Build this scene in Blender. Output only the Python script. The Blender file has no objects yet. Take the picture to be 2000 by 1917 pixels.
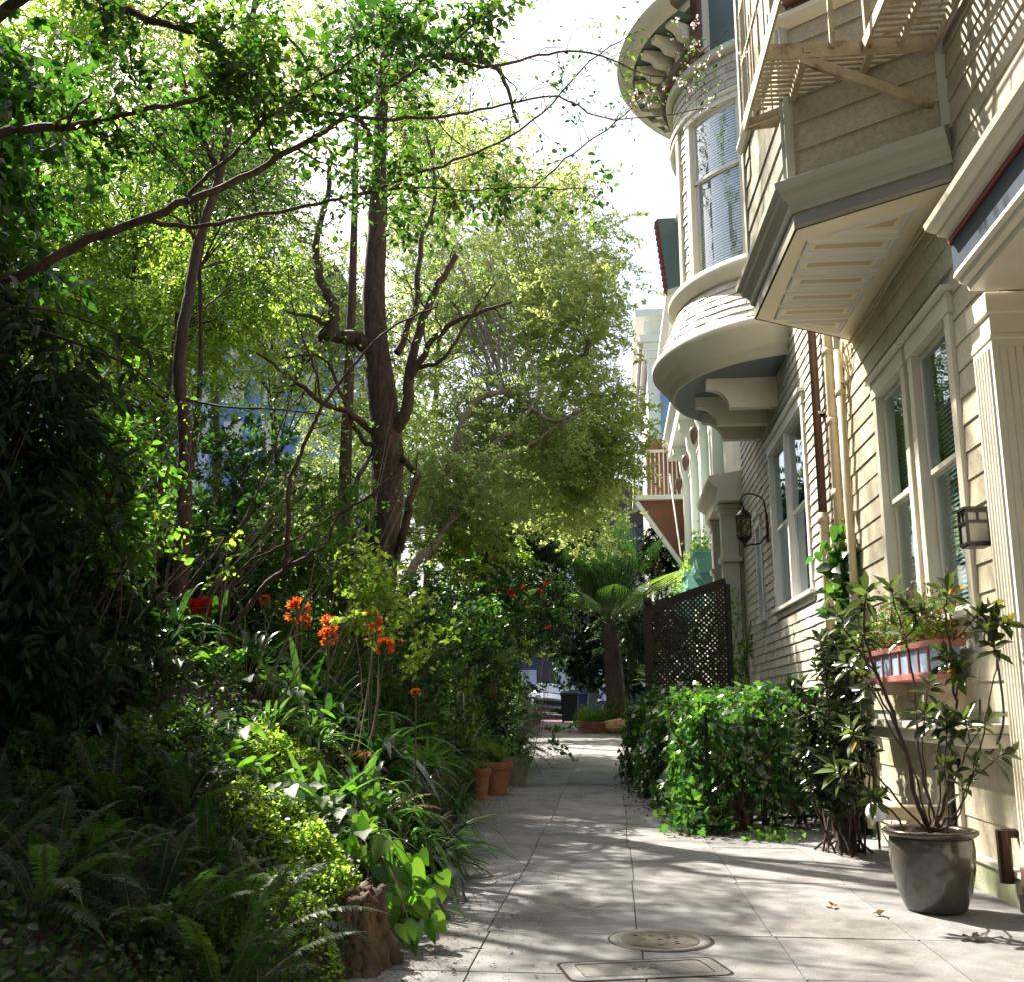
import bpy, math, random
import numpy as np
from mathutils import Vector, Matrix
from math import sin, cos, pi, radians, sqrt, atan2, hypot

# ------------------------------------------------------------------ camera, sky, sun, exposure
C = bpy.context.scene.collection
S = bpy.context.scene
CAMH, PITCH, YAW, FPX = 1.25, radians(11.86), radians(5.5), 2003.0
cd = bpy.data.cameras.new('camera'); cam = bpy.data.objects.new('camera', cd); C.objects.link(cam)
cam.location = (0, 0, CAMH); cam.rotation_euler = (pi/2 + PITCH, 0, YAW)
cd.sensor_width = 36; cd.lens = 36*FPX/2000; cd.clip_end = 2000; cd.clip_start = .05
S.camera = cam
SUN_AZ, SUN_EL = 45.0, 48.0          # degrees left of +Y, above the horizon
w = bpy.data.worlds.new('World'); S.world = w; w.use_nodes = True
nt = w.node_tree; nt.nodes.clear()
sky = nt.nodes.new('ShaderNodeTexSky'); sky.sky_type = 'NISHITA'; sky.sun_disc = False
sky.sun_elevation = radians(SUN_EL); sky.sun_rotation = radians(-SUN_AZ)
sky.dust_density = 5.0; sky.air_density = 1.0
bg = nt.nodes.new('ShaderNodeBackground'); bg.inputs[1].default_value = .08
wo = nt.nodes.new('ShaderNodeOutputWorld')
nt.links.new(sky.outputs[0], bg.inputs[0]); nt.links.new(bg.outputs[0], wo.inputs[0])
sl = bpy.data.lights.new('sun', 'SUN'); sl.energy = 5.0; sl.angle = radians(.6); sl.color = (1, .92, .80)
sun = bpy.data.objects.new('sun', sl); C.objects.link(sun)
sd = Vector((-sin(radians(SUN_AZ))*cos(radians(SUN_EL)), cos(radians(SUN_AZ))*cos(radians(SUN_EL)), sin(radians(SUN_EL))))
sun.rotation_euler = sd.to_track_quat('Z', 'Y').to_euler(); sun.location = (-20, 20, 25)
S.view_settings.view_transform = 'Standard'; S.view_settings.look = 'None'
S.view_settings.exposure = 1.75; S.view_settings.gamma = 1

# ------------------------------------------------------------------ measuring: a photo point at a known distance
def ray(u, v):
    a = (u-1000)/FPX; b = -(v-958.5)/FPX
    fy = cos(PITCH)-b*sin(PITCH); fz = sin(PITCH)+b*cos(PITCH)
    return a*cos(YAW)-fy*sin(YAW), a*sin(YAW)+fy*cos(YAW), fz
def PY(u, v, d):
    x, y, z = ray(u, v); t = d/y; return Vector((x*t, d, CAMH+z*t))
def PX(u, v, d):
    x, y, z = ray(u, v); t = d/x; return Vector((d, y*t, CAMH+z*t))
def PZ(u, v, d):
    x, y, z = ray(u, v); t = (d-CAMH)/z; return Vector((x*t, y*t, d))

# ------------------------------------------------------------------ materials
MATS = {}
def nodes(name):
    m = bpy.data.materials.new(name); m.use_nodes = True
    n = m.node_tree; n.nodes.clear(); o = n.nodes.new('ShaderNodeOutputMaterial'); return m, n, o
def N(n, t, **k):
    q = n.nodes.new(t)
    for a, b in k.items(): setattr(q, a, b)
    return q
def ramp(n, cols):
    r = n.nodes.new('ShaderNodeValToRGB'); e = r.color_ramp.elements
    while len(e) < len(cols): e.new(.5)
    for i, (p, c) in enumerate(cols): e[i].position = p; e[i].color = (*c, 1)
    return r
def sc(c, k): return tuple(min(1, x*k) for x in c)
def paint(name, col, rough=.55, var=.14, scale=3.0, bump=.15, dirt=None, bscale=60, metal=0, spec=.4):
    m, n, o = nodes(name); L = n.links
    tc = N(n, 'ShaderNodeTexCoord'); nz = N(n, 'ShaderNodeTexNoise'); nz.inputs['Scale'].default_value = scale
    nz.inputs['Detail'].default_value = 6; nz.inputs['Roughness'].default_value = .62
    L.new(tc.outputs['Object'], nz.inputs['Vector'])
    cols = [(.3, sc(col, 1-var)), (.7, sc(col, 1+var*.5))]
    if dirt: cols = [(.28, dirt), (.42, sc(col, 1-var)), (.7, sc(col, 1+var*.5))]
    r = ramp(n, cols); L.new(nz.outputs[0], r.inputs[0])
    p = N(n, 'ShaderNodeBsdfPrincipled'); L.new(r.outputs[0], p.inputs['Base Color'])
    p.inputs['Roughness'].default_value = rough; p.inputs['Metallic'].default_value = metal
    p.inputs['Specular IOR Level'].default_value = spec
    if bump:
        n2 = N(n, 'ShaderNodeTexNoise'); n2.inputs['Scale'].default_value = bscale; n2.inputs['Detail'].default_value = 4
        L.new(tc.outputs['Object'], n2.inputs['Vector'])
        b = N(n, 'ShaderNodeBump'); b.inputs['Strength'].default_value = bump; b.inputs['Distance'].default_value = .02
        L.new(n2.outputs[0], b.inputs['Height']); L.new(b.outputs[0], p.inputs['Normal'])
    L.new(p.outputs[0], o.inputs[0]); MATS[name] = m; return m
def varpaint(name, cols, rough=.7, bump=.3, scale=25, stain=None, stain_dark=.5):
    """one tone per piece (attribute 'v') plus fine grain"""
    m, n, o = nodes(name); L = n.links
    at = N(n, 'ShaderNodeAttribute', attribute_name='v'); r = ramp(n, cols); L.new(at.outputs['Fac'], r.inputs[0])
    tc = N(n, 'ShaderNodeTexCoord'); nz = N(n, 'ShaderNodeTexNoise'); nz.inputs['Scale'].default_value = scale; nz.inputs['Detail'].default_value = 8
    L.new(tc.outputs['Object'], nz.inputs['Vector'])
    mr = N(n, 'ShaderNodeMapRange'); mr.inputs[1].default_value = .3; mr.inputs[2].default_value = .7; mr.inputs[3].default_value = .84; mr.inputs[4].default_value = 1.1
    L.new(nz.outputs[0], mr.inputs[0])
    mx = N(n, 'ShaderNodeVectorMath', operation='SCALE'); L.new(r.outputs[0], mx.inputs[0]); L.new(mr.outputs[0], mx.inputs['Scale'])
    if stain:
        n3 = N(n, 'ShaderNodeTexNoise'); n3.inputs['Scale'].default_value = stain; n3.inputs['Detail'].default_value = 9; n3.inputs['Roughness'].default_value = .68; n3.inputs['Distortion'].default_value = .6
        L.new(tc.outputs['Object'], n3.inputs['Vector']); sk_ = stain_dark; r3 = ramp(n, [(.33, (sk_, sk_*.95, sk_*.9)), (.43, ((1+sk_)/2+.05, (1+sk_)/2+.03, (1+sk_)/2)), (.56, (1, 1, 1)), (.70, (1.0, .98, .95))]); L.new(n3.outputs[0], r3.inputs[0])
        n4 = N(n, 'ShaderNodeTexNoise'); n4.inputs['Scale'].default_value = 140; n4.inputs['Detail'].default_value = 3; L.new(tc.outputs['Object'], n4.inputs['Vector'])
        r4 = ramp(n, [(.36, (.55, .53, .5)), (.44, (1, 1, 1)), (.66, (1, 1, 1)), (.72, (1.0, 1.0, 1.0))]); L.new(n4.outputs[0], r4.inputs[0])
        m1 = N(n, 'ShaderNodeVectorMath', operation='MULTIPLY'); L.new(mx.outputs[0], m1.inputs[0]); L.new(r3.outputs[0], m1.inputs[1])
        mx = N(n, 'ShaderNodeVectorMath', operation='MULTIPLY'); L.new(m1.outputs[0], mx.inputs[0]); L.new(r4.outputs[0], mx.inputs[1])
    p = N(n, 'ShaderNodeBsdfPrincipled'); L.new(mx.outputs[0], p.inputs['Base Color']); p.inputs['Roughness'].default_value = rough
    b = N(n, 'ShaderNodeBump'); b.inputs['Strength'].default_value = bump; b.inputs['Distance'].default_value = .01
    L.new(nz.outputs[0], b.inputs['Height']); L.new(b.outputs[0], p.inputs['Normal'])
    L.new(p.outputs[0], o.inputs[0]); MATS[name] = m; return m
def leafmat(name, cols, trans, rough=.38, tf=.45, spec=.5):
    """cols: ramp of reflected colours over attribute v; trans: light coming through"""
    m, n, o = nodes(name); L = n.links
    at = N(n, 'ShaderNodeAttribute', attribute_name='v')
    r = ramp(n, cols); L.new(at.outputs['Fac'], r.inputs[0])
    r2 = ramp(n, trans); L.new(at.outputs['Fac'], r2.inputs[0])
    p = N(n, 'ShaderNodeBsdfPrincipled'); L.new(r.outputs[0], p.inputs['Base Color'])
    p.inputs['Roughness'].default_value = rough; p.inputs['Specular IOR Level'].default_value = spec
    t = N(n, 'ShaderNodeBsdfTranslucent'); L.new(r2.outputs[0], t.inputs[0])
    mx = N(n, 'ShaderNodeMixShader'); mx.inputs[0].default_value = tf
    L.new(p.outputs[0], mx.inputs[1]); L.new(t.outputs[0], mx.inputs[2]); L.new(mx.outputs[0], o.inputs[0])
    MATS[name] = m; return m
def bark(name, a, b, scale=14):
    m, n, o = nodes(name); L = n.links
    tc = N(n, 'ShaderNodeTexCoord'); mp = N(n, 'ShaderNodeMapping'); mp.inputs['Scale'].default_value = (1, 1, .22)
    nz = N(n, 'ShaderNodeTexNoise'); nz.inputs['Scale'].default_value = scale; nz.inputs['Detail'].default_value = 9; nz.inputs['Roughness'].default_value = .7
    L.new(tc.outputs['Object'], mp.inputs[0]); L.new(mp.outputs[0], nz.inputs['Vector'])
    r = ramp(n, [(.35, a), (.65, b)]); L.new(nz.outputs[0], r.inputs[0])
    p = N(n, 'ShaderNodeBsdfPrincipled'); L.new(r.outputs[0], p.inputs['Base Color']); p.inputs['Roughness'].default_value = .8
    bp = N(n, 'ShaderNodeBump'); bp.inputs['Strength'].default_value = .9; bp.inputs['Distance'].default_value = .03
    L.new(nz.outputs[0], bp.inputs['Height']); L.new(bp.outputs[0], p.inputs['Normal']); L.new(p.outputs[0], o.inputs[0])
    MATS[name] = m; return m
def glass(name, tint=(.6, .7, .72), fac=.45):
    m, n, o = nodes(name); L = n.links
    t = N(n, 'ShaderNodeBsdfTransparent'); t.inputs[0].default_value = (*tint, 1)
    g = N(n, 'ShaderNodeBsdfGlossy'); g.inputs['Roughness'].default_value = .015; g.inputs[0].default_value = (.9, .95, .95, 1)
    f0 = N(n, 'ShaderNodeLayerWeight'); f0.inputs[0].default_value = .5; f = N(n, 'ShaderNodeMath', operation='POWER'); f.inputs[1].default_value = 3.5; L.new(f0.outputs['Facing'], f.inputs[0])
    ad = N(n, 'ShaderNodeMath', operation='MULTIPLY_ADD'); ad.inputs[1].default_value = .75; ad.inputs[2].default_value = fac*.3; ad.use_clamp = True
    tc = N(n, 'ShaderNodeTexCoord'); nz = N(n, 'ShaderNodeTexNoise'); nz.inputs['Scale'].default_value = 2.2
    L.new(tc.outputs['Object'], nz.inputs['Vector'])
    b = N(n, 'ShaderNodeBump'); b.inputs['Strength'].default_value = .12; b.inputs['Distance'].default_value = .02
    L.new(nz.outputs[0], b.inputs['Height']); L.new(b.outputs[0], g.inputs['Normal'])
    L.new(f.outputs[0], ad.inputs[0]); mx = N(n, 'ShaderNodeMixShader'); L.new(ad.outputs[0], mx.inputs[0])
    L.new(t.outputs[0], mx.inputs[1]); L.new(g.outputs[0], mx.inputs[2]); L.new(mx.outputs[0], o.inputs[0])
    MATS[name] = m; return m

cream = varpaint('cream_clapboard_paint', [(0, (.53, .495, .375)), (.5, (.585, .545, .415)), (1, (.63, .585, .445))], .5, .12, 22, stain=1.1, stain_dark=.72)
taupe = varpaint('shaded_clapboard_paint', [(0, (.34, .305, .23)), (.5, (.385, .345, .26)), (1, (.42, .38, .29))], .5, .12, 22, stain=1.1, stain_dark=.7)  # clapboard colour darkened to stand in for shade on bay and upper wall
cream2 = paint('cream_trim_paint', (.72, .68, .57), .42, .08, 2.5, .05)
soffitp = paint('warm_soffit_paint', (.86, .76, .57), .45, .06, 1.2, .04)
sage = paint('sage_grey_paint', (.42, .44, .38), .5, .08, 2, .05)
white = paint('white_paint', (.78, .77, .72), .45, .06, 2, .05)
navy = paint('navy_paint', (.035, .055, .085), .6, .2, 3, .05, spec=.15)
redp = paint('dark_red_paint', (.22, .03, .025), .45, .2, 5, .05)
brownp = paint('brown_paint', (.16, .09, .07), .5, .2, 5, .1)
teal = paint('dark_teal_paint', (.12, .17, .155), .5, .12, 2, .05)
mint = paint('mint_paint', (.50, .66, .60), .5, .08, 2, .05)
tealbox = paint('aqua_paint', (.20, .46, .44), .5, .15, 4, .1)
greyblue = paint('slate_soffit_paint', (.17, .21, .23), .5, .1, 2, .05)
shingle = varpaint('painted_cedar_shingle', [(0, (.46, .43, .35)), (.5, (.54, .50, .42)), (1, (.62, .58, .49))], .65, .35, 30)
iron = paint('rusted_cream_iron', (.38, .32, .21), .55, .2, 6, .3, dirt=(.16, .08, .04))
blackm = paint('black_metal', (.02, .02, .022), .4, .3, 8, .1, spec=.5)
bronze = paint('bronze_metal', (.06, .035, .025), .4, .3, 12, .2, metal=.6)
pipec = paint('cream_pipe_paint', (.66, .56, .38), .45, .12, 6, .1)
concrete = varpaint('worn_concrete', [(0, (.18, .183, .188)), (.5, (.232, .234, .238)), (1, (.285, .285, .286))], .85, .45, 9, stain=1.2, stain_dark=.42)
soil = paint('dark_soil', (.045, .032, .022), .95, .5, 7, .8, bscale=30)
soil2 = paint('pot_soil', (.03, .02, .015), .95, .4, 20, .8, bscale=60)
brick = varpaint('purple_brick_paving', [(0, (.12, .08, .09)), (1, (.2, .13, .13))], .8, .3, 20)
redbrick = varpaint('red_brick', [(0, (.16, .055, .04)), (1, (.27, .09, .06))], .85, .4, 30)
asphalt = paint('asphalt', (.05, .05, .055), .85, .2, 20, .4)
terracotta = paint('terracotta', (.42, .17, .09), .75, .2, 6, .2, dirt=(.30, .2, .15))
rock = paint('weathered_rock', (.14, .11, .08), .9, .5, 5, .9, bscale=16, dirt=(.03, .028, .02))
boulderm = paint('ochre_boulder_stone', (.42, .26, .12), .85, .3, 4, .8, bscale=20)
stone = paint('pale_stone', (.34, .30, .22), .85, .3, 8, .6, bscale=25)
wood_old = bark('weathered_wood', (.018, .012, .008), (.14, .085, .05), 9)
barkdark = bark('dark_bark', (.022, .014, .01), (.11, .07, .045), 22)
barkred = bark('reddish_bark', (.03, .017, .011), (.105, .062, .042), 26)
barkgrey = bark('grey_twig_bark', (.10, .08, .06), (.30, .25, .19), 18)
twiggreen = bark('green_stem_bark', (.05, .06, .03), (.14, .15, .07), 20)
glazed = paint('glazed_taupe_ceramic', (.09, .086, .07), .14, .35, 7, .02, spec=.7)
glazerim = paint('dark_glaze_rim', (.06, .045, .035), .15, .3, 9, .02, spec=.7)
blindm = paint('white_blind_slat', (.80, .80, .77), .4, .05, 3, 0)
dark_int = paint('dark_interior', (.03, .035, .04), .8, .2, 2, 0)
pane = glass('window_glass', (.75, .84, .86), .3)
pane_dark = glass('window_glass_dark', (.4, .47, .5), .42)
frosted = paint('milky_lantern_glass', (.42, .41, .33), .3, .08, 3, 0)
castiron = paint('cast_iron', (.10, .085, .06), .6, .4, 25, .6, dirt=(.035, .03, .025), bscale=90)
coverm = paint('utility_cover_metal', (.17, .165, .155), .5, .2, 12, .2)
galv = paint('galvanised_metal', (.42, .42, .40), .35, .15, 10, .1, metal=.6)
whitecap = paint('white_enamel', (.78, .80, .80), .3, .05, 5, .02)
carp = paint('silver_car_paint', (.38, .44, .52), .2, .04, 2, 0, metal=.5)
tyre = paint('tyre_rubber', (.015, .015, .015), .8, .2, 10, .1)
binm = paint('black_bin_plastic', (.012, .015, .02), .4, .2, 8, .05)
binb = paint('blue_bin_plastic', (.02, .05, .16), .4, .2, 8, .05)
pinkp = paint('faded_pink_paint', (.55, .22, .2), .5, .2, 8, .1)
bluetile = paint('pale_blue_paint', (.45, .60, .80), .35, .15, 8, .05)
bluewall = paint('blue_house_paint', (.20, .33, .62), .6, .06, 1, .05)
darkwood = paint('dark_stained_wood', (.045, .032, .026), .6, .3, 10, .2)
hosem = paint('hose_rubber', (.05, .09, .05), .5, .2, 10, .1)

G = lambda a, b, c: [(0, a), (.5, b), (1, c)]
lf_lime = leafmat('lime_leaf', G((.05, .11, .015), (.09, .17, .02), (.16, .22, .03)), G((.24, .48, .03), (.42, .66, .06), (.62, .78, .12)), .4, .6)
lf_mid = leafmat('mid_green_leaf', G((.025, .07, .015), (.045, .105, .02), (.075, .14, .03)), G((.10, .30, .02), (.18, .42, .03), (.28, .5, .05)), .46, .48, .35)
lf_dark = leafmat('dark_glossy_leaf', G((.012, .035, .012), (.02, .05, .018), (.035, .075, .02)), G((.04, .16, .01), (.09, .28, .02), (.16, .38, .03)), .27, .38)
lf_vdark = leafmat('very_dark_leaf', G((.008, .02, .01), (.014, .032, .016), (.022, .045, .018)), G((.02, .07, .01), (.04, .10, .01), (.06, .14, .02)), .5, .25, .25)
lf_olive = leafmat('olive_fine_leaf', G((.09, .13, .04), (.14, .18, .06), (.22, .24, .09)), G((.36, .54, .12), (.54, .72, .20), (.76, .84, .36)), .42, .62)
lf_yel = leafmat('yellow_green_leaf', G((.11, .15, .04), (.17, .21, .06), (.26, .25, .08)), G((.48, .64, .14), (.66, .80, .24), (.86, .84, .36)), .45, .64)
lf_ivy = leafmat('ivy_leaf', G((.015, .055, .02), (.03, .085, .025), (.07, .14, .03)), G((.05, .22, .02), (.12, .34, .03), (.28, .5, .05)), .2, .34, .9)
lf_rhodo = leafmat('rhododendron_leaf', [(0, (.025, .035, .018)), (.5, (.04, .058, .025)), (.85, (.06, .085, .03)), (1, (.13, .11, .03))], [(0, (.06, .09, .02)), (.5, (.12, .18, .03)), (.85, (.22, .36, .05)), (1, (.6, .42, .05))], .24, .28, .7)
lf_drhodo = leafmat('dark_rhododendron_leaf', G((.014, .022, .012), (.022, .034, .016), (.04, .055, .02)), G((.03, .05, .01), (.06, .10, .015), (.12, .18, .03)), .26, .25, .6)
lf_dfern = leafmat('shade_darkened_fern_leaf', G((.010, .028, .010), (.018, .042, .012), (.032, .065, .018)), G((.03, .10, .01), (.07, .18, .015), (.14, .27, .03)), .5, .36, .3)  # fern leaf colours darkened to stand in for shade
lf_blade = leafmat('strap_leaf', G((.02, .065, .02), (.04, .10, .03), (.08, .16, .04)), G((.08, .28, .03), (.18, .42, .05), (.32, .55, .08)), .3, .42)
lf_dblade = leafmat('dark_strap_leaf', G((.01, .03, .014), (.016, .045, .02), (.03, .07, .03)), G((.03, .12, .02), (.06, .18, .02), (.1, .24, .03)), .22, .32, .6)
lf_fern = leafmat('fern_leaf', G((.02, .05, .015), (.035, .075, .02), (.06, .12, .03)), G((.07, .2, .02), (.14, .34, .03), (.26, .46, .05)), .45, .42)
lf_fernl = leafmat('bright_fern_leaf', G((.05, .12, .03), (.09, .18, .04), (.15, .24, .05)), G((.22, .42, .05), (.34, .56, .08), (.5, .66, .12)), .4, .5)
lf_over = leafmat('overhanging_leaf', G((.012, .03, .01), (.03, .07, .015), (.07, .13, .03)), G((.01, .05, .005), (.07, .22, .015), (.40, .60, .06)), .42, .36)
lf_heart = leafmat('heart_leaf', G((.04, .11, .015), (.07, .16, .02), (.11, .2, .03)), G((.10, .36, .02), (.22, .52, .03), (.42, .66, .06)), .32, .45)
lf_brown = leafmat('brown_dry_leaf', G((.07, .035, .012), (.13, .065, .02), (.2, .11, .035)), G((.12, .05, .01), (.22, .1, .02), (.32, .17, .03)), .6, .3)
lf_pinkish = leafmat('pale_petal', G((.6, .5, .45), (.7, .64, .6), (.8, .78, .75)), G((.6, .5, .45), (.7, .6, .6), (.8, .7, .7)), .5, .4)
fl_orange = leafmat('orange_petal', G((.55, .10, .02), (.7, .17, .03), (.8, .28, .05)), G((.7, .1, .01), (.85, .2, .02), (.9, .32, .05)), .5, .5)
fl_red = leafmat('red_petal', G((.5, .012, .01), (.65, .025, .015), (.75, .05, .02)), G((.7, .01, .01), (.8, .02, .01), (.85, .06, .02)), .5, .5)
litter = leafmat('leaf_litter_bits', G((.04, .025, .015), (.14, .08, .045), (.42, .36, .30)), G((.05, .03, .01), (.1, .05, .02), (.2, .15, .1)), .8, .15)

# ------------------------------------------------------------------ scene graph helpers
def tag(o, label=None, cat=None, group=None, kind=None):
    if label: o['label'] = label
    if cat: o['category'] = cat
    if group: o['group'] = group
    if kind: o['kind'] = kind
    return o
def thing(name, loc, label, cat, group=None):
    o = bpy.data.objects.new(name, None); o.empty_display_size = .2; C.objects.link(o); o.location = loc
    return tag(o, label, cat, group)
def origin(o):
    v = Vector((0, 0, 0))
    while o is not None: v += Vector(o.location); o = o.parent
    return v
def finish(name, me, mat, parent, loc, smooth):
    o = bpy.data.objects.new(name, me); C.objects.link(o)
    if parent is not None: o.parent = parent
    elif loc is not None: o.location = loc
    for m in (mat if isinstance(mat, (list, tuple)) else [mat]): me.materials.append(m)
    if smooth: me.polygons.foreach_set('use_smooth', np.ones(len(me.polygons), dtype=bool))
    return o
class MB:
    """plain polygon collector (architecture and hard objects)"""
    def __init__(s): s.v = []; s.f = []; s.a = []; s.va = .5
    def add(s, vs, fs):
        k = len(s.v); s.v += [tuple(p) for p in vs]; s.f += [tuple(i+k for i in f) for f in fs]; s.a += [s.va]*len(vs); return s
    def box(s, a, b):
        x0, x1 = sorted((a[0], b[0])); y0, y1 = sorted((a[1], b[1])); z0, z1 = sorted((a[2], b[2]))
        return s.add([(x0,y0,z0),(x1,y0,z0),(x1,y1,z0),(x0,y1,z0),(x0,y0,z1),(x1,y0,z1),(x1,y1,z1),(x0,y1,z1)],
                     [(0,3,2,1),(4,5,6,7),(0,1,5,4),(1,2,6,5),(2,3,7,6),(3,0,4,7)])
    def bar(s, p, q, w, h=None, up=(0,0,1)):
        """rectangular bar between two points"""
        h = h or w; p = Vector(p); q = Vector(q); d = (q-p).normalized(); u = Vector(up)
        if abs(d.dot(u)) > .98: u = Vector((1, 0, 0))
        r = d.cross(u).normalized(); u = r.cross(d).normalized(); r = r*w/2; u = u*h/2
        vs = [p-r-u, p+r-u, p+r+u, p-r+u, q-r-u, q+r-u, q+r+u, q-r+u]
        return s.add(vs, [(0,1,2,3),(7,6,5,4),(0,4,5,1),(1,5,6,2),(2,6,7,3),(3,7,4,0)])
    def tube(s, pts, rad, n=8, cap=True):
        pts = [Vector(p) for p in pts]; k = len(pts)
        if not hasattr(rad, '__len__'): rad = [rad]*k
        vs = []; ref = None
        for i, p in enumerate(pts):
            d = (pts[min(i+1, k-1)]-pts[max(i-1, 0)]).normalized()
            if ref is None:
                ref = Vector((1, 0, 0)) if abs(d.x) < .8 else Vector((0, 1, 0))
            r = (ref-d*ref.dot(d)).normalized(); ref = r; u = d.cross(r)
            for j in range(n):
                t = 2*pi*j/n; vs.append(p+(r*cos(t)+u*sin(t))*rad[i])
        fs = [(i*n+j, i*n+(j+1) % n, (i+1)*n+(j+1) % n, (i+1)*n+j) for i in range(k-1) for j in range(n)]
        if cap: fs += [tuple(range(n))[::-1], tuple((k-1)*n+j for j in range(n))]
        return s.add(vs, fs)
    def lathe(s, c, prof, n=32, a0=0, a1=2*pi):
        full = abs(a1-a0-2*pi) < 1e-6; m = n if full else n+1; vs = []
        for r, z in prof:
            for j in range(m):
                t = a0+(a1-a0)*j/n; vs.append((c[0]+r*cos(t), c[1]+r*sin(t), c[2]+z))
        fs = []
        for i in range(len(prof)-1):
            for j in range(n):
                k = (j+1) % m; fs.append((i*m+j, i*m+k, (i+1)*m+k, (i+1)*m+j))
        return s.add(vs, fs)
    def prism(s, poly, ax, a, b):
        """polygon (2-D) extruded along axis ax from a to b; 2-D coords fill the other axes in order"""
        def mk(p, t):
            q = list(p); q.insert(ax, t); return tuple(q)
        n = len(poly); vs = [mk(p, a) for p in poly]+[mk(p, b) for p in poly]
        fs = [tuple(range(n))[::-1], tuple(range(n, 2*n))]+[(i, (i+1) % n, n+(i+1) % n, n+i) for i in range(n)]
        return s.add(vs, fs)
    def sweep(s, path, prof):
        """profile [(out, z)] swept along a horizontal polyline, mitred; out is to the left of travel"""
        k = len(path); rings = []
        for i in range(k):
            p = Vector(path[i][:2]); a = (p-Vector(path[i-1][:2])).normalized() if i else None
            b = (Vector(path[i+1][:2])-p).normalized() if i < k-1 else None
            na = Vector((-a.y, a.x)) if a else None; nb = Vector((-b.y, b.x)) if b else None
            if na and nb:
                m = (na+nb).normalized(); m /= max(.3, m.dot(na))
            else: m = na or nb
            rings.append([(p.x+m.x*o, p.y+m.y*o, z) for o, z in prof])
        n = len(prof); vs = [v for r in rings for v in r]
        fs = [(i*n+j, i*n+(j+1) % n, (i+1)*n+(j+1) % n, (i+1)*n+j) for i in range(k-1) for j in range(n)]
        fs += [tuple(range(n)), tuple((k-1)*n+j for j in range(n))[::-1]]
        return s.add(vs, fs)
    def build(s, name, mat, parent=None, loc=None, smooth=False, bevel=0):
        o0 = origin(parent) if parent is not None else Vector(loc or (0, 0, 0))
        me = bpy.data.meshes.new(name); me.from_pydata([(v[0]-o0.x, v[1]-o0.y, v[2]-o0.z) for v in s.v], [], s.f)
        at = me.attributes.new('v', 'FLOAT', 'POINT'); at.data.foreach_set('value', s.a)
        me.validate()
        import bmesh
        bm = bmesh.new(); bm.from_mesh(me); bmesh.ops.recalc_face_normals(bm, faces=bm.faces); bm.to_mesh(me); bm.free()
        o = finish(name, me, mat, parent, loc, smooth)
        if bevel:
            b = o.modifiers.new('bevel', 'BEVEL'); b.width = bevel; b.segments = 2; b.limit_method = 'ANGLE'
        if smooth:
            try:
                with bpy.context.temp_override(object=o, active_object=o, selected_objects=[o], selected_editable_objects=[o]):
                    bpy.ops.object.shade_auto_smooth(angle=radians(40))
            except Exception: pass
        return o

# ------------------------------------------------------------------ leaves: many small faces in one mesh, by numpy
SHAPES = {
    'rhomb': ([(0, 0, 0), (.42, .5, .1), (1, 0, -.05), (.42, -.5, .1)], [(0, 1, 2, 3)], 4),
    'oval': ([(0, 0, 0), (.28, .42, .10), (.62, .44, .10), (1, 0, -.08), (.62, -.44, .10), (.28, -.42, .10), ], [(0, 1, 2, 3), (0, 3, 4, 5)], 4),
    'heart': ([(0, 0, 0), (-.13, .20, .03), (-.10, .42, .07), (.10, .55, .11), (.38, .50, .10), (.68, .28, .04), (1.05, 0, -.2), (.68, -.28, .04), (.38, -.50, .10), (.10, -.55, .11), (-.10, -.42, .07), (-.13, -.20, .03)], None, 0),
    'ivy': ([(0, 0, 0), (-.12, .30, .03), (.10, .58, .02), (.34, .30, .06), (.58, .42, .02), (.62, .18, .04), (1, 0, -.10), (.62, -.18, .04), (.58, -.42, .02), (.34, -.30, .06), (.10, -.58, .02), (-.12, -.30, .03)], None, 0),
}
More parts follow.
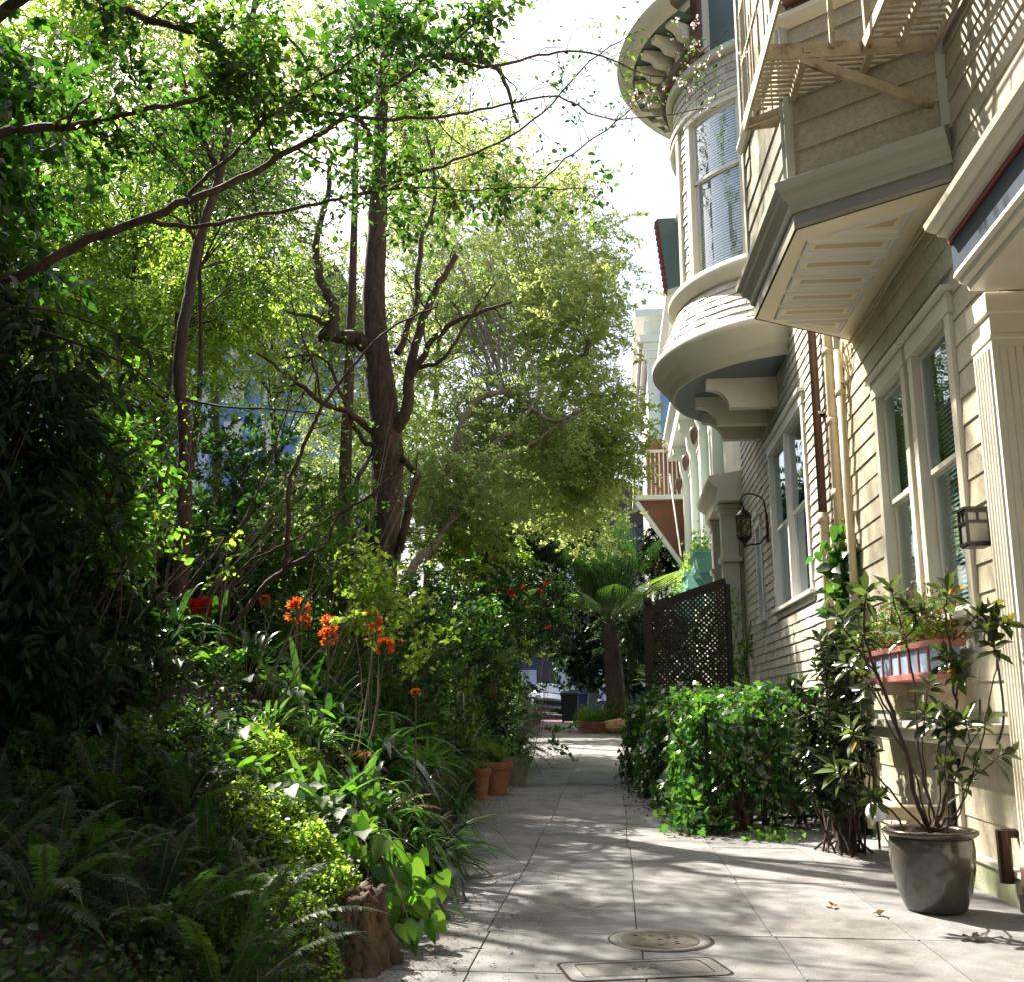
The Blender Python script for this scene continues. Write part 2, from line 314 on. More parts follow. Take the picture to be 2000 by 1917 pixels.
class LB:
    """leaf collector"""
    def __init__(s, seed=1): s.V = []; s.F4 = []; s.A = []; s.n = 0; s.r = np.random.default_rng(seed)
    def leaves(s, P, D, Nn, L, W, shape='rhomb', v=None):
        P = np.asarray(P, float).reshape(-1, 3); k = len(P)
        if k == 0: return s
        D = np.broadcast_to(np.asarray(D, float), (k, 3)).copy(); Nn = np.broadcast_to(np.asarray(Nn, float), (k, 3)).copy()
        D /= np.linalg.norm(D, axis=1)[:, None]+1e-9
        B = np.cross(Nn, D); B /= np.linalg.norm(B, axis=1)[:, None]+1e-9
        Nn = np.cross(D, B)
        L = np.broadcast_to(np.asarray(L, float), (k,)); W = np.broadcast_to(np.asarray(W, float), (k,))
        loc = np.array(SHAPES[shape][0])
        V = P[:, None, :]+D[:, None, :]*(loc[None, :, 0:1]*L[:, None, None])+B[:, None, :]*(loc[None, :, 1:2]*W[:, None, None])+Nn[:, None, :]*(loc[None, :, 2:3]*L[:, None, None])
        m = len(loc)
        if v is None: v = np.clip(s.r.normal(.45, .24, k), 0, 1)
        v = np.broadcast_to(np.asarray(v, float), (k,))
        if SHAPES[shape][1]: fs = SHAPES[shape][1]
        else:
            h = m//2  # halves about the midrib, cut in quads
            if m == 8: fs = [(0, 1, 2, 3), (0, 3, 4, 5), (0, 5, 6, 7)]
            else: fs = [(0, 1, 2, 3), (0, 3, 4, 5), (0, 5, 6, 7), (0, 7, 8, 9), (0, 9, 10, 11)]
        base = s.n+np.arange(k)[:, None]*m
        for f in fs: s.F4.append(base+np.array(f)[None, :])
        s.V.append(V.reshape(-1, 3)); s.A.append(np.repeat(v, m)); s.n += k*m
        return s
    def strip(s, pts, wid, side, v=.5):
        """ribbon along pts with half-widths wid and side vectors"""
        pts = np.asarray(pts, float); wid = np.asarray(wid, float)[:, None]; side = np.asarray(side, float)
        if side.ndim == 1: side = np.broadcast_to(side, pts.shape)
        up = np.array([0, 0, 1.0])
        V = np.concatenate([pts-side*wid+up*wid*.35, pts, pts+side*wid+up*wid*.35], 1).reshape(-1, 3); k = len(pts)
        i = s.n+np.arange(k-1)[:, None]*3
        s.F4.append(i+np.array([[0, 1, 4, 3]])); s.F4.append(i+np.array([[1, 2, 5, 4]]))
        s.V.append(V); s.A.append(np.full(k*3, v)); s.n += k*3
        return s
    def build(s, name, mat, parent=None, loc=None):
        o0 = origin(parent) if parent is not None else Vector(loc or (0, 0, 0))
        V = np.concatenate(s.V)-np.array(o0)[None, :]; F = np.concatenate(s.F4).astype(np.int32); A = np.concatenate(s.A)
        me = bpy.data.meshes.new(name); nf = len(F)
        me.vertices.add(len(V)); me.vertices.foreach_set('co', V.astype(np.float32).ravel())
        me.loops.add(nf*4); me.loops.foreach_set('vertex_index', F.ravel())
        me.polygons.add(nf); me.polygons.foreach_set('loop_start', np.arange(nf, dtype=np.int32)*4)
        me.update(calc_edges=True)
        at = me.attributes.new('v', 'FLOAT', 'POINT'); at.data.foreach_set('value', A.astype(np.float32))
        return finish(name, me, mat, parent, loc, False)
def rdir(r, k, up=0.0, spread=1.0):
    d = r.normal(0, 1, (k, 3))*spread; d[:, 2] += up; return d/(np.linalg.norm(d, axis=1)[:, None]+1e-9)

# ------------------------------------------------------------------ branching wood
class WB:
    """wood collector: tapered tubes; numpy rings"""
    def __init__(s): s.V = []; s.F = []; s.n = 0
    def tube(s, pts, rad, n=6):
        pts = np.asarray(pts, float); rad = np.asarray(rad, float); k = len(pts)
        d = np.gradient(pts, axis=0); d /= np.linalg.norm(d, axis=1)[:, None]+1e-9
        ref = np.array([1., 0, 0]) if abs(d[0, 0]) < .8 else np.array([0, 1., 0])
        R = ref-d*(d@ref)[:, None]; R /= np.linalg.norm(R, axis=1)[:, None]+1e-9; U = np.cross(d, R)
        t = np.arange(n)*2*pi/n
        V = pts[:, None, :]+(R[:, None, :]*np.cos(t)[None, :, None]+U[:, None, :]*np.sin(t)[None, :, None])*rad[:, None, None]
        a = np.arange(k-1)[:, None]*n; j = np.arange(n)[None, :]; jn = (j+1) % n
        F = np.stack([a+j, a+jn, a+n+jn, a+n+j], -1).reshape(-1, 4)+s.n
        s.V.append(V.reshape(-1, 3)); s.F.append(F); s.n += k*n; return s
    def build(s, name, mat, parent=None, loc=None):
        o0 = origin(parent) if parent is not None else Vector(loc or (0, 0, 0))
        V = np.concatenate(s.V)-np.array(o0)[None, :]; F = np.concatenate(s.F).astype(np.int32); nf = len(F)
        me = bpy.data.meshes.new(name)
        me.vertices.add(len(V)); me.vertices.foreach_set('co', V.astype(np.float32).ravel())
        me.loops.add(nf*4); me.loops.foreach_set('vertex_index', F.ravel())
        me.polygons.add(nf); me.polygons.foreach_set('loop_start', np.arange(nf, dtype=np.int32)*4)
        me.update(calc_edges=True); return finish(name, me, mat, parent, loc, True)
def smoothpath(pts, k=4):
    """Catmull-Rom through points"""
    P = np.asarray([tuple(p) for p in pts], float); P = np.vstack([2*P[0]-P[1], P, 2*P[-1]-P[-2]]); out = []
    for i in range(1, len(P)-2):
        a, b, c, d = P[i-1:i+3]
        for t in np.arange(k)/k:
            out.append(.5*((2*b)+(-a+c)*t+(2*a-5*b+4*c-d)*t*t+(-a+3*b-3*c+d)*t**3))
    out.append(P[-2]); return np.array(out)
def limb(wb, pts, r0, r1, n=8, k=4, jit=0, rng=None, pw=1.0):
    p = smoothpath(pts, k)
    if jit: p[1:-1] += rng.normal(0, jit, p[1:-1].shape)
    t = np.linspace(0, 1, len(p)); rad = r0+(r1-r0)*t**pw
    wb.tube(p, rad, n); return p, rad
def grow(wb, tw, rng, p, d, L, r, lev, kids=(5, 5), wander=.22, up=.06, spread=.9, shrink=.55, seg=6, nmin=3):
    """recursive branch; tw collects leaf-bearing twig points (pos, dir)"""
    p = np.array(p, float); d = np.array(d, float); d /= np.linalg.norm(d)
    pts = [p.copy()]; ds = [d.copy()]
    for i in range(seg):
        d = d+rng.normal(0, wander, 3)+np.array([0, 0, up]); d /= np.linalg.norm(d)
        p = p+d*L/seg; pts.append(p.copy()); ds.append(d.copy())
    rad = np.linspace(r, r*.35, seg+1); wb.tube(pts, rad, max(nmin, 6-2*(2-lev) if lev > 0 else nmin))
    if lev <= 0:
        for q, e in zip(pts[1:], ds[1:]): tw.append((q, e))
        return
    nk = kids[min(lev, len(kids)-1)]
    for j in range(nk):
        t = .2+.8*(j+rng.random())/nk; i = min(seg, int(t*seg)); f = rng.normal(0, 1, 3); dd = ds[i]
        f -= dd*f.dot(dd); f /= np.linalg.norm(f)+1e-9
        nd = dd*(1-.5*spread)+f*spread
        grow(wb, tw, rng, pts[i], nd, L*shrink*(1-.35*t)*rng.uniform(.7, 1.2), max(.0015, rad[i]*.55), lev-1, kids, wander, up, spread, shrink, max(3, seg-1), nmin)
    for q, e in list(zip(pts, ds))[-2:]: tw.append((q, e))
def dress(lb, tw, rng, per, L, W, shape='rhomb', scatter=.04, droop=0.0, flat=.6, v=None, keep=1.0):
    """leaves on twig points"""
    if not tw: return
    P = np.array([t[0] for t in tw]); D = np.array([t[1] for t in tw])
    P = np.repeat(P, per, 0); D = np.repeat(D, per, 0); k = len(P)
    if keep < 1:
        m = rng.random(k) < keep; P = P[m]; D = D[m]; k = len(P)
    P = P+rng.normal(0, scatter, (k, 3)); D = D*.8+rng.normal(0, .75, (k, 3)); D[:, 2] -= droop
    Nn = rng.normal(0, 1-flat*.5, (k, 3)); Nn[:, 2] += flat*1.6
    s = rng.uniform(.45, 1.45, k)
    if v is None: v = np.clip(.42+.26*np.sin(P[:, 0]*4.1+P[:, 2]*3.3)*np.cos(P[:, 1]*3.7+P[:, 2])+rng.normal(0, .17, k), 0, 1)
    lb.leaves(P, D, Nn, L*s, W*s*rng.uniform(.75, 1.2, k), shape, v)

# ------------------------------------------------------------------ the lie of the land
EX = [(-20, -1.5), (2, -1.28), (5.6, -1.23), (7.5, -1.42), (9.5, -1.62), (13.5, -1.86), (22, -2.25), (33, -2.7), (45, -3.1), (60, -3.1)]
def edge(y):
    for (a, xa), (b, xb) in zip(EX, EX[1:]):
        if y <= b: return xa+(xb-xa)*(max(y, a)-a)/(b-a)
    return EX[-1][1]
def GZ(y): return .02*max(0, y-12) if y < 46 else .68-.0*(y-46)
def land(x, y):
    d = edge(y)-x
    if 45.9 < y < 60 and x > -13.9: return -.15
    if d <= 0: return GZ(y)-.03
    kf = min(1, max(0, (y-4.6)/3.6)); kf = .5+.5*kf*kf*(3-2*kf)
    z = GZ(y)+(.45*min(1, d/.12)+.65*min(d, 1.5)+.32*min(max(0, d-1.5), 1.7))*kf
    if d > 3.2: z += .62*min(d-3.2, 9)
    if d > 12.2: z += .18*(d-12.2)
    z += (.07*sin(x*2.3+y*1.1)+.05*sin(x*.9-y*2.7)+.04*sin(x*5+y*3.3))*min(1, d/.6)
    return z
def PL(u, v, dep=None):
    """point of the land seen at a photo position"""
    x, y, z = ray(u, v); t = 2.0
    while t < 70:
        if CAMH+z*t <= land(x*t, y*t): break
        t += .03
    return Vector((x*t, y*t, land(x*t, y*t)))
def on(u, dep, off=0.0):
    """ground point at photo column u, distance dep"""
    x = PY(u, 1378, dep).x; return Vector((x, dep, land(x, dep)+off))

def build_land():
    xs = np.concatenate([np.linspace(-140, -16, 20), np.linspace(-15.5, -5, 36), np.linspace(-4.9, -1.0, 66), np.linspace(-.8, 12, 14), [40, 120]])
    ys = np.concatenate([np.linspace(-60, -3, 12), np.linspace(-2.5, 26, 150), np.linspace(27, 60, 34), [90, 160, 320]])
    V = []; F = []
    for y in ys:
        for x in xs: V.append((x, y, land(x, y)-(0 if x < -.9 or y < 100 else 0)))
    n = len(xs)
    for j in range(len(ys)-1):
        for i in range(n-1): F.append((j*n+i, j*n+i+1, (j+1)*n+i+1, (j+1)*n+i))
    m = MB(); m.add(V, F); o = m.build('ground', soil, smooth=True); tag(o, kind='structure')
build_land()
rnd = random.Random(5)
def slabs():
    xl = [-3.2, -2.35, -1.5, -.72, .12, .86, 1.62, 2.53]
    m = MB(); mj = MB(); y = -3.0
    while y < 33:
        L = rnd.choice([.88, .92, .96, 1.8 if y > 16 else .9]); y1 = min(33, y+L)
        for a, b in zip(xl, xl[1:]):
            if b < edge(y)-.3: continue
            off = rnd.uniform(-.006, .006); sk = .012*sin(y*1.7)
            m.va = min(1, max(0, rnd.gauss(.5, .22))); g = .0035
            a2 = a; b2 = b
            z0, z1 = GZ(y), GZ(y1)
            h = rnd.uniform(0, .004)
            mj.add([(a2, y, z0+.004), (b2, y, z0+.004), (b2, y1, z1+.004), (a2, y1, z1+.004)], [(0, 1, 2, 3)])
            top = [(a2+g+sk, y+g+off, z0+.012+h), (b2-g+sk if b < 2.5 else b2, y+g-off, z0+.012+h), (b2-g+sk if b < 2.5 else b2, y1-g-off, z1+.012+h), (a2+g+sk, y1-g+off, z1+.012+h)]
            bot = [(p[0], p[1], p[2]-.04) for p in top]
            m.add(top+bot, [(0, 1, 2, 3), (0, 4, 5, 1), (1, 5, 6, 2), (2, 6, 7, 3), (3, 7, 4, 0)])
        y = y1
    tag(m.build('path', concrete, bevel=.003), kind='structure'); tag(mj.build('path_bedding', paint('mossy_joint_soil', (.13, .12, .10), .95, .4, 2, .5, dirt=(.06, .085, .03)), None), kind='structure')
    m = MB(); y = 33.0
    while y < 46:
        for i in range(28):
            x = -3.2+i*.3+(.15 if int((y-33)/.15) % 2 else 0); m.va = rnd.random()
            m.add([(x, y+.005, GZ(y)+.012), (x+.285, y+.005, GZ(y)+.012), (x+.285, y+.142, GZ(y)+.014), (x, y+.142, GZ(y)+.014)], [(0, 1, 2, 3)])
        y += .15
    tag(m.build('brick_pavement', brick), kind='structure')
    m = MB(); m.add([(-14, 46.1, 1.62), (12, 46.1, -.0), (12, 58, -.0), (-14, 58, 1.62)], [(0, 1, 2, 3)])
    tag(m.build('street', asphalt), kind='structure')
slabs()

# ------------------------------------------------------------------ near house: cream clapboard
W = 2.56
rnd0 = random.Random(17)
def clap(m, x, y0, y1, z0, z1, pitch=.2, holes=(), out=.017, thick=.0):
    """bevel siding on the plane X = x facing -X, with openings (ya, yb, za, zb)"""
    z = z0
    while z < z1-.01:
        zt = min(z1, z+pitch); cuts = [(y0, y1)]
        for ya, yb, za, zb in holes:
            if za < zt-.02 and zb > z+.02:
                nc = []
                for a, b in cuts:
                    if yb <= a or ya >= b: nc.append((a, b)); continue
                    if a < ya: nc.append((a, ya))
                    if yb < b: nc.append((yb, b))
                cuts = nc
        nc = []
        for a, b in cuts:
            c_ = a+rnd0.uniform(.6, 2.6)
            while c_ < b-.3: nc.append((a, c_-.002)); a = c_+.002; c_ += rnd0.uniform(1.4, 3.4)
            nc.append((a, b))
        for a, b in nc:
            m.va = rnd0.random(); o_ = out*rnd0.uniform(.85, 1.2); e_ = rnd0.uniform(-.003, .003)
            m.add([(x-o_, a, z+e_), (x-o_, b, z-e_), (x-.004, b, zt), (x-.004, a, zt), (x+.03, a, z+e_), (x+.03, b, z-e_)],
                  [(0, 1, 2, 3), (0, 4, 5, 1), (0, 3, 4), (1, 5, 2)])
        z = zt
class Frame:
    """local frame on a wall: s along the wall, n outward, z up"""
    def __init__(s, o, d): s.o = Vector((o[0], o[1])); s.d = Vector(d).normalized(); s.n = Vector((-s.d.y, s.d.x))
    def p(s, a, n, z): q = s.o+s.d*a+s.n*n; return (q.x, q.y, z)
    def box(s, m, a0, a1, n0, n1, z0, z1):
        m.add([s.p(a0, n0, z0), s.p(a1, n0, z0), s.p(a1, n1, z0), s.p(a0, n1, z0), s.p(a0, n0, z1), s.p(a1, n0, z1), s.p(a1, n1, z1), s.p(a0, n1, z1)],
              [(0,3,2,1),(4,5,6,7),(0,1,5,4),(1,2,6,5),(2,3,7,6),(3,0,4,7)])
WF = Frame((W, 0), (0, 1))      # the common facade line; n > 0 points over the path (-X)
def sash_window(parent, fr, a0, a1, z0, z1, rail, trim, cas=.11, blind=True, label=None, lights=1, depth=.09, head=.16, sillout=.09, pm=None):
    """casing with recessed double-hung sashes; a0..a1, z0..z1 is the glazed opening"""
    m = MB(); c = cas
    fr.box(m, a0-c, a0, -.10, .045, z0-.02, z1+.0); fr.box(m, a1, a1+c, -.10, .045, z0-.02, z1+.0)
    fr.box(m, a0-c-.015, a1+c+.015, -.10, .055, z1, z1+head)
    fr.box(m, a0-c-.05, a1+c+.05, -.05, .10, z1+head, z1+head+.045)
    win = m.build('window', trim, parent, bevel=.006)
    if label: win['label'] = label
    m = MB(); fr.box(m, a0-c-.06, a1+c+.06, -.10, sillout, z0-.075, z0-.022); fr.box(m, a0-c, a1+c, -.06, .035, z0-.16, z0-.078)
    m.build('sill', trim, win, bevel=.006)
    w_ = (a1-a0)/lights
    for i in range(lights):
        b0, b1 = a0+w_*i, a0+w_*(i+1)
        if i: 
            m = MB(); fr.box(m, b0-.05, b0+.05, -.09, .04, z0, z1); m.build('mullion', trim, win, bevel=.005)
            b0 += .05
        if i < lights-1: b1 -= .05
        m = MB(); t = .045
        for (za, zb, n0) in ((rail, z1, -.055), (z0, rail+.03, -.085)):
            fr.box(m, b0+.002, b0+t, n0, n0+.035, za+.001, zb-.001); fr.box(m, b1-t, b1-.002, n0, n0+.035, za+.001, zb-.001)
            fr.box(m, b0+t, b1-t, n0, n0+.034, za, za+t); fr.box(m, b0+t, b1-t, n0, n0+.034, zb-t, zb)
        m.build('sash', trim, win, bevel=.004)
        m = MB(); fr.box(m, b0+t*.8, b1-t*.8, -.044, -.038, rail+t*.8, z1-t*.8); fr.box(m, b0+t*.8, b1-t*.8, -.074, -.068, z0+t*.8, rail)
        m.build('pane', pm or pane, win)
        if blind:
            m = MB(); z = z0+.05
            while z < z1-.06:
                p = [fr.p(b0+.03, -.136, z-.006), fr.p(b1-.03, -.136, z-.006), fr.p(b1-.03, -.150, z+.022), fr.p(b0+.03, -.150, z+.022)]
                m.add(p, [(0, 1, 2, 3)]); z += .038
            fr.box(m, b0+.02, b1-.02, -.165, -.115, z1-.055, z1-.01)
            m.build('blind', blindm, win)
    m = MB(); fr.box(m, a0-c, a1+c, -.32, -.30, z0-.02, z1+.02); m.build('room_lining', dark_int, win)
    return win

house = thing('clapboard_house', (W, 9, 0), 'cream clapboard house with panelled bay overhead, nearest on the right behind the potted shrub', 'house')
wins = [(7.52, 8.38, 1.95, 4.09, 3.06), (8.72, 9.56, 1.95, 4.09, 3.06)]
m = MB()
holes = [(a-.11, b+.11, c-.16, d+.2) for a, b, c, d, e in wins]
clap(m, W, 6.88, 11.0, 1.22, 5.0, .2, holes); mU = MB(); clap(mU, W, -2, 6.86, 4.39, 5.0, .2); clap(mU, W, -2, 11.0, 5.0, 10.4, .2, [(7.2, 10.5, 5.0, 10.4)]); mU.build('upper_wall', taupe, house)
clap(m, W, 6.88, 11.0, .24, .98, .24, [(8.15, 8.62, .3, .86)], .012)
wall = m.build('wall', cream, house)
m = MB()   # solid body behind the siding, with the window openings left free
def slab_holes(m, x0, x1, y0, y1, z0, z1, holes):
    ys = sorted({y0, y1, *[h[0] for h in holes], *[h[1] for h in holes]})
    for a, b in zip(ys, ys[1:]):
        hs = sorted([(h[2], h[3]) for h in holes if h[0] <= a+1e-6 and h[1] >= b-1e-6]); z = z0
        for c, d in hs:
            if c > z: m.box((x0, a, z), (x1, b, c))
            z = max(z, d)
        if z < z1: m.box((x0, a, z), (x1, b, z1))
slab_holes(m, W+.006, W+.12, 6.86, 11.0, 0, 5.02, [(a-.02, b+.02, c-.04, d+.02) for a, b, c, d, e in wins]+[(8.185, 8.585, .335, .815)])
slab_holes(m, W+.006, W+.12, -2, 11.0, 5.024, 10.4, []); m.box((W+.006, -2, 4.386), (W+.12, 6.855, 5.0235))
m.box((W+.5, 6.7, 0), (8, 11.0, 10.3)); m.box((W+.124, -2, 4.4), (8, 6.6, 10.3)); m.box((W+.124, 10.9, 0), (W+.5, 10.99, 10.3)); m.box((W+.124, 6.62, 4.4), (W+.5, 10.99, 4.5))
m.box((W+1.2, -2, 0), (8, 6.6, 4.38)); m.box((W+.02, -2, 10.41), (8.1, 11.05, 10.6))
m.build('core_wall', sage, house)
m = MB(); m.box((W-.05, 6.9, 0), (W+.005, 11.0, .2)); m.build('plinth', paint('mossy_plinth', (.52, .54, .36), .8, .25, 4, .4, dirt=(.30, .38, .14)), house, bevel=.008)
m = MB(); m.sweep([(W-.02, 6.9), (W-.02, 10.98)], [(0, .205), (.05, .205), (.045, .235), (0, .245)]); m.build('water_table', cream2, house)
m = MB(); m.box((W-.26, 7.05, 1.08), (W-.0, 10.2, 1.14)); m.box((W-.20, 7.08, .985), (W-.0, 10.15, 1.078)); m.build('ledge', cream2, house, bevel=.01)
m = MB(); m.box((W-.05, 10.86, .21), (W-.024, 11.0, 5.0)); m.build('corner_board', cream2, house, bevel=.005)
for i, (a, b, c, d, e) in enumerate(wins):
    sash_window(house, WF, a, b, c, d, e, cream2, cas=.11)
m = MB()     # basement light
WF.box(m, 8.12, 8.2, 0, .04, .28, .88); WF.box(m, 8.57, 8.65, 0, .04, .28, .88); WF.box(m, 8.12, 8.65, 0, .045, .8, .882); WF.box(m, 8.12, 8.65, 0, .05, .27, .35)
bw = m.build('basement_window', cream2, house, bevel=.004)
m = MB(); WF.box(m, 8.19, 8.58, -.04, -.03, .34, .81); m.build('pane', pane_dark, bw)
# upper bay
D_, C_, A_, B_ = (2.56, 7.13), (1.53, 7.83), (1.47, 9.78), (2.56, 10.5)
bayp = [B_, A_, C_, D_]      # travelling this way, left of travel... outward is right, so go D->C->A->B reversed sign
path = [D_, C_, A_, B_]
bay = MB()
bay.add([(*p, 5.45) for p in path]+[(*p, 10.3) for p in path], [(0, 1, 5, 4), (1, 2, 6, 5), (2, 3, 7, 6), (4, 5, 6, 7), (3, 2, 1, 0)])
bayo = bay.build('bay', cream, house)
m = MB()
def facet_siding(m, p, q, z0, z1, pitch, a0=0, a1=None, holes=()):
    fr = Frame(p, (q[0]-p[0], q[1]-p[1])); L = hypot(q[0]-p[0], q[1]-p[1]); z = z0
    while z < z1-.01:
        zt = min(z1, z+pitch); segs = [(a0, a1 or L)]
        for ha, hb, hc, hd in holes:
            if hc < zt-.02 and hd > z+.02:
                segs = [s_ for a, b in segs for s_ in ((a, min(b, ha)), (max(a, hb), b)) if s_[1]-s_[0] > .01]
        for a, b in segs:
            m.va = rnd0.random(); m.add([fr.p(a, .024, z), fr.p(b, .024, z), fr.p(b, .006, zt), fr.p(a, .006, zt), fr.p(a, -.0, z), fr.p(b, -.0, z)], [(0, 1, 2, 3), (0, 4, 5, 1), (0, 3, 4), (1, 5, 2)])
        z = zt
    return fr
FN = Frame(D_, (C_[0]-D_[0], C_[1]-D_[1])); LN = hypot(C_[0]-D_[0], C_[1]-D_[1])
FFr = Frame(C_, (A_[0]-C_[0], A_[1]-C_[1])); LF = hypot(A_[0]-C_[0], A_[1]-C_[1])
FB = Frame(A_, (B_[0]-A_[0], B_[1]-A_[1])); LB_ = hypot(B_[0]-A_[0], B_[1]-A_[1])
if FN.n.y > 0:      # make n point outward
    pass
facet_siding(m, D_, C_, 5.42, 10.3, .24, holes=[(.16, 1.12, 7.0, 9.6)])
facet_siding(m, C_, A_, 5.42, 10.3, .24, holes=[(.25, 1.7, 6.55, 9.6)])
facet_siding(m, A_, B_, 5.42, 10.3, .24)
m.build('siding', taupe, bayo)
m = MB()
greyband = paint('grey_band_paint', (.25, .25, .22), .55, .08, 2, .05); mb_ = MB(); mb_.sweep(path, [(-.02, 5.0), (.0, 5.0), (.0, 5.14), (-.02, 5.14)]); mb_.build('fascia', greyband, bayo)
prof = [(-.02, 5.141), (.02, 5.142), (.03, 5.16), (.035, 5.20), (.06, 5.23), (.10, 5.26), (.115, 5.30), (.15, 5.32), (.155, 5.37), (.13, 5.385), (.0, 5.43), (-.02, 5.43)]
m.sweep(path, prof); m.build('cornice', paint('dull_cream_paint', (.40, .40, .34), .5, .08, 2, .05), bayo)
m = MB(); m.sweep(path, [(.02, 6.78), (.05, 6.8), (.085, 6.86), (.085, 6.9), (.03, 6.95), (.02, 6.95)]); m.build('sill_band', cream2, bayo)
m = MB()
for fr, L in ((FN, LN), (FFr, LF)):
    for a in (0, L): fr.box(m, a-.05, a+.05, .0, .04, 5.44, 10.3)
m.build('corner_trim', sage, bayo)
sash_window(bayo if False else house, FN, .24, 1.04, 7.06, 9.45, 8.2, brownp, cas=.1, label='brown cased upper bay window with open blind slats')
sash_window(house, FFr, .35, 1.6, 6.95, 9.45, 8.2, sage, cas=.1, label='upper bay window facing the trees')
# soffit with recessed panels
m = MB(); inn = [(p[0], p[1]) for p in path]
m.add([(*p, 5.0) for p in inn]+[(*p, 5.04) for p in inn], [(0, 1, 2, 3), (7, 6, 5, 4), (0, 4, 5, 1), (1, 5, 6, 2), (2, 6, 7, 3)])
sof = m.build('soffit', soffitp, bayo)
def inset_panel(m, mp, poly, w=.055, z=5.0):
    """raised moulding frame round a polygon on the soffit underside"""
    c = Vector((sum(p[0] for p in poly)/len(poly), sum(p[1] for p in poly)/len(poly))); n = len(poly)
    def inset(k):
        out = []
        for i in range(n):
            a = Vector(poly[i-1]); b = Vector(poly[i]); d = Vector(poly[(i+1) % n])
            e1 = (b-a).normalized(); e2 = (d-b).normalized(); n1 = Vector((-e1.y, e1.x)); n2 = Vector((-e2.y, e2.x))
            if n1.dot(c-b) < 0: n1 = -n1
            if n2.dot(c-b) < 0: n2 = -n2
            q = (n1+n2).normalized(); q = b+q*k/max(.35, q.dot(n1)); out.append(q)
        return out
    rings = [(0, -.0), (.006, -.018), (w*.35, -.024), (w*.45, -.012), (w*.75, -.014), (w, -.004), (w, -.001)]
    vs = []
    for k, dz in rings: vs += [(q.x, q.y, z+dz) for q in inset(k)]
    fs = [(r*n+i, r*n+(i+1) % n, (r+1)*n+(i+1) % n, (r+1)*n+i) for r in range(len(rings)-1) for i in range(n)]
    m.add(vs, fs); q = inset(w+.045); q2 = inset(w+.075)
    mp.add([(a.x, a.y, z-.001) for a in q]+[(a.x, a.y, z-.010) for a in q2], [(i, (i+1) % n, n+(i+1) % n, n+i) for i in range(n)]+[tuple(range(n, 2*n))])
m = MB(); mp = MB(); xa, xb = 1.66, 2.40; ny = 5; y0_, y1_ = 7.98, 9.82; st = (y1_-y0_)/ny
for i in range(ny): inset_panel(m, mp, [(xa, y0_+i*st+.04), (xb, y0_+i*st+.04), (xb, y0_+(i+1)*st-.04), (xa, y0_+(i+1)*st-.04)])
inset_panel(m, mp, [(xb, 7.94), (1.80, 7.94), (xb, 7.50)]); inset_panel(m, mp, [(1.80, 9.88), (xb, 9.88), (xb, 10.24)])
m.build('panel_moulding', white, bayo); mp.build('panel', paint('soffit_panel_paint', (.60, .50, .35), .5, .06, 2, .04), bayo)
# entrance cornice and pilaster
m = MB(); m.prism([(2.62, 4.24), (2.25, 4.24), (2.235, 4.262), (2.19, 4.268), (2.18, 4.29), (2.14, 4.296), (2.11, 4.315), (2.10, 4.35), (2.62, 4.385)], 1, -2, 6.50)
m2 = m.build('entrance_cornice', cream2, house)
m = MB(); m.prism([(2.245, 4.205), (2.245, 4.239), (2.6, 4.239), (2.6, 4.205)], 1, -2, 6.49); m.build('red_fillet', redp, m2)
m = MB(); m.box((2.26, -2, 4.0), (2.6, 6.48, 4.204)); m.build('frieze', navy, m2)
m = MB(); m.prism([(2.26, 3.999), (2.25, 3.96), (2.28, 3.95), (2.29, 3.92), (2.33, 3.91), (2.34, 3.87), (2.75, 3.87), (2.75, 3.999)], 1, -2, 6.47); m.build('architrave', cream2, m2)
m = MB(); m.box((2.75, -2, 3.88), (3.76, 6.6, 3.92)); m.build('porch_ceiling', soffitp, house)
m = MB(); m.box((2.46, 6.50, .14), (2.80, 6.84, 3.72))
pil = m.build('pilaster', cream2, house)
m = MB()
for i in range(6):
    a = 6.54+i*.048; m.prism([(2.46, a), (2.448, a+.006), (2.448, a+.022), (2.46, a+.028)], 2, .45, 3.5)
for i in range(6):
    a = 2.50+i*.048; m.prism([(a, 6.50), (a+.006, 6.488), (a+.022, 6.488), (a+.028, 6.50)], 2, .45, 3.5)
m.build('fluting', cream2, pil)
m = MB(); m.box((2.43, 6.47, 0.03), (2.83, 6.87, .139)); m.box((2.445, 6.485, .14), (2.82, 6.855, .30)); m.build('pilaster_base', brownp, pil, bevel=.012)
m = MB(); m.box((2.45, 6.49, 3.55), (2.81, 6.85, 3.59)); m.box((2.44, 6.48, 3.72), (2.82, 6.86, 3.869)); m.build('pilaster_capital', cream2, pil, bevel=.01)
m = MB(); m.box((3.72, 2, 0), (3.755, 6.6, 3.8)); m.box((3.0, -2, .0), (3.72, 6.6, .16)); m.build('porch_wall', cream, house)

m = MB(); m.box((3.66, 4.4, .16), (3.715, 5.4, 2.5))
for yy in (4.5, 4.94):
    for zz in ((.4, 1.2), (1.35, 2.35)): m.box((3.645, yy, zz[0]), (3.659, yy+.36, zz[1]))
dr_ = m.build('door', darkwood, house, bevel=.006)
m = MB(); m.tube([(3.62, 4.52, 1.25), (3.658, 4.52, 1.25)], .03, 12); m.build('handle', bronze, dr_, smooth=True)
m = MB(); m.box((3.65, 4.25, .16), (3.718, 4.395, 2.6)); m.box((3.65, 5.405, .16), (3.718, 5.55, 2.6)); m.box((3.645, 4.2, 2.601), (3.718, 5.6, 2.78)); m.build('door_casing', cream2, dr_, bevel=.006)

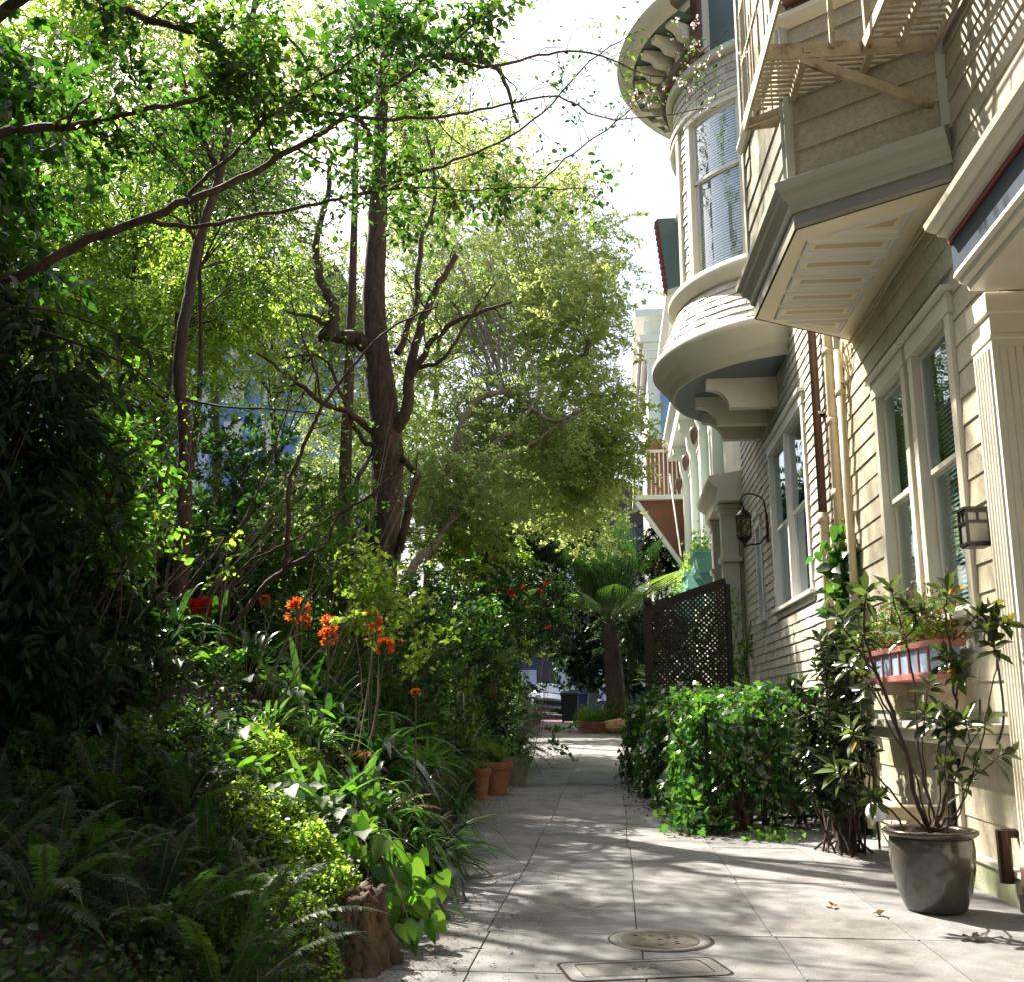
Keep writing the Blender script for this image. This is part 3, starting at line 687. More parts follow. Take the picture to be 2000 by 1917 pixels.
# ------------------------------------------------------------------ fire escape on the bay
fe = thing('fire_escape', (1.9, 7.4, 6.1), 'rusty cream iron fire escape with slatted platform, hung on the bay above', 'fire escape')
m = MB(); z = 6.12
m.bar((1.25, 7.12, z), (2.54, 7.12, z), .02, .13); m.bar((1.22, 8.1, z), (1.27, 6.0, z), .02, .13); m.bar((1.22, 8.1, z), (1.50, 8.06, z), .02, .12)
m.bar((1.24, 8.06, z-.02), (2.45, 7.26, z-.02), .03, .07); m.bar((1.98, 7.1, z), (2.0, 6.0, z), .02, .1); m.bar((2.5, 7.1, z), (2.5, 6.0, z), .03, .1)
m.bar((1.24, 6.0, z), (2.52, 6.0, z), .02, .1)
m.bar((1.56, 7.1, z), (1.56, 7.85, z), .05, .05); m.bar((2.05, 7.1, z), (2.05, 7.5, z), .05, .05); m.bar((2.25, 7.1, z+.01), (2.25, 6.0, z+.01), .04, .04)
m.build('platform_frame', iron, fe)
m = MB()
for i in range(14):
    y = 7.18+i*.062; xe = 1.24+(8.02-y)/(8.02-7.26)*1.16; xe = max(1.30, min(2.46, xe))
    if xe > 1.35: m.bar((1.26, y, z+.03), (xe, y, z+.03), .032, .008)
for i in range(16):
    y = 6.04+i*.067; m.bar((2.0, y, z+.03), (2.5, y, z+.03), .032, .008)
m.build('platform_slats', iron, fe)
m = MB(); m.bar((1.52, 7.13, z-.06), (2.56, 7.2, 5.62), .035, .08); m.bar((2.06, 7.5, z-.05), (2.1, 7.42, z-.14), .05, .05); m.build('brace', iron, fe)
m = MB()
for i in range(9):
    y = 8.05-i*.25; m.bar((1.22+.006*i, y, z), (1.22+.006*i, y, z+1.05), .014)
for zz in (.55, 1.05): m.bar((1.22, 8.08, z+zz), (1.27, 6.0, z+zz), .02, .04)
for i in range(4): m.bar((1.22+.08*i, 8.1, z), (1.22+.08*i, 8.1, z+1.05), .014)
m.build('railing', iron, fe)
m = MB(); m.bar((2.02, 7.1, z), (2.0, 7.06, z+2.6), .05); m.bar((1.75, 7.1, z+.0), (1.72, 6.95, z+2.6), .035); m.build('ladder_rail', iron, fe)

# ------------------------------------------------------------------ pipes on the wall
def pipe(name, pts, r, mat, label, cat='pipe', rings=(), group=None):
    m = MB(); m.tube(pts, r, 12)
    for zz in rings: m.tube([(pts[0][0], pts[0][1], zz-.04), (pts[0][0], pts[0][1], zz+.04)], r*1.22, 12)
    t = thing(name, (pts[-1][0], pts[-1][1], 0), label, cat, group); m.build('pipe', mat, t, smooth=True)
    for zz in (1.5, 3.2, 4.6): m = MB(); m.box((pts[0][0], pts[0][1]-r*1.5, zz), (W+.02, pts[0][1]+r*1.5, zz+.03)); m.build('bracket', mat, t)
    return t
pipe('downpipe', [(W-.09, 10.74, 4.98), (W-.09, 10.66, .1)], .042, pipec, 'slim cream downpipe on the corner board of the clapboard house', 'downpipe', (2.9, 4.5))
pipe('downpipe', [(W-.10, 11.14, 9.6), (W-.10, 11.12, .1)], .055, pipec, 'wider cream downpipe with sleeved joints in the gap between the houses', 'downpipe', (1.9, 2.7, 3.5, 4.3, 5.1))
pipe('downpipe', [(W-.10, 11.95, 9.6), (W-.10, 11.93, 3.45)], .05, brownp, 'red brown upper length of downpipe on the shingle wall', 'downpipe')
pipe('downpipe', [(W-.10, 11.93, 3.44), (W-.10, 11.92, 3.3), (W-.10, 11.92, .1)], .055, pipec, 'cream lower length of downpipe under the red brown one', 'downpipe', (3.36,))
m = MB(); r_ = random.Random(3)
for k in range(5):
    y0 = 10.5+.08*k; pts = []
    for i in range(9):
        t = i/8; pts.append((W-.05-.05*sin(t*6+k), 10.45+.25*t*(k+1)/2, 4.95-.5*sin(pi*t)*(.4+.2*k)+.02*sin(9*t+k)))
    m.tube(smoothpath(pts, 3), .008, 5)
m.tube([(W-.05, y, 4.93+.015*sin(y*5)) for y in np.linspace(7.2, 10.5, 14)], .009, 5); m.tube([(W-.05, y, 4.90+.02*sin(y*3+1)) for y in np.linspace(7.2, 10.6, 14)], .007, 5)
tag(m.build('cable', pipec, None, (W-.05, 10.4, 4.7)), 'tangle of cream cables looping under the bay soffit beside the downpipes', 'cable')

# ------------------------------------------------------------------ shingle house with the round turret
sh = thing('shingle_house', (W, 15.5, 0), 'beige shingled house with a round corner turret on curved brackets', 'house')
def shingles(m, f, s0, s1, z0, z1, pitch, wid, holes=(), rr=None, out=.02):
    """rows of separate shingles; f(s, n, z) -> point"""
    rr = rr or random.Random(9); z = z0; row = 0
    while z < z1-.02:
        zt = min(z1, z+pitch); s = s0-(wid*.5 if row % 2 else 0)
        while s < s1:
            w_ = wid*rr.uniform(.6, 1.35); a, b = max(s, s0), min(s+w_-.004, s1); s += w_
            if b-a < .02: continue
            mid = (a+b)/2; zm = (z+zt)/2
            if any(h[0] < mid < h[1] and h[2] < zm < h[3] for h in holes): continue
            o = out*rr.uniform(.8, 1.3); dz = rr.uniform(-.004, .004); m.va = rr.random()
            m.add([f(a, o, z+dz), f(b, o, z+dz), f(b, .004, zt+.01), f(a, .004, zt+.01), f(a, -.003, z+dz), f(b, -.003, z+dz)], [(0, 1, 2, 3), (0, 4, 5, 1), (0, 3, 4), (1, 5, 2)])
        z = zt; row += 1
shw = (13.25, 16.0, 2.72, 5.1, 3.9)
m = MB(); shingles(m, lambda s, n, z: (W-n, s, z), 11.4, 19.6, .1, 6.3, .135, .2, [(shw[0]-.12, shw[1]+.12, shw[2]-.17, shw[3]+.2), (17.3, 17.95, 2.55, 4.35), (12.25, 12.95, 1.45, 2.15)])
shingles(m, lambda s, n, z: (W-n, s, z), 11.4, 14.0, 6.3, 10.5, .135, .2)
m.build('wall', shingle, sh)
m = MB(); slab_holes(m, W+.004, W+.14, 11.3, 19.6, 0, 11.6, [(shw[0]-.02, shw[1]+.02, shw[2]-.04, shw[3]+.02), (17.38, 17.87, 2.66, 4.27)])
m.box((W+.5, 11.3, 0), (8, 19.6, 11.6)); m.box((W+.141, 11.3, 0), (W+.5, 11.4, 11.6)); m.box((W+.141, 19.5, 0), (W+.5, 19.6, 11.6)); m.build('core_wall', sage, sh)
sash_window(sh, WF, shw[0], shw[1], shw[2], shw[3], shw[4], white, cas=.13, lights=2, blind=False, label='wide double sash window in the shingle wall')
sash_window(sh, WF, 17.4, 17.85, 2.7, 4.25, 3.5, white, cas=.1, blind=False, label='narrow sash window beside the porch')
m = MB(); WF.box(m, 12.3, 12.9, .0, .03, 1.5, 2.1); bwn = m.build('cellar_window', sage, sh); m = MB(); WF.box(m, 12.36, 12.84, .031, .035, 1.56, 2.04); m.build('pane', pane_dark, bwn)
TC = (3.17, 16.05)
def cyl(R): return lambda s, n, z: (TC[0]+(R(z)+n)*cos(s), TC[1]+(R(z)+n)*sin(s), z)
tur = MB(); A0, A1 = radians(100), radians(260)
RT = 1.95
tur.lathe((*TC, 0), [(2.09, 6.12), (2.1, 6.6), (2.33, 6.62), (2.0, 7.42), (RT, 7.45), (RT, 7.66)], 64, A0, A1)
tw0, tw1 = radians(180+27), radians(180+56); tw2, tw3 = radians(180-22), radians(180+12); TZ0, TZ1 = 7.75, 10.38
for a, b in ((A0, radians(130)), (radians(150), tw2), (tw3, tw0), (tw1, A1)): tur.lathe((*TC, 0), [(RT, 7.66), (RT, 10.5)], 24, a, b)
tur.lathe((*TC, 0), [(RT, 7.66), (RT, TZ0)], 64, A0, A1); tur.lathe((*TC, 0), [(RT, TZ1), (RT, 12.5)], 64, A0, A1)
turo = tur.build('turret', cream2, sh, smooth=True)
m = MB(); f_sk = cyl(lambda z: 2.34-(z-6.65)/(7.4-6.65)*.32)
shingles(m, f_sk, A0, A1, 6.66, 7.44, .125, .09, out=.018)
f_w = cyl(lambda z: RT)
shingles(m, f_w, A0, A1, 7.86, 10.5, .135, .1, [(tw0-.07, tw1+.07, 0, 20), (tw2-.07, tw3+.07, 0, 20), (radians(128), radians(152), 0, 20)])
shingles(m, f_w, A0, A1, 10.62, 11.2, .135, .1)
m.build('shingles', shingle, turo)
m = MB(); m.lathe((*TC, 0), [(2.08, 6.10), (2.12, 6.10), (2.14, 6.22), (2.22, 6.24), (2.24, 6.34), (2.33, 6.38), (2.36, 6.46), (2.42, 6.49), (2.43, 6.58), (2.40, 6.63), (2.30, 6.67)], 96, A0, A1)
m.build('base_moulding', cream2, turo, smooth=True)
m = MB(); m.lathe((*TC, 0), [(2.0, 7.44), (2.06, 7.45), (2.07, 7.53), (2.13, 7.57), (2.14, 7.66), (2.10, 7.72), (2.05, 7.76), (RT, 7.82)], 96, A0, A1); m.build('sill_moulding', cream2, turo, smooth=True)
m = MB(); m.lathe((*TC, 0), [(RT, 10.46), (2.02, 10.47), (2.03, 10.56), (RT, 10.62)], 96, A0, A1); m.lathe((*TC, 0), [(RT, 11.2), (2.04, 11.2), (2.06, 11.33), (RT, 11.35)], 96, A0, A1); m.build('head_moulding', cream2, turo, smooth=True)
m = MB(); m.lathe((*TC, 0), [(0.1, 6.105), (2.09, 6.105)], 48, A0, A1); m.build('soffit', greyblue, turo)
def curved_window(a0, a1, z0, z1, rail):
    """sash window bent to the turret wall"""
    fc = cyl(lambda z: RT); m = MB()
    def cb(m, s0, s1, n0, n1, za, zb, k=8):
        for i in range(k):
            a = s0+(s1-s0)*i/k; b = s0+(s1-s0)*(i+1)/k
            m.add([fc(a, n0, za), fc(b, n0, za), fc(b, n1, za), fc(a, n1, za), fc(a, n0, zb), fc(b, n0, zb), fc(b, n1, zb), fc(a, n1, zb)], [(0,1,2,3),(7,6,5,4),(0,4,5,1),(2,6,7,3)]+([(0,3,7,4)] if i == 0 else [])+([(1,5,6,2)] if i == k-1 else []))
    c = .06
    cb(m, a0-c, a0, -.1, .05, z0-.06, z1, 2); cb(m, a1, a1+c, -.1, .05, z0-.06, z1, 2); cb(m, a0-c-.01, a1+c+.01, -.1, .06, z1, z1+.1, 14); cb(m, a0-c-.02, a1+c+.02, -.1, .09, z0-.09, z0-.03, 14)
    win = m.build('window', cream2, turo)
    m = MB()
    for za, zb, n0 in ((rail, z1, -.05), (z0-.03, rail+.04, -.085)):
        cb(m, a0, a0+.025, n0, n0+.035, za, zb, 1); cb(m, a1-.025, a1, n0, n0+.035, za, zb, 1); cb(m, a0, a1, n0, n0+.034, za, za+.05, 14); cb(m, a0, a1, n0, n0+.034, zb-.05, zb, 14)
    m.build('sash', white, win)
    m = MB(); cb(m, a0+.01, a1-.01, -.04, -.035, rail, z1, 14); cb(m, a0+.01, a1-.01, -.075, -.07, z0, rail, 14); m.build('pane', glass('turret_glass', (.94, .97, .97), .45), win)
    m = MB(); z = z0+.02
    while z < z1:
        for i in range(12):
            a = a0+(a1-a0)*i/12; b = a0+(a1-a0)*(i+1)/12; m.add([fc(a, -.10, z-.012), fc(b, -.10, z-.012), fc(b, -.112, z+.026), fc(a, -.112, z+.026)], [(0, 1, 2, 3)])
        z += .045
    m.build('blind', blindm, win); m = MB(); cb(m, a0-c, a1+c, -.34, -.32, z0-.1, z1+.1, 10); m.build('room_lining', dark_int, win)
curved_window(tw0, tw1, TZ0, TZ1, 9.33); curved_window(tw2, tw3, TZ0, TZ1, 9.33); curved_window(radians(130), radians(150), TZ0, TZ1, 9.33)
# brackets under the turret
for y, xl in ((15.15, 1.50), (16.1, 1.42), (17.05, 1.60)):
    m = MB(); xr = W-.0; zt = 6.1; zb = 5.64; R = .30; xe = xl
    poly = [(xr, zt), (xe, zt), (xe, zt-.16)]
    for k in range(9):
        t = k/8*pi/2; poly.append((xe+R*1.05*sin(t)+.02, zt-.16-R*(1-cos(t))))
    poly += [(xe+R*1.05+.05, zb), (xr, zb)]
    m.prism(poly, 1, y-.08, y+.08); m.build('bracket', cream2, turo)
# turret eave
E0, E1 = radians(100), radians(222)
m = MB(); m.lathe((*TC, 0), [(2.62, 11.86), (2.78, 11.90), (2.80, 11.98), (2.88, 12.02), (2.88, 12.14), (2.80, 12.2), (2.2, 12.45), (.2, 13.5)], 72, E0, E1); ev = m.build('eave', cream2, sh, smooth=True)
m = MB(); m.lathe((*TC, 0), [(RT, 11.95), (2.63, 11.88)], 64, E0, E1); m.build('eave_soffit', teal, ev)
m = MB(); m.lathe((*TC, 0), [(RT+.005, 11.35), (2.12, 11.36), (2.16, 11.45), (2.12, 11.58), (RT+.005, 11.62)], 64, E0, E1); m.build('eave_moulding', brownp, ev, smooth=True)
for k in range(11):
    a = radians(120+k*9.6); d = Vector((cos(a), sin(a), 0)); n_ = Vector((-sin(a), cos(a), 0))*.07; c = Vector((*TC, 0))
    m = MB(); pr = [(RT, 11.9), (2.58, 11.86), (2.58, 11.78), (2.42, 11.74), (2.34, 11.64), (2.16, 11.62), (2.12, 11.52), (RT, 11.5)]
    vs = [tuple(c+d*r+n_*s_+Vector((0, 0, z))) for s_ in (-1, 1) for r, z in pr]; q = len(pr)
    m.add(vs, [tuple(range(q)), tuple(range(q, 2*q))[::-1]]+[(i, (i+1) % q, q+(i+1) % q, q+i) for i in range(q)]); m.build('eave_bracket', cream2, ev)
m = MB(); a = radians(222.5); d = Vector((cos(a), sin(a)))
fe2 = Frame((TC[0]+d.x*(RT-.1), TC[1]+d.y*(RT-.1)), (d.x, d.y)); fe2.box(m, 0, .30, -.06, .06, 11.36, 14.5); m.build('gable_post', cream2, ev)
m = MB(); m.lathe((*TC, 0), [(RT+.05, 11.36), (RT+.05, 14.5)], 16, radians(224), radians(262)); m.build('gable_panel', teal, ev)
m = MB(); fe2.box(m, .28, .40, -.10, .04, 11.4, 14.5); m.build('gable_trim', brownp, ev)
# porch of the shingle house
m = MB(); m.box((2.575, 19.61, 0), (8, 22.4, 7.6)); pch = m.build('porch', cream, sh)
for y in (20.05, 21.85):
    m = MB(); m.box((2.18, y, 0.1), (2.5, y+.34, 5.0)); po_ = m.build('post', cream2, pch, bevel=.01)
    m = MB(); m.box((2.13, y-.05, 4.0), (2.55, y+.39, 4.10)); m.box((2.15, y-.03, 4.92), (2.53, y+.37, 5.05)); m.box((2.12, y-.06, 5.05), (2.56, y+.40, 5.14)); m.box((2.13, y-.05, .1), (2.55, y+.39, .5)); o_ = m.build('post_moulding', cream2, pch, bevel=.01)
m = MB(); m.prism([(2.56, 5.15), (2.10, 5.15), (2.10, 5.38), (2.03, 5.42), (1.95, 5.50), (1.93, 5.56), (1.93, 5.62), (2.56, 5.72)], 1, 19.7, 22.5); m.build('entablature', cream2, pch)
m = MB(); m.box((2.45, 20.5, .1), (2.52, 21.75, 4.8)); m.build('door', darkwood, pch)

# ------------------------------------------------------------------ wall lanterns
lt = thing('wall_lantern', (2.38, 6.85, 2.28), 'square black mission lantern with milky panes on the clapboard wall beside the fluted pilaster', 'lantern')
bx, by, bz = 2.43, 7.02, 2.30; lt.location = (bx, by, bz); m = MB(); h = .072
for sx in (-1, 1):
    for sy in (-1, 1): m.box((bx+sx*h-.009, by+sy*h-.009, bz), (bx+sx*h+.009, by+sy*h+.009, bz+.23))
for zz in (bz, bz+.145, bz+.215):
    for s_ in (-1, 1): m.box((bx-h, by+s_*h-.008, zz), (bx+h, by+s_*h+.008, zz+.018)); m.box((bx+s_*h-.008, by-h, zz), (bx+s_*h+.008, by+h, zz+.018))
for s_ in (-1, 1): m.box((bx-.006, by+s_*h-.007, bz+.145), (bx+.006, by+s_*h+.007, bz+.22)); m.box((bx+s_*h-.007, by-.006, bz+.145), (bx+s_*h+.007, by+.006, bz+.22))
m.box((bx-h, by-h, bz-.012), (bx+h, by+h, bz+.002)); m.build('frame', blackm, lt)
m = MB(); m.box((bx-.092, by-.092, bz+.233), (bx+.092, by+.092, bz+.25)); m.build('cap', blackm, lt)
m = MB(); m.box((bx-h+.004, by-h+.004, bz+.01), (bx+h-.004, by+h-.004, bz+.225)); m.build('panes', frosted, lt)
m = MB(); m.box((W-.035, by-.08, bz+.02), (W-.0, by+.08, bz+.22)); m.bar((bx+.07, by, bz+.2), (W, by, bz+.2), .03); m.build('backplate', blackm, lt)
lx, ly, lz = 2.16, 16.6, 3.92
lt = thing('wall_lantern', (lx, ly, lz), 'ornate bronze carriage lantern with latticed cage hanging from a scroll arm on the shingle wall', 'lantern')
m = MB(); m.tube(smoothpath([(W-.03, ly, lz+.05), (W-.16, ly, lz-.1), (lx+.06, ly, lz-.12), (lx-.03, ly, lz-.18)], 5), .015, 8); m.tube(smoothpath([(W-.03, ly, lz+.3), (W-.08, ly, lz+.62), (lx+.1, ly, lz+.72), (lx-.02, ly, lz+.64), (lx, ly, lz+.5)], 5), .013, 8)
m.box((W-.05, ly-.05, lz-.08), (W-.015, ly+.05, lz+.36)); m.build('scroll_arm', bronze, lt)
m = MB(); m.lathe((lx, ly, lz), [(.0, -.16), (.02, -.14), (.03, -.1), (.1, -.03), (.125, .0), (.125, .02), (.0, .02)], 16); m.build('base_cup', bronze, lt, smooth=True)
m = MB(); m.lathe((lx, ly, lz), [(.0, .52), (.02, .5), (.03, .46), (.08, .42), (.13, .36), (.135, .33), (.11, .33), (.0, .34)], 16); m.build('roof', bronze, lt, smooth=True)
m = MB()
for k in range(8):
    for s_ in (-1, 1): m.tube([(lx+.118*cos(2*pi*(k/8+s_*t/4*.22)), ly+.118*sin(2*pi*(k/8+s_*t/4*.22)), lz+.02+.31*t/4) for t in range(5)], .006, 5)
m.build('cage', bronze, lt)
m = MB(); m.lathe((lx, ly, lz), [(.108, .02), (.108, .33)], 20); m.build('glass', glass('lantern_glass', (.9, .85, .7), .15), lt)
m = MB(); m.tube([(lx, ly, lz+.02), (lx, ly, lz+.18)], .015, 8); m.build('candle_tube', frosted, lt)

# ------------------------------------------------------------------ pale mint house further along
mh = thing('mint_house', (2.6, 30, .2), 'pale mint house with carved white window columns beyond the porch', 'house')
X2 = 2.6; m = MB()
mwins = [(24.2+i*3.1, 25.5+i*3.1, 5.3, 8.0, 6.7) for i in range(4)]+[(24.2+i*3.1, 25.5+i*3.1, 1.2, 3.8, 2.6) for i in range(4)]
slab_holes(m, X2, X2+.15, 22.6, 37.5, 0, 13.2, [(a-.02, b+.02, c-.03, d+.02) for a, b, c, d, e in mwins]); m.box((X2+.6, 22.6, 0), (9, 37.5, 13.2)); m.box((X2+.151, 22.6, 0), (X2+.6, 22.7, 13.2)); m.build('wall', mint, mh)
MF = Frame((X2, 0), (0, 1))
for a, b, c, d, e in mwins: sash_window(mh, MF, a, b, c, d, e, white, cas=.16, head=.3, blind=False, pm=pane_dark)
for i in range(6):
    y = 23.3+i*3.1-.2; m = MB()
    m.box((X2-.22, y, .4), (X2-.001, y+.34, 8.4)); m.box((X2-.3, y-.06, 4.6), (X2-.001, y+.4, 4.8))
    m.prism([(X2, 8.4), (X2-.22, 8.4), (X2-.3, 8.6), (X2-.32, 9.0), (X2-.5, 9.2), (X2-.52, 9.4), (X2, 9.4)], 1, y-.02, y+.36)
    cl_ = m.build('column', white, mh)
    if i < 5: m = MB(); m.lathe((X2-.35, y+.18, 8.35), [(0, -.42), (.05, -.36), (.10, -.2), (.12, -.05), (.09, .05), (0, .1)], 12); m.build('drop_finial', brownp, cl_, smooth=True)
m = MB(); m.prism([(X2, 9.41), (X2-.55, 9.41), (X2-.6, 9.7), (X2-.75, 9.9), (X2-.75, 10.05), (X2, 10.2)], 1, 22.65, 37.5); m.build('belt_cornice', white, mh)
m = MB(); m.prism([(X2, 12.9), (X2-.6, 12.95), (X2-.8, 13.1), (X2-.8, 13.3), (X2, 13.5)], 1, 22.65, 37.5); m.build('cornice', white, mh)
m = MB(); m.add([(1.55, 24.0, 11.3), (1.35, 24.0, 13.2), (2.6, 24.0, 13.2), (2.6, 24.0, 11.6), (1.55, 24.4, 11.3), (1.35, 24.4, 13.2), (2.6, 24.4, 13.2), (2.6, 24.4, 11.6)], [(0,1,2,3),(7,6,5,4),(0,4,5,1),(3,2,6,7),(0,3,7,4),(1,5,6,2)])
hd = m.build('awning', teal, mh)
m = MB()
for k in range(12):
    t = k/12; z = 11.3+1.9*t; x = 1.55-.2*t; m.prism([(x, z), (x-.09, z+.08), (x, z+.158)], 1, 24.0, 24.4)
m.build('scalloped_trim', redp, hd)
bc = MB(); bc.box((.80, 33.2, 7.9), (2.59, 35.2, 8.05)); bal = bc.build('balcony', white, mh)
rust = paint('rust_board_paint', (.20, .075, .045), .6, .15, 4, .1)
m = MB(); m.prism([(.95, 7.9), (2.58, 7.9), (2.58, 5.4)], 1, 33.4, 33.5); m.build('balcony_panel', rust, bal)
m = MB(); m.bar((.9, 33.3, 7.84), (2.6, 33.3, 5.3), .14); m.build('balcony_brace', white, bal)
m = MB()
for i in range(13): m.bar((.84+i*.14, 33.24, 8.05), (.84+i*.14, 33.24, 9.5), .04)
for i in range(12): m.bar((.84, 33.24+i*.16, 8.05), (.84, 33.24+i*.16, 9.5), .04)
m.bar((.82, 33.24, 9.5), (2.58, 33.24, 9.5), .08); m.bar((.84, 33.2, 9.5), (.84, 35.2, 9.5), .08); m.build('balustrade', white, bal)
m = MB(); m.box((1.3, 34.4, 8.06), (2.5, 34.6, 10.2)); m.build('balcony_screen', rust, bal)
# aqua flower boxes
fb = []
labs = ['nearest aqua window box with pale foliage, right beside the porch post', 'second aqua window box from the porch, trailing leafy stems', 'third aqua window box along the mint house, hung with a white flowered plant', 'farthest and lowest looking aqua window box on the mint house']
for i in range(4):
    y = 23.9+i*3.1; z = 4.75-.08*i; t = thing('flower_box', (2.3, y+.9, z-.3), labs[i], 'flower box', 'aqua flower boxes under the mint house windows')
    m = MB(); m.prism([(2.44, z), (1.96, z), (2.0, z-.1), (2.02, z-.36), (2.1, z-.44), (2.44, z-.44)], 1, y, y+1.7); m.prism([(2.48, z+.0), (1.92, z+.0), (1.92, z+.05), (2.48, z+.05)], 1, y-.04, y+1.74); m.build('box', tealbox, t)
    for yy in (y+.2, y+1.4): m = MB(); m.prism([(2.59, z-.45), (2.05, z-.45), (2.2, z-.7), (2.59, z-1.1)], 1, yy, yy+.08); m.build('console', tealbox, t)
    l = LB(50+i); r = l.r; k = 420; P = np.stack([r.normal(2.15, .13, k), r.uniform(y, y+1.7, k), z+.05+np.abs(r.normal(0, .22, k))-(r.random(k) < .25)*r.uniform(0, .6, k)], 1)
    P[:, 0] -= (P[:, 2] < z)*.2
    l.leaves(P, rdir(r, k, .3), rdir(r, k, .8), r.uniform(.06, .13, k), .06, 'oval'); l.build('plants', lf_fernl, t)

# white house further up, and a dark house closing the path
wh = thing('white_house', (2.6, 46, .6), 'tall white house with corner pilaster and blue sash window, seen past the turret', 'house')
m = MB(); m.box((1.75, 40, 0), (9, 52, 15.3)); m.build('wall', white, wh)
m = MB(); m.box((1.5, 39.7, 15.3), (9.3, 52.3, 15.6)); m.box((1.35, 39.5, 15.6), (9.5, 52.5, 15.9)); m.box((1.2, 39.3, 16.6), (9.5, 52.5, 16.9)); m.box((1.6, 39.8, 15.9), (9.2, 52, 16.6)); m.build('cornice', white, wh)
m = MB(); m.box((1.65, 39.9, 0), (1.98, 40.0, 15.0)); m.box((1.58, 39.8, 15.0), (2.05, 40.0, 15.3)); m.build('pilaster', white, wh)
m = MB(); m.box((2.15, 39.93, 10.2), (3.4, 39.97, 13.6)); m.build('window', bluewall, wh)
dk = thing('dark_house', (1.5, 62, .5), 'dark blue grey house across the street at the end of the path', 'house')
m = MB(); m.box((-9, 62, -.2), (9, 72, 12)); m.build('wall', paint('dark_slate_paint', (.03, .045, .08), .6, .2, 1, .1), dk)
pbs = paint('pale_blue_shutter', (.40, .50, .75), .5, .1, 3, .05)
for i in range(7):
    for j in range(3): m = MB(); m.box((-8+i*2.4, 61.9, 1.6+j*3.2), (-6.9+i*2.4, 61.99, 3.4+j*3.2)); m.build('window', pbs, dk)
m = MB(); m.prism([(-9.4, 12.01), (9.4, 12.01), (0, 15)], 1, 61.6, 72.4); m.build('roof', asphalt, dk)
# blue house high behind the trees on the left
bh = thing('blue_house', (-16, 48, 6), 'pale blue house glimpsed high through the trees left of the thick trunk', 'house')
p0 = PY(405, 900, 44); p1 = PY(640, 600, 44)
m = MB(); m.box((p0.x, 44, p0.z-6), (p1.x, 54, p1.z+1.5)); m.build('wall', bluewall, bh)
m = MB(); m.box((p0.x-.4, 43.6, p1.z+1.51), (p1.x+.4, 54.4, p1.z+2.0)); m.build('roof', asphalt, bh)
for i in range(3):
    for j in range(3): m = MB(); m.box((p0.x+.7+i*1.8, 43.93, p0.z+.4+j*2.3), (p0.x+1.6+i*1.8, 43.98, p0.z+1.8+j*2.3)); m.build('window', white, bh)
gh = thing('grey_house', (-34, 60, 10), 'large pale grey house up the hill, showing in patches behind the upper left leaves', 'house')
m = MB(); m.box((-46, 58, 4), (-26, 70, 30)); m.build('wall', paint('pale_grey_house', (.55, .58, .66), .6, .06, .5, .05), gh)
for i in range(6):
    for j in range(5): m = MB(); m.box((-45+i*3.2, 57.9, 9+j*4), (-43.6+i*3.2, 57.99, 11.2+j*4)); m.build('window', bluewall, gh)

# ================================================================== objects beside the right-hand wall
UP = np.array([0, 0, 1.])
# ------------------------------------------------------------------ glazed pot with its rhododendron
px, py = 1.97, 6.97
pot = thing('plant_pot', (px, py, .014), 'large glazed taupe pot with dark rolled rim standing on the paving by the cream wall', 'plant pot')
m = MB(); PR = lambda q: [(a*.84, b*.96) for a, b in q]
m.lathe((px, py, .014), PR([(0, 0), (.195, 0), (.215, .02), (.26, .12), (.295, .26), (.305, .38), (.297, .45), (.285, .47), (.27, .45), (.26, .38)]), 48); m.build('body', glazed, pot, smooth=True)
m = MB(); m.lathe((px, py, .014), PR([(.285, .462), (.315, .466), (.337, .482), (.34, .498), (.325, .508), (.29, .505), (.272, .49), (.27, .455)]), 48); m.build('rim', glazerim, pot, smooth=True)
m = MB(); m.lathe((px, py, .014), PR([(0, .468), (.1, .475), (.2, .462), (.275, .455)]), 32); m.build('soil', soil2, pot, smooth=True)
def whorl(lb, p, d, n, L, W, r, v=None):
    """rosette of long leaves at a shoot tip"""
    d = np.array(d)/np.linalg.norm(d); a = np.cross(d, [0.3, .8, .1]); a /= np.linalg.norm(a); b = np.cross(d, a)
    k = n; th = r.uniform(0, 2*pi)+np.arange(k)*2.4; el = np.linspace(1.15, -.35, k)+r.normal(0, .12, k)
    D = (a[None]*np.cos(th)[:, None]+b[None]*np.sin(th)[:, None])*np.cos(el)[:, None]+d[None]*np.sin(el)[:, None]
    D[:, 2] -= .15; Nn = d[None]*np.cos(el)[:, None]-D*.2+r.normal(0, .12, (k, 3))
    P = np.array(p)[None]+d[None]*np.linspace(.0, -.09, k)[:, None]; s = r.uniform(.7, 1.15, k)
    for bend in (0, 1):      # leaf built of two pieces so that it arches
        if bend == 0: lb.leaves(P, D, Nn, L*s, W*s, 'oval', v)
def rhodo(t, stems, seed, rs=.012, wl=.13, nw=12, extra=0, basemat=barkred, lm=None):
    wb = WB(); lb = LB(seed); r = lb.r
    for st in stems:
        pts, tipn = st[0], st[1] if len(st) > 1 else nw
        r0 = st[2] if len(st) > 2 else rs
        p, rad = limb(wb, pts, r0, .004, 7, 5, .006, r)
        d = p[-1]-p[-3]; whorl(lb, p[-1], d, tipn, wl, wl*.42, r)
        if tipn:
            for q in range(extra):
                i = r.integers(len(p)//3, len(p)-2); dd = (p[i+1]-p[i-1]); dd /= np.linalg.norm(dd); dd = dd+r.normal(0, .55, 3); dd[2] += .2; dd /= np.linalg.norm(dd)
                e = p[i]+dd*r.uniform(.1, .26); limb(wb, [p[i], (p[i]+e)/2+r.normal(0, .01, 3), e], .004, .0025, 5, 3); whorl(lb, e, dd, tipn-2, wl*.85, wl*.36, r)
    wb.build('stems', basemat, t); lb.build('foliage', lm or lf_rhodo, t)
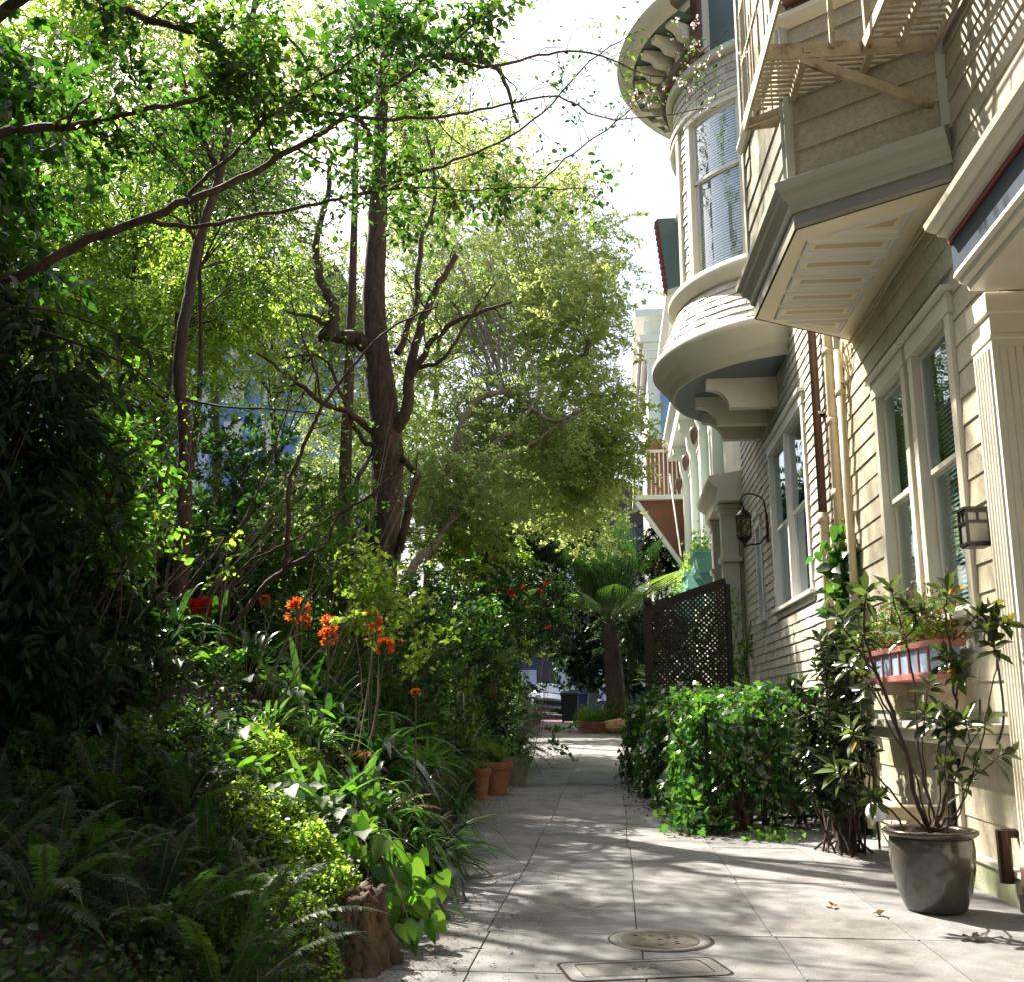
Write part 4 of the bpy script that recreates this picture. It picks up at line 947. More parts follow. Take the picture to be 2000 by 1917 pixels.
B0 = Vector((px, py, .47))
def Q(u, v, y): return tuple(PY(u, v, y))
rh = thing('rhododendron', (px, py, .48), 'leggy rhododendron with whorled olive leaves growing in the glazed pot', 'shrub')
st = [([B0, Q(1790, 1560, 6.95), Q(1760, 1440, 6.8), Q(1715, 1320, 6.7), Q(1690, 1240, 6.7), Q(1690, 1180, 6.65), Q(1692, 1150, 6.65)], 11, .017),
      ([Q(1765, 1450, 6.8), Q(1720, 1360, 6.9), Q(1690, 1330, 7.0), Q(1650, 1290, 7.0)], 12, .008),
      ([Q(1715, 1320, 6.7), Q(1700, 1300, 6.7), Q(1660, 1240, 6.65), Q(1640, 1200, 6.6)], 12, .008),
      ([B0, Q(1830, 1600, 6.95), Q(1800, 1500, 6.9), Q(1780, 1300, 6.8), Q(1765, 1240, 6.75), Q(1742, 1150, 6.75)], 11, .010),
      ([Q(1765, 1245, 6.75), Q(1790, 1220, 6.7), Q(1800, 1190, 6.7)], 11, .005),
      ([B0, Q(1845, 1560, 6.9), Q(1860, 1440, 6.75), Q(1868, 1350, 6.7), Q(1860, 1290, 6.65), Q(1845, 1200, 6.6), Q(1850, 1150, 6.6)], 13, .014),
      ([Q(1868, 1360, 6.7), Q(1872, 1320, 6.6), Q(1866, 1300, 6.6)], 13, .006),
      ([Q(1860, 1250, 6.62), Q(1890, 1220, 6.6), Q(1915, 1195, 6.55)], 12, .006),
      ([Q(1915, 1260, 6.6), Q(1925, 1230, 6.55), Q(1940, 1210, 6.5)], 11, .005),
      ([B0, Q(1870, 1580, 6.8), Q(1905, 1500, 6.7), Q(1930, 1380, 6.6), Q(1945, 1290, 6.55), Q(1940, 1250, 6.5)], 10, .006),
      ([B0, Q(1870, 1600, 6.8), Q(1895, 1520, 6.7), Q(1965, 1470, 6.6)], 9, .005),
      ([B0, Q(1760, 1570, 6.8), Q(1720, 1520, 6.7), Q(1700, 1480, 6.7), Q(1660, 1420, 6.7)], 13, .008),
      ([B0, Q(1780, 1640, 6.9), Q(1750, 1590, 6.8), Q(1690, 1545, 6.7), Q(1660, 1530, 6.7), Q(1630, 1500, 6.7)], 13, .009),
      ([B0, Q(1790, 1520, 6.85), Q(1740, 1420, 6.8), Q(1700, 1340, 6.8), Q(1690, 1360, 6.8)], 11, .007),
      ([B0, Q(1835, 1560, 6.85), Q(1830, 1430, 6.8), Q(1822, 1395, 6.75)], 12, .006),
      ([B0, Q(1815, 1560, 6.85), Q(1800, 1460, 6.7), Q(1805, 1420, 6.65), Q(1800, 1385, 6.65)], 12, .006),
      ([B0, Q(1855, 1560, 6.9), Q(1880, 1480, 6.7), Q(1895, 1440, 6.7), Q(1880, 1400, 6.65)], 11, .006),
      ([B0, Q(1850, 1620, 6.85), Q(1845, 1480, 6.8), Q(1850, 1400, 6.7)], 10, .005)]
rhodo(rh, st, 71, extra=1, wl=.14)
sh2 = thing('rhododendron', (2.0, 9.6, 0), 'dense unpotted rhododendron filling the corner between the ivy hedge and the potted one', 'shrub')
rr = np.random.default_rng(72); st = []; b = Vector((2.0, 9.6, .02))
for k in range(46):
    t = rr.random(); u = rr.uniform(1560, 1700) if k > 12 else rr.uniform(1590, 1700); v = rr.uniform(1180, 1560) if u > 1600 else rr.uniform(1330, 1520); y = rr.uniform(9.0, 10.3)
    e = PY(u, v, y); c1 = b.lerp(e, .4)+Vector((rr.normal(0, .1), rr.normal(0, .12), rr.uniform(0, .15)))
    st.append(([b+Vector((rr.normal(0, .12), rr.normal(0, .12), 0)), c1, b.lerp(e, .75)+Vector((0, 0, .08)), e], 13, .011))
rhodo(sh2, st, 73, extra=3, wl=.13, lm=lf_drhodo)

# flower box on the near windows
fbx = thing('flower_box', (2.3, 7.9, 1.42), 'pale blue flower box with faded red rims under the near windows, behind the potted shrub', 'flower box')
m = MB(); m.box((2.30, 7.75, 1.50), (2.50, 9.7, 1.68)); m.build('box', bluetile, fbx, bevel=.005)
m = MB(); m.box((2.27, 7.7, 1.68), (2.53, 9.75, 1.725)); m.box((2.27, 7.7, 1.45), (2.53, 9.75, 1.499))
for i in range(8): m.box((2.285, 7.8+i*.26, 1.501), (2.298, 7.825+i*.26, 1.679))
m.build('rim', pinkp, fbx, bevel=.005)
l = LB(75); r = l.r; k = 2600; P = np.stack([r.normal(2.40, .09, k), r.uniform(7.7, 9.7, k), 1.73+np.abs(r.normal(0, .16, k))], 1)
l.leaves(P, rdir(r, k, .8), rdir(r, k, .4), r.uniform(.02, .05, k), .014, 'rhomb'); l.build('plants', lf_brown, fbx)
l = LB(76); r = l.r; k = 900; P = np.stack([r.normal(2.38, .10, k), r.uniform(7.7, 9.7, k), 1.75+np.abs(r.normal(0, .15, k))], 1)
l.leaves(P, rdir(r, k, .8), rdir(r, k, .4), r.uniform(.03, .07, k), .02, 'oval'); l.build('green_plants', lf_mid, fbx)
for yy in (7.9, 9.4): m = MB(); m.box((2.35, yy, 1.35), (2.56, yy+.06, 1.449)); m.build('bracket', cream2, fbx)

# standpipe
sp = thing('fire_standpipe', (2.3, 8.9, 0), 'cream fire standpipe with round white cap and chain, low behind the glazed pot', 'standpipe')
c = PY(1712, 1585, 8.3); m = MB(); m.tube([(W, c.y+.25, c.z-.02), (2.25, c.y+.2, c.z-.02), (c.x+.04, c.y, c.z)], [.055, .06, .055], 16); m.tube([(W, c.y+.4, c.z-.25), (2.3, c.y+.4, c.z-.25), (2.3, c.y+.2, c.z-.02)], .055, 14)
m.tube([(2.3, c.y+.3, 0), (2.3, c.y+.3, c.z-.2)], .05, 12); m.build('body', pipec, sp, smooth=True)
m = MB(); m.tube([(c.x+.03, c.y, c.z), (c.x-.045, c.y-.035, c.z)], .066, 20); m.tube([(c.x-.045, c.y-.035, c.z), (c.x-.06, c.y-.042, c.z)], .05, 16)
for k in range(4): t = k*pi/2+.4; m.tube([(c.x-.03, c.y-.02, c.z), (c.x-.03, c.y-.02+.1*cos(t), c.z+.1*sin(t))], .012, 6)
m.build('cap', whitecap, sp, smooth=True)
m = MB(); ch = smoothpath([(c.x-.02, c.y-.1, c.z-.03), (c.x+.02, c.y-.12, c.z-.17), (c.x+.10, c.y-.1, c.z-.25), (c.x+.18, c.y-.05, c.z-.2), (c.x+.22, c.y, c.z-.08)], 8)
for i in range(len(ch)-1):
    m.tube([ch[i], ch[i]*.3+ch[i+1]*.7], .008, 5)
m.build('chain', galv, sp)
m = MB(); m.tube([(c.x+.2, c.y-.02, c.z-.18), (c.x+.3, c.y-.02, c.z-.18)], .045, 12); m.build('outlet', terracotta, sp)
m = MB(); pts = smoothpath([(W-.04, 7.1, 1.6), (W-.06, 7.02, 1.2), (W-.10, 7.1, 1.0), (W-.13, 7.3, .95), (W-.12, 7.25, 1.3)], 8); m.tube(pts, .008, 6)
tag(m.build('cable', blackm, None, (W, 7.1, 1)), 'thin dark cable looping down the corner beside the fluted pilaster', 'cable')
m = MB(); m.tube([(W-.1, 7.12, .16), (W-.1, 7.12, .48)], .045, 12); m.tube([(W-.1, 7.12, .46), (W, 7.14, .46)], .03, 10); tag(m.build('wall_tap', bronze, None, (W-.1, 7.12, 0)), 'small dark wall tap at the foot of the cream wall beside the pilaster base', 'tap')

# ------------------------------------------------------------------ ivy hedge
def ivy_cover(lb, quads, dens, L=.09, r=None, out=.06):
    """ivy leaves hung over patches given by corner points (a, b, c, d) and outward direction"""
    r = lb.r
    for a, b, c, d, n in quads:
        a, b, c, d = map(lambda q: np.array(q, float), (a, b, c, d)); n = np.array(n, float); n /= np.linalg.norm(n)
        k = int(dens*np.linalg.norm(b-a)*np.linalg.norm(d-a)); s = r.random(k)[:, None]; t = r.random(k)[:, None]
        P = (a*(1-s)+b*s)*(1-t)+(d*(1-s)+c*s)*t; P = P+n*(np.abs(r.normal(0, out, k))[:, None])+n*(.09*np.sin(P[:, 0:1]*5+P[:, 2:3]*4+P[:, 1:2]*3.3)+.06*np.sin(P[:, 0:1]*11-P[:, 1:2]*9))
        D = r.normal(0, .5, (k, 3))+n*.35; D[:, 2] -= .75
        Nn = n[None]+r.normal(0, .42, (k, 3)); Nn[:, 2] += .35
        sz = r.uniform(.6, 1.25, k)*L; lb.leaves(P, D, Nn, sz, sz*.95, 'ivy')
hg = thing('ivy_hedge', (1.2, 13, 0), 'thick ivy hedge grown over an iron railing along the right side of the path', 'hedge')
FA, FB_, FC, FD = (.95, 11.0), (2.45, 12.0), (2.45, 16.9), (.30, 16.9)
fence_m = MB()
fence_m.tube([(*FA, .0), (*FA, 1.2)], .02, 8); fence_m.tube([(*FB_, 0), (*FB_, 1.2)], .02, 8)
for t in np.linspace(0, 1, 14):
    x = FA[0]+(FB_[0]-FA[0])*t; y = FA[1]+(FB_[1]-FA[1])*t; fence_m.tube([(x, y, .05), (x, y, 1.15)], .007, 6)
for z in (.1, .35, 1.1): fence_m.bar((*FA, z), (*FB_, z), .02, .03); fence_m.bar((*FA, z), (*FD, z+.08), .02, .03)
for t in np.linspace(0, 1, 30):
    x = FA[0]+(FD[0]-FA[0])*t; y = FA[1]+(FD[1]-FA[1])*t; fence_m.tube([(x, y, .05), (x, y, 1.2)], .007, 6)
fence_m.build('iron_railing', blackm, hg)
wb = WB(); rg = np.random.default_rng(80)
for k in range(26):
    t = rg.random(); a = np.array([FA[0]+(FB_[0]-FA[0])*t, FA[1]+(FB_[1]-FA[1])*t+.12, 0]); pts = [a]; 
    for i in range(5): pts.append(pts[-1]+np.array([rg.normal(0, .12), rg.normal(0, .05), .26]))
    limb(wb, pts, .022 if k < 8 else .012, .006, 6, 4)
for k in range(9):
    t = rg.uniform(.15, .35); a = np.array([FA[0]+(FB_[0]-FA[0])*t+rg.normal(0, .06), FA[1]+(FB_[1]-FA[1])*t+.02+rg.normal(0, .04), 0]); limb(wb, [a, a+[rg.normal(0, .05), 0, .2], a+[rg.normal(0, .1), 0, .45], a+[rg.normal(0, .2), .1, .8]], .05, .02, 8, 4, .01, rg)
wb.build('woody_stems', wood_old, hg)
l = LB(81); zt = 1.2; zb = .34
fn = (.55, -.83, 0); ln = (-1, -.1, 0)
ivy_cover(l, [((*FA, zb), (*FB_, zb), (*FB_, zt), (*FA, zt), (.55*.6, -.83, .1)),
              ((FA[0]-.05, FA[1], .02), (FD[0], FD[1], .02), (FD[0], FD[1], zt+.1), (FA[0], FA[1], zt), ln),
              ((*FA, zt), (*FB_, zt), (*FC, zt+.1), (*FD, zt+.1), (0, 0, 1))], 620, .085, out=.07)
k = 2600; P = np.stack([l.r.uniform(.9, 2.4, k), 11.1+l.r.random(k)*5.5, l.r.uniform(.15, 1.25, k)], 1); P[:, 0] = np.clip(P[:, 0], .95-.11*(P[:, 1]-11), 2.4)
l.leaves(P, rdir(l.r, k, -.5), rdir(l.r, k, .5), l.r.uniform(.06, .1, k), .08, 'ivy')
# trailing sprays at the foot of the front corner
k = 420; P = np.stack([l.r.normal(.82, .16, k), l.r.normal(11.0, .25, k), np.abs(l.r.normal(0, .25, k))+.02], 1)
l.leaves(P, rdir(l.r, k, -.4), rdir(l.r, k, .8), l.r.uniform(.05, .1, k), .08, 'ivy')
l.build('foliage', lf_ivy, hg)
l = LB(82); k = 90; c0 = PG = Z0 = PZ(1505, 1640, .02); P = np.stack([l.r.normal(c0.x, .13, k), l.r.normal(c0.y, .12, k), np.abs(l.r.normal(0, .06, k))+.02], 1)
l.leaves(P, rdir(l.r, k, .2), rdir(l.r, k, 1.2), .05, .045, 'ivy'); tag(l.build('weed', lf_mid, None, (c0.x, c0.y, 0)), 'small bright green weed sprouting from the paving in front of the ivy hedge', 'weed')
l = LB(83); wb = WB(); 
pts = [(2.4, 10.95, .1), (2.36, 10.9, 1.0), (2.42, 10.95, 1.8), (2.38, 10.9, 2.5), (2.42, 10.98, 3.0)]; p, _ = limb(wb, pts, .02, .006, 6, 5)
k = 420; i = l.r.integers(0, len(p), k); P = p[i]+l.r.normal(0, .10, (k, 3)); l.leaves(P, rdir(l.r, k, -.6), rdir(l.r, k, .3)+np.array([-.9, -.3, 0]), l.r.uniform(.08, .16, k), .11, 'heart')
tv = thing('climbing_vine', (2.4, 10.95, 0), 'bright green climbing vine twining up the cream pipes at the house corner', 'vine'); wb.build('stem', barkred, tv); l.build('foliage', lf_ivy, tv)
# wisps of creeper on the porch posts
tv = thing('creeper', (2.2, 19.4, .2), 'thin dark creeper straggling up the base of the porch posts', 'creeper'); wb = WB(); l = LB(84)
for k in range(9):
    a = PY(1400+k*8, 1330, 19.3); b = PY(1390+l.r.uniform(0, 100), 1130+l.r.uniform(0, 130), 19.2); p, _ = limb(wb, [a, a.lerp(b, .5)+Vector((l.r.normal(0, .15), 0, 0)), b], .012, .004, 5, 5)
    q = 26; P = p[l.r.integers(0, len(p), q)]+l.r.normal(0, .09, (q, 3)); l.leaves(P, rdir(l.r, q, -.3), rdir(l.r, q, .3), .1, .06, 'oval')
wb.build('stem', barkgrey, tv); l.build('foliage', lf_mid, tv)

# ------------------------------------------------------------------ lattice fence
lf = thing('lattice_fence', (1.3, 17.6, .1), 'dark lattice screen with swept top rail and ball-topped post behind the ivy hedge', 'fence')
y = 17.6; a = PY(1265, 1190, y); b = PY(1416, 1140, y); x0, x1 = a.x, b.x+.05
topz = lambda x: a.z-.05+(b.z+.10-a.z)*min(1, max(0, (x-x0)/(x1-x0)))**.8
m = MB(); m.box((x0-.07, y-.07, .1), (x0+.07, y+.07, a.z+.0)); m.box((x1-.05, y-.05, .1), (x1+.03, y+.05, b.z)); pst = m.build('post', darkwood, lf, bevel=.008)
m = MB(); m.lathe((x0, y, a.z), [(.085, .0), (.09, .02), (.05, .05), (.035, .07)]+[(.075*sin(t), .145-.075*cos(t)) for t in np.linspace(.45, pi, 10)], 20); m.build('ball_finial', darkwood, pst, smooth=True)
m = MB(); q = [(x, y, topz(x)) for x in np.linspace(x0+.07, x1-.04, 12)]
for p_, q_ in zip(q, q[1:]): m.bar(p_, q_, .08, .14)
m.bar((x0, y, .25), (x1, y, .25), .06, .12); m.build('rail', darkwood, lf)
m = MB(); st_ = .085; n_ = int((x1-x0+3)/st_)
for sg, yy in ((1, y-.012), (-1, y+.012)):
    for i in range(-n_, n_*2):
        s0 = x0+.07; pts = []
        c_ = i*st_
        xs_ = [x for x in np.linspace(x0+.07, x1-.05, 40) if .3 < (c_+sg*(x-x0)*1.0)+.3 < topz(x)-.03]
        if len(xs_) > 1: m.bar((xs_[0], yy, c_+sg*(xs_[0]-x0)+.3), (xs_[-1], yy, c_+sg*(xs_[-1]-x0)+.3), .034, .008, up=(0, 1, 0))
m.build('lattice', darkwood, lf)
l = LB(85); k = 900; P = np.stack([l.r.uniform(x0, x1, k), l.r.normal(y+.12, .12, k), l.r.uniform(.6, 3.0, k)], 1); P = P[P[:, 2] < 2.4+.5*(P[:, 0]-x0)]; k = len(P)
l.leaves(P, rdir(l.r, k, -.5), rdir(l.r, k, .3)+np.array([0, -.6, 0]), l.r.uniform(.06, .12, k), .08, 'oval')
wb = WB()
for k in range(12):
    xx = l.r.uniform(x0, x1); limb(wb, [(xx, y+.15, .1), (xx+l.r.normal(0, .2), y+.12, 1.2), (xx+l.r.normal(0, .4), y+.1, 2.6)], .012, .004, 5, 4)
cv = thing('climbing_shrub', (1.4, y+.15, .1), 'dark leafy climber behind and through the lattice screen', 'climber'); wb.build('stem', barkdark, cv); l.build('foliage', lf_mid, cv)

# covers in the paving
c = PZ(1289, 1834, .016); m = MB(); m.lathe((c.x, c.y, .012), [(.215, .002), (.222, .006), (.27, .008), (.278, -.01)], 48)
mc = thing('manhole_cover', (c.x, c.y, .012), 'round cast iron manhole cover with pale ring in the near paving', 'manhole cover'); m.build('ring', galv if False else coverm, mc, smooth=True)
m = MB(); m.lathe((c.x, c.y, .012), [(.272, .0035), (.292, .0032)], 48); m.build('gap', soil2, mc); m = MB(); m.lathe((c.x, c.y, .012), [(0, .006), (.21, .006), (.215, .001)], 40)
for i in range(-4, 5):
    for j in range(-4, 5):
        if i*i+j*j < 17 and rnd.random() < .25: m.box((c.x+i*.044-.012, c.y+j*.044-.012, .018), (c.x+i*.044+.012, c.y+j*.044+.012, .022))
m.build('plate', castiron, mc)
c2 = PZ(1180, 1639, .016); mc = thing('manhole_cover', (c2.x, c2.y, .012), 'small round cover set in the path farther back, level with the ivy hedge corner', 'manhole cover')
m = MB(); m.lathe((c2.x, c2.y, .012), [(0, .004), (.2, .004), (.205, .008), (.24, .007), (.245, -.01)], 36); m.build('plate', coverm, mc)
a = PZ(1090, 1880, .016); b = PZ(1383, 1868, .016); c = PZ(1393, 1905, .016)
uc = thing('utility_cover', ((a.x+b.x)/2, a.y-.12, .012), 'rectangular ribbed utility cover with rounded frame at the bottom edge of the paving', 'utility cover')
fr = Frame((a.x, a.y), (b.x-a.x, b.y-a.y)); L = hypot(b.x-a.x, b.y-a.y); Hh = .34
m = MB()
def rrect(fr, a0, a1, n0, n1, rad, k=5):
    out = []
    for cx_, cy_, t0 in ((a1-rad, n1-rad, 0), (a0+rad, n1-rad, pi/2), (a0+rad, n0+rad, pi), (a1-rad, n0+rad, 1.5*pi)):
        for i in range(k+1): t = t0+pi/2*i/k; out.append((cx_+rad*cos(t), cy_+rad*sin(t)))
    return out
o1 = rrect(fr, 0, L, -Hh, 0, .05); o2 = rrect(fr, .07, L-.07, -Hh+.045, -.045, .03); n = len(o1)
m.add([fr.p(p[0], p[1], .0165) for p in o1]+[fr.p(p[0], p[1], .0185) for p in o2], [(i, (i+1) % n, n+(i+1) % n, n+i) for i in range(n)]); m.build('frame', concrete, uc)
o0_ = rrect(fr, -.016, L+.016, -Hh-.016, .016, .055); m = MB(); m.add([fr.p(p[0], p[1], .0160) for p in o0_]+[fr.p(p[0], p[1], .0160) for p in o1], [(i, (i+1) % n, n+(i+1) % n, n+i) for i in range(n)]); o9 = rrect(fr, .066, L-.066, -Hh+.041, -.041, .03); m.add([fr.p(p[0], p[1], .0188) for p in o9]+[fr.p(p[0], p[1], .0188) for p in o2], [(i, (i+1) % n, n+(i+1) % n, n+i) for i in range(n)]); m.build('gap', soil2, uc)
o3 = rrect(fr, .078, L-.078, -Hh+.053, -.053, .025); m = MB(); m.add([fr.p(p[0], p[1], .0172) for p in o3], [tuple(range(n))])
k = int((L-.18)/.013)
for i in range(k):
    x = .09+i*.013; 
    if .30 < x < L-.33: fr.box(m, x, x+.006, -Hh+.065, -Hh+.11, .0171, .0195); fr.box(m, x, x+.006, -.11, -.065, .0171, .0195)
    else: fr.box(m, x, x+.006, -Hh+.065, -.065, .0171, .0195)
fr.box(m, .29, .295, -Hh+.09, -.08, .0171, .021); fr.box(m, L-.32, L-.315, -Hh+.09, -.08, .0171, .021)
m.build('plate', coverm, uc)
cu = bpy.data.curves.new('lettering', 'FONT'); cu.body = 'STA'; cu.size = .07; cu.extrude = .0015; cu.align_x = 'CENTER'; cu.align_y = 'CENTER'
to = bpy.data.objects.new('lettering', cu); C.objects.link(to)
dg = bpy.context.evaluated_depsgraph_get(); me = bpy.data.meshes.new_from_object(to.evaluated_get(dg)); bpy.data.objects.remove(to)
to = bpy.data.objects.new('lettering', me); C.objects.link(to); me.materials.clear(); me.materials.append(coverm); to.parent = uc
q = fr.p(L*.5, -Hh/2, .0188); to.location = Vector(q)-Vector(uc.location); to.rotation_euler = (0, 0, atan2(fr.d.y, fr.d.x))

# ================================================================== the far end of the path
def frond(lb, p, az, el, L, pin, npin=26, W=.012, droop=1.1, r=None, taper=.9, v=None, wb=None, sub=0, base=.12, ang=.95):
    """arching fern frond: rachis with rows of pinnae on both sides"""
    r = r or lb.r; d = np.array([cos(az)*cos(el), sin(az)*cos(el), sin(el)]); side = np.array([-sin(az), cos(az), 0])
    t = np.linspace(0, 1, npin+1); pts = np.array(p)[None]+d[None]*(t*L)[:, None]; pts[:, 2] -= droop*L*.5*t**2.2
    hz = np.array([cos(az), sin(az), 0]); tan = np.gradient(pts, axis=0); tan /= np.linalg.norm(tan, axis=1)[:, None]
    nrm = np.cross(tan, side); nrm[nrm[:, 2] < 0] *= -1
    s = np.sin(np.clip((t-base)/(1-base), 0, 1)*pi*taper+.25)**.8*np.clip((t-base)*8, 0, 1)*(1-t**6)
    ok = t > base
    for sg in (-1, 1):
        D = side[None]*sg*ang+tan*(1.05-ang*.6)+np.array([0, 0, -.18]); Lp = pin*s
        if sub:
            D /= np.linalg.norm(D, axis=1)[:, None]
            for j in range(sub):
                f = (j+.4)/sub; Pp = pts[ok]+D[ok]*(Lp[ok]*f)[:, None]
                for s2 in (-1, 1): lb.leaves(Pp, tan[ok]*s2*.8+D[ok]*.6, nrm[ok]+r.normal(0, .12, Pp.shape), Lp[ok]*.20*(1.15-f), W, 'rhomb', v)
        else: lb.leaves(pts[ok], D[ok]+r.normal(0, .06, D[ok].shape), nrm[ok]+r.normal(0, .15, D[ok].shape), Lp[ok], W, 'rhomb', v)
    if wb is not None: wb.tube(pts[::3] if len(pts) > 12 else pts, np.linspace(.006, .0015, len(pts[::3]) if len(pts) > 12 else len(pts))*(L**.5), 4)
def fern(name, loc, label, n, L, pin, seed, mat=None, cat='fern', group=None, W=.014, el=(.5, 1.2), droop=1.2, npin=28, sub=0, azr=(0, 2*pi), base=.12):
    t = thing(name, loc, label, cat, group); lb = LB(seed); wb = WB(); r = lb.r
    for k in range(n):
        az = azr[0]+(azr[1]-azr[0])*(k+r.random())/n
        frond(lb, (loc[0]+r.normal(0, .03), loc[1]+r.normal(0, .03), loc[2]), az, r.uniform(*el), L*r.uniform(.7, 1.15), pin, npin, W, droop*r.uniform(.7, 1.2), r, wb=wb, sub=sub, base=base, v=np.clip(r.normal(.45, .22), 0, 1))
    wb.build('stalks', twiggreen, t); lb.build('fronds', mat or lf_fern, t); return t
# tree fern
ty = 34.0; tb = PY(1205, 1400, ty); tz = GZ(ty)
tf = thing('tree_fern', (tb.x, ty, tz), 'tall tree fern with thick dark trunk and spreading crown at the end of the path', 'tree fern')
c = PY(1190, 1215, ty); wb = WB(); p = smoothpath([(tb.x, ty, tz-.1), (tb.x-.02, ty, 1.5), (c.x, c.y, c.z)], 8); rg = np.random.default_rng(91)
wb.tube(p, np.linspace(.42, .23, len(p))+rg.normal(0, .015, len(p)), 16)
for k in range(160):
    t_ = rg.random(); q = p[int(t_*(len(p)-1))]; a = rg.uniform(0, 2*pi); R = .36-.15*t_; s_ = q+np.array([R*cos(a), R*sin(a), rg.uniform(-.15, .1)]); wb.tube([s_, s_+[.05*cos(a), .05*sin(a), .14], s_+[.1*cos(a), .1*sin(a), .2]], [.025, .02, .006], 4)
wb.build('trunk', barkdark, tf); lb = LB(92); lb_sunlit = LB(93); wb = WB()
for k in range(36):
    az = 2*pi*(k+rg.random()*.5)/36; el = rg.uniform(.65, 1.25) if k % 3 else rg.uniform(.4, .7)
    frond(lb if k % 6 else lb_sunlit, tuple(p[-1]), az, el, rg.uniform(3.5, 5.3), .62, 52, .030, rg.uniform(.2, .55), rg, wb=wb, sub=6, v=np.clip(rg.normal(.3, .25), 0, 1), base=.14)
wb.build('stalks', twiggreen, tf); lb.build('fronds', lf_dfern, tf); lb_sunlit.build('sunlit_fronds', lf_fernl, tf)  # darker and lighter leaf colours stand in for shaded and sunlit fronds
# brick planter with low plants, boulder
pl = thing('brick_planter', (-.6, 33.2, GZ(33)), 'low red brick planter edging at the foot of the tree fern', 'planter')
a = PY(1130, 1430, 33.3); b = PY(1188, 1430, 33.3); m = MB(); z = GZ(33.3)+.015
for row in range(3):
    x = a.x-(.1 if row % 2 else 0)
    while x < b.x:
        m.va = rg.random(); m.box((max(x, a.x), 33.2, z+row*.12), (min(x+.2, b.x), 33.34, z+row*.12+.11)); x += .21
    yy = 33.36
    while yy < 35.4: m.va = rg.random(); m.box((a.x, yy, z+row*.12), (a.x+.12, yy+.2, z+row*.12+.11)); yy += .21
m.build('bricks', redbrick, pl)
m = MB(); m.box((a.x+.12, 33.35, z), (b.x+1.5, 35.4, z+.3)); m.build('soil', soil, pl)
l = LB(93); k = 2600; P = np.stack([l.r.uniform(a.x, b.x+1.5, k), l.r.uniform(33.3, 35.4, k), z+.3+np.abs(l.r.normal(0, .2, k))], 1)
l.leaves(P, rdir(l.r, k, .6), rdir(l.r, k, .6), l.r.uniform(.08, .2, k), .05, 'oval'); tag(l.build('planter_shrub', lf_mid, None, (a.x, 34, z)), 'low dark green bedding in the brick planter under the tree fern', 'shrub')
import bmesh
def blob(name, mat, parent, loc, rad, seed, amp=.18, sub=4, flat=1.0, **kw):
    from mathutils import noise
    bm = bmesh.new(); bmesh.ops.create_icosphere(bm, subdivisions=sub, radius=1)
    for v in bm.verts:
        n_ = noise.noise(v.co*1.3+Vector((seed, 0, 0)))*amp*1.5+noise.noise(v.co*3.7+Vector((0, seed, 0)))*amp*.7+abs(noise.noise(v.co*8+Vector((0, 0, seed))))*amp*.45
        v.co = Vector((v.co.x*rad[0], v.co.y*rad[1], v.co.z*rad[2]))*(1+n_)
    me = bpy.data.meshes.new(name); bm.to_mesh(me); bm.free(); o = finish(name, me, mat, parent, loc, True)
    if parent is not None: o.location = Vector(loc)-origin(parent)
    return o
q = PY(1207, 1415, 32.4); tag(blob('boulder', boulderm, None, (q.x, 32.4, q.z), (.40, .3, .2), 3), 'ochre boulder at the end of the path against the brick planter', 'boulder')
# bins
def bin_(x, y, z, mat, label, h=1.15, w=.68):
    t = thing('wheelie_bin', (x, y, z), label, 'bin', 'bins at the end of the path'); m = MB()
    m.add([(x-w*.42, y-.3, z+.06), (x+w*.42, y-.3, z+.06), (x+w*.42, y+.3, z+.06), (x-w*.42, y+.3, z+.06), (x-w*.5, y-.38, z+h), (x+w*.5, y-.38, z+h), (x+w*.5, y+.38, z+h), (x-w*.5, y+.38, z+h)], [(0,3,2,1),(4,5,6,7),(0,1,5,4),(1,2,6,5),(2,3,7,6),(3,0,4,7)])
    m.box((x-w*.53, y-.42, z+h-.06), (x+w*.53, y-.38, z+h+.0)); m.build('body', mat, t, bevel=.02)
    m = MB(); m.prism([(y-.43, z+h+.005), (y+.42, z+h+.005), (y+.42, z+h+.1), (y+.1, z+h+.13), (y-.43, z+h+.05)], 0, x-w*.53, x+w*.53); m.build('lid', mat, t, bevel=.015)
    m = MB(); m.tube([(x-w*.48, y+.4, z+h-.02), (x+w*.48, y+.4, z+h-.02)], .02, 8); m.build('handle', mat, t)
    for s_ in (-1, 1): m = MB(); m.tube([(x+s_*w*.36, y+.32, z+.12), (x+s_*w*.46, y+.32, z+.12)], .12, 14); m.build('wheel', tyre, t)
q = PY(1112, 1400, 42.5); bin_(q.x+.02, 42.5, GZ(42.5)+.015, binm, 'black wheelie bin beside the parked car at the end of the path', 1.12, .7)
q = PY(1112, 1400, 44); bin_(q.x+.45, 44.2, GZ(44)+.015, binb, 'dark blue wheelie bin half hidden behind the black one', 1.1, .7)
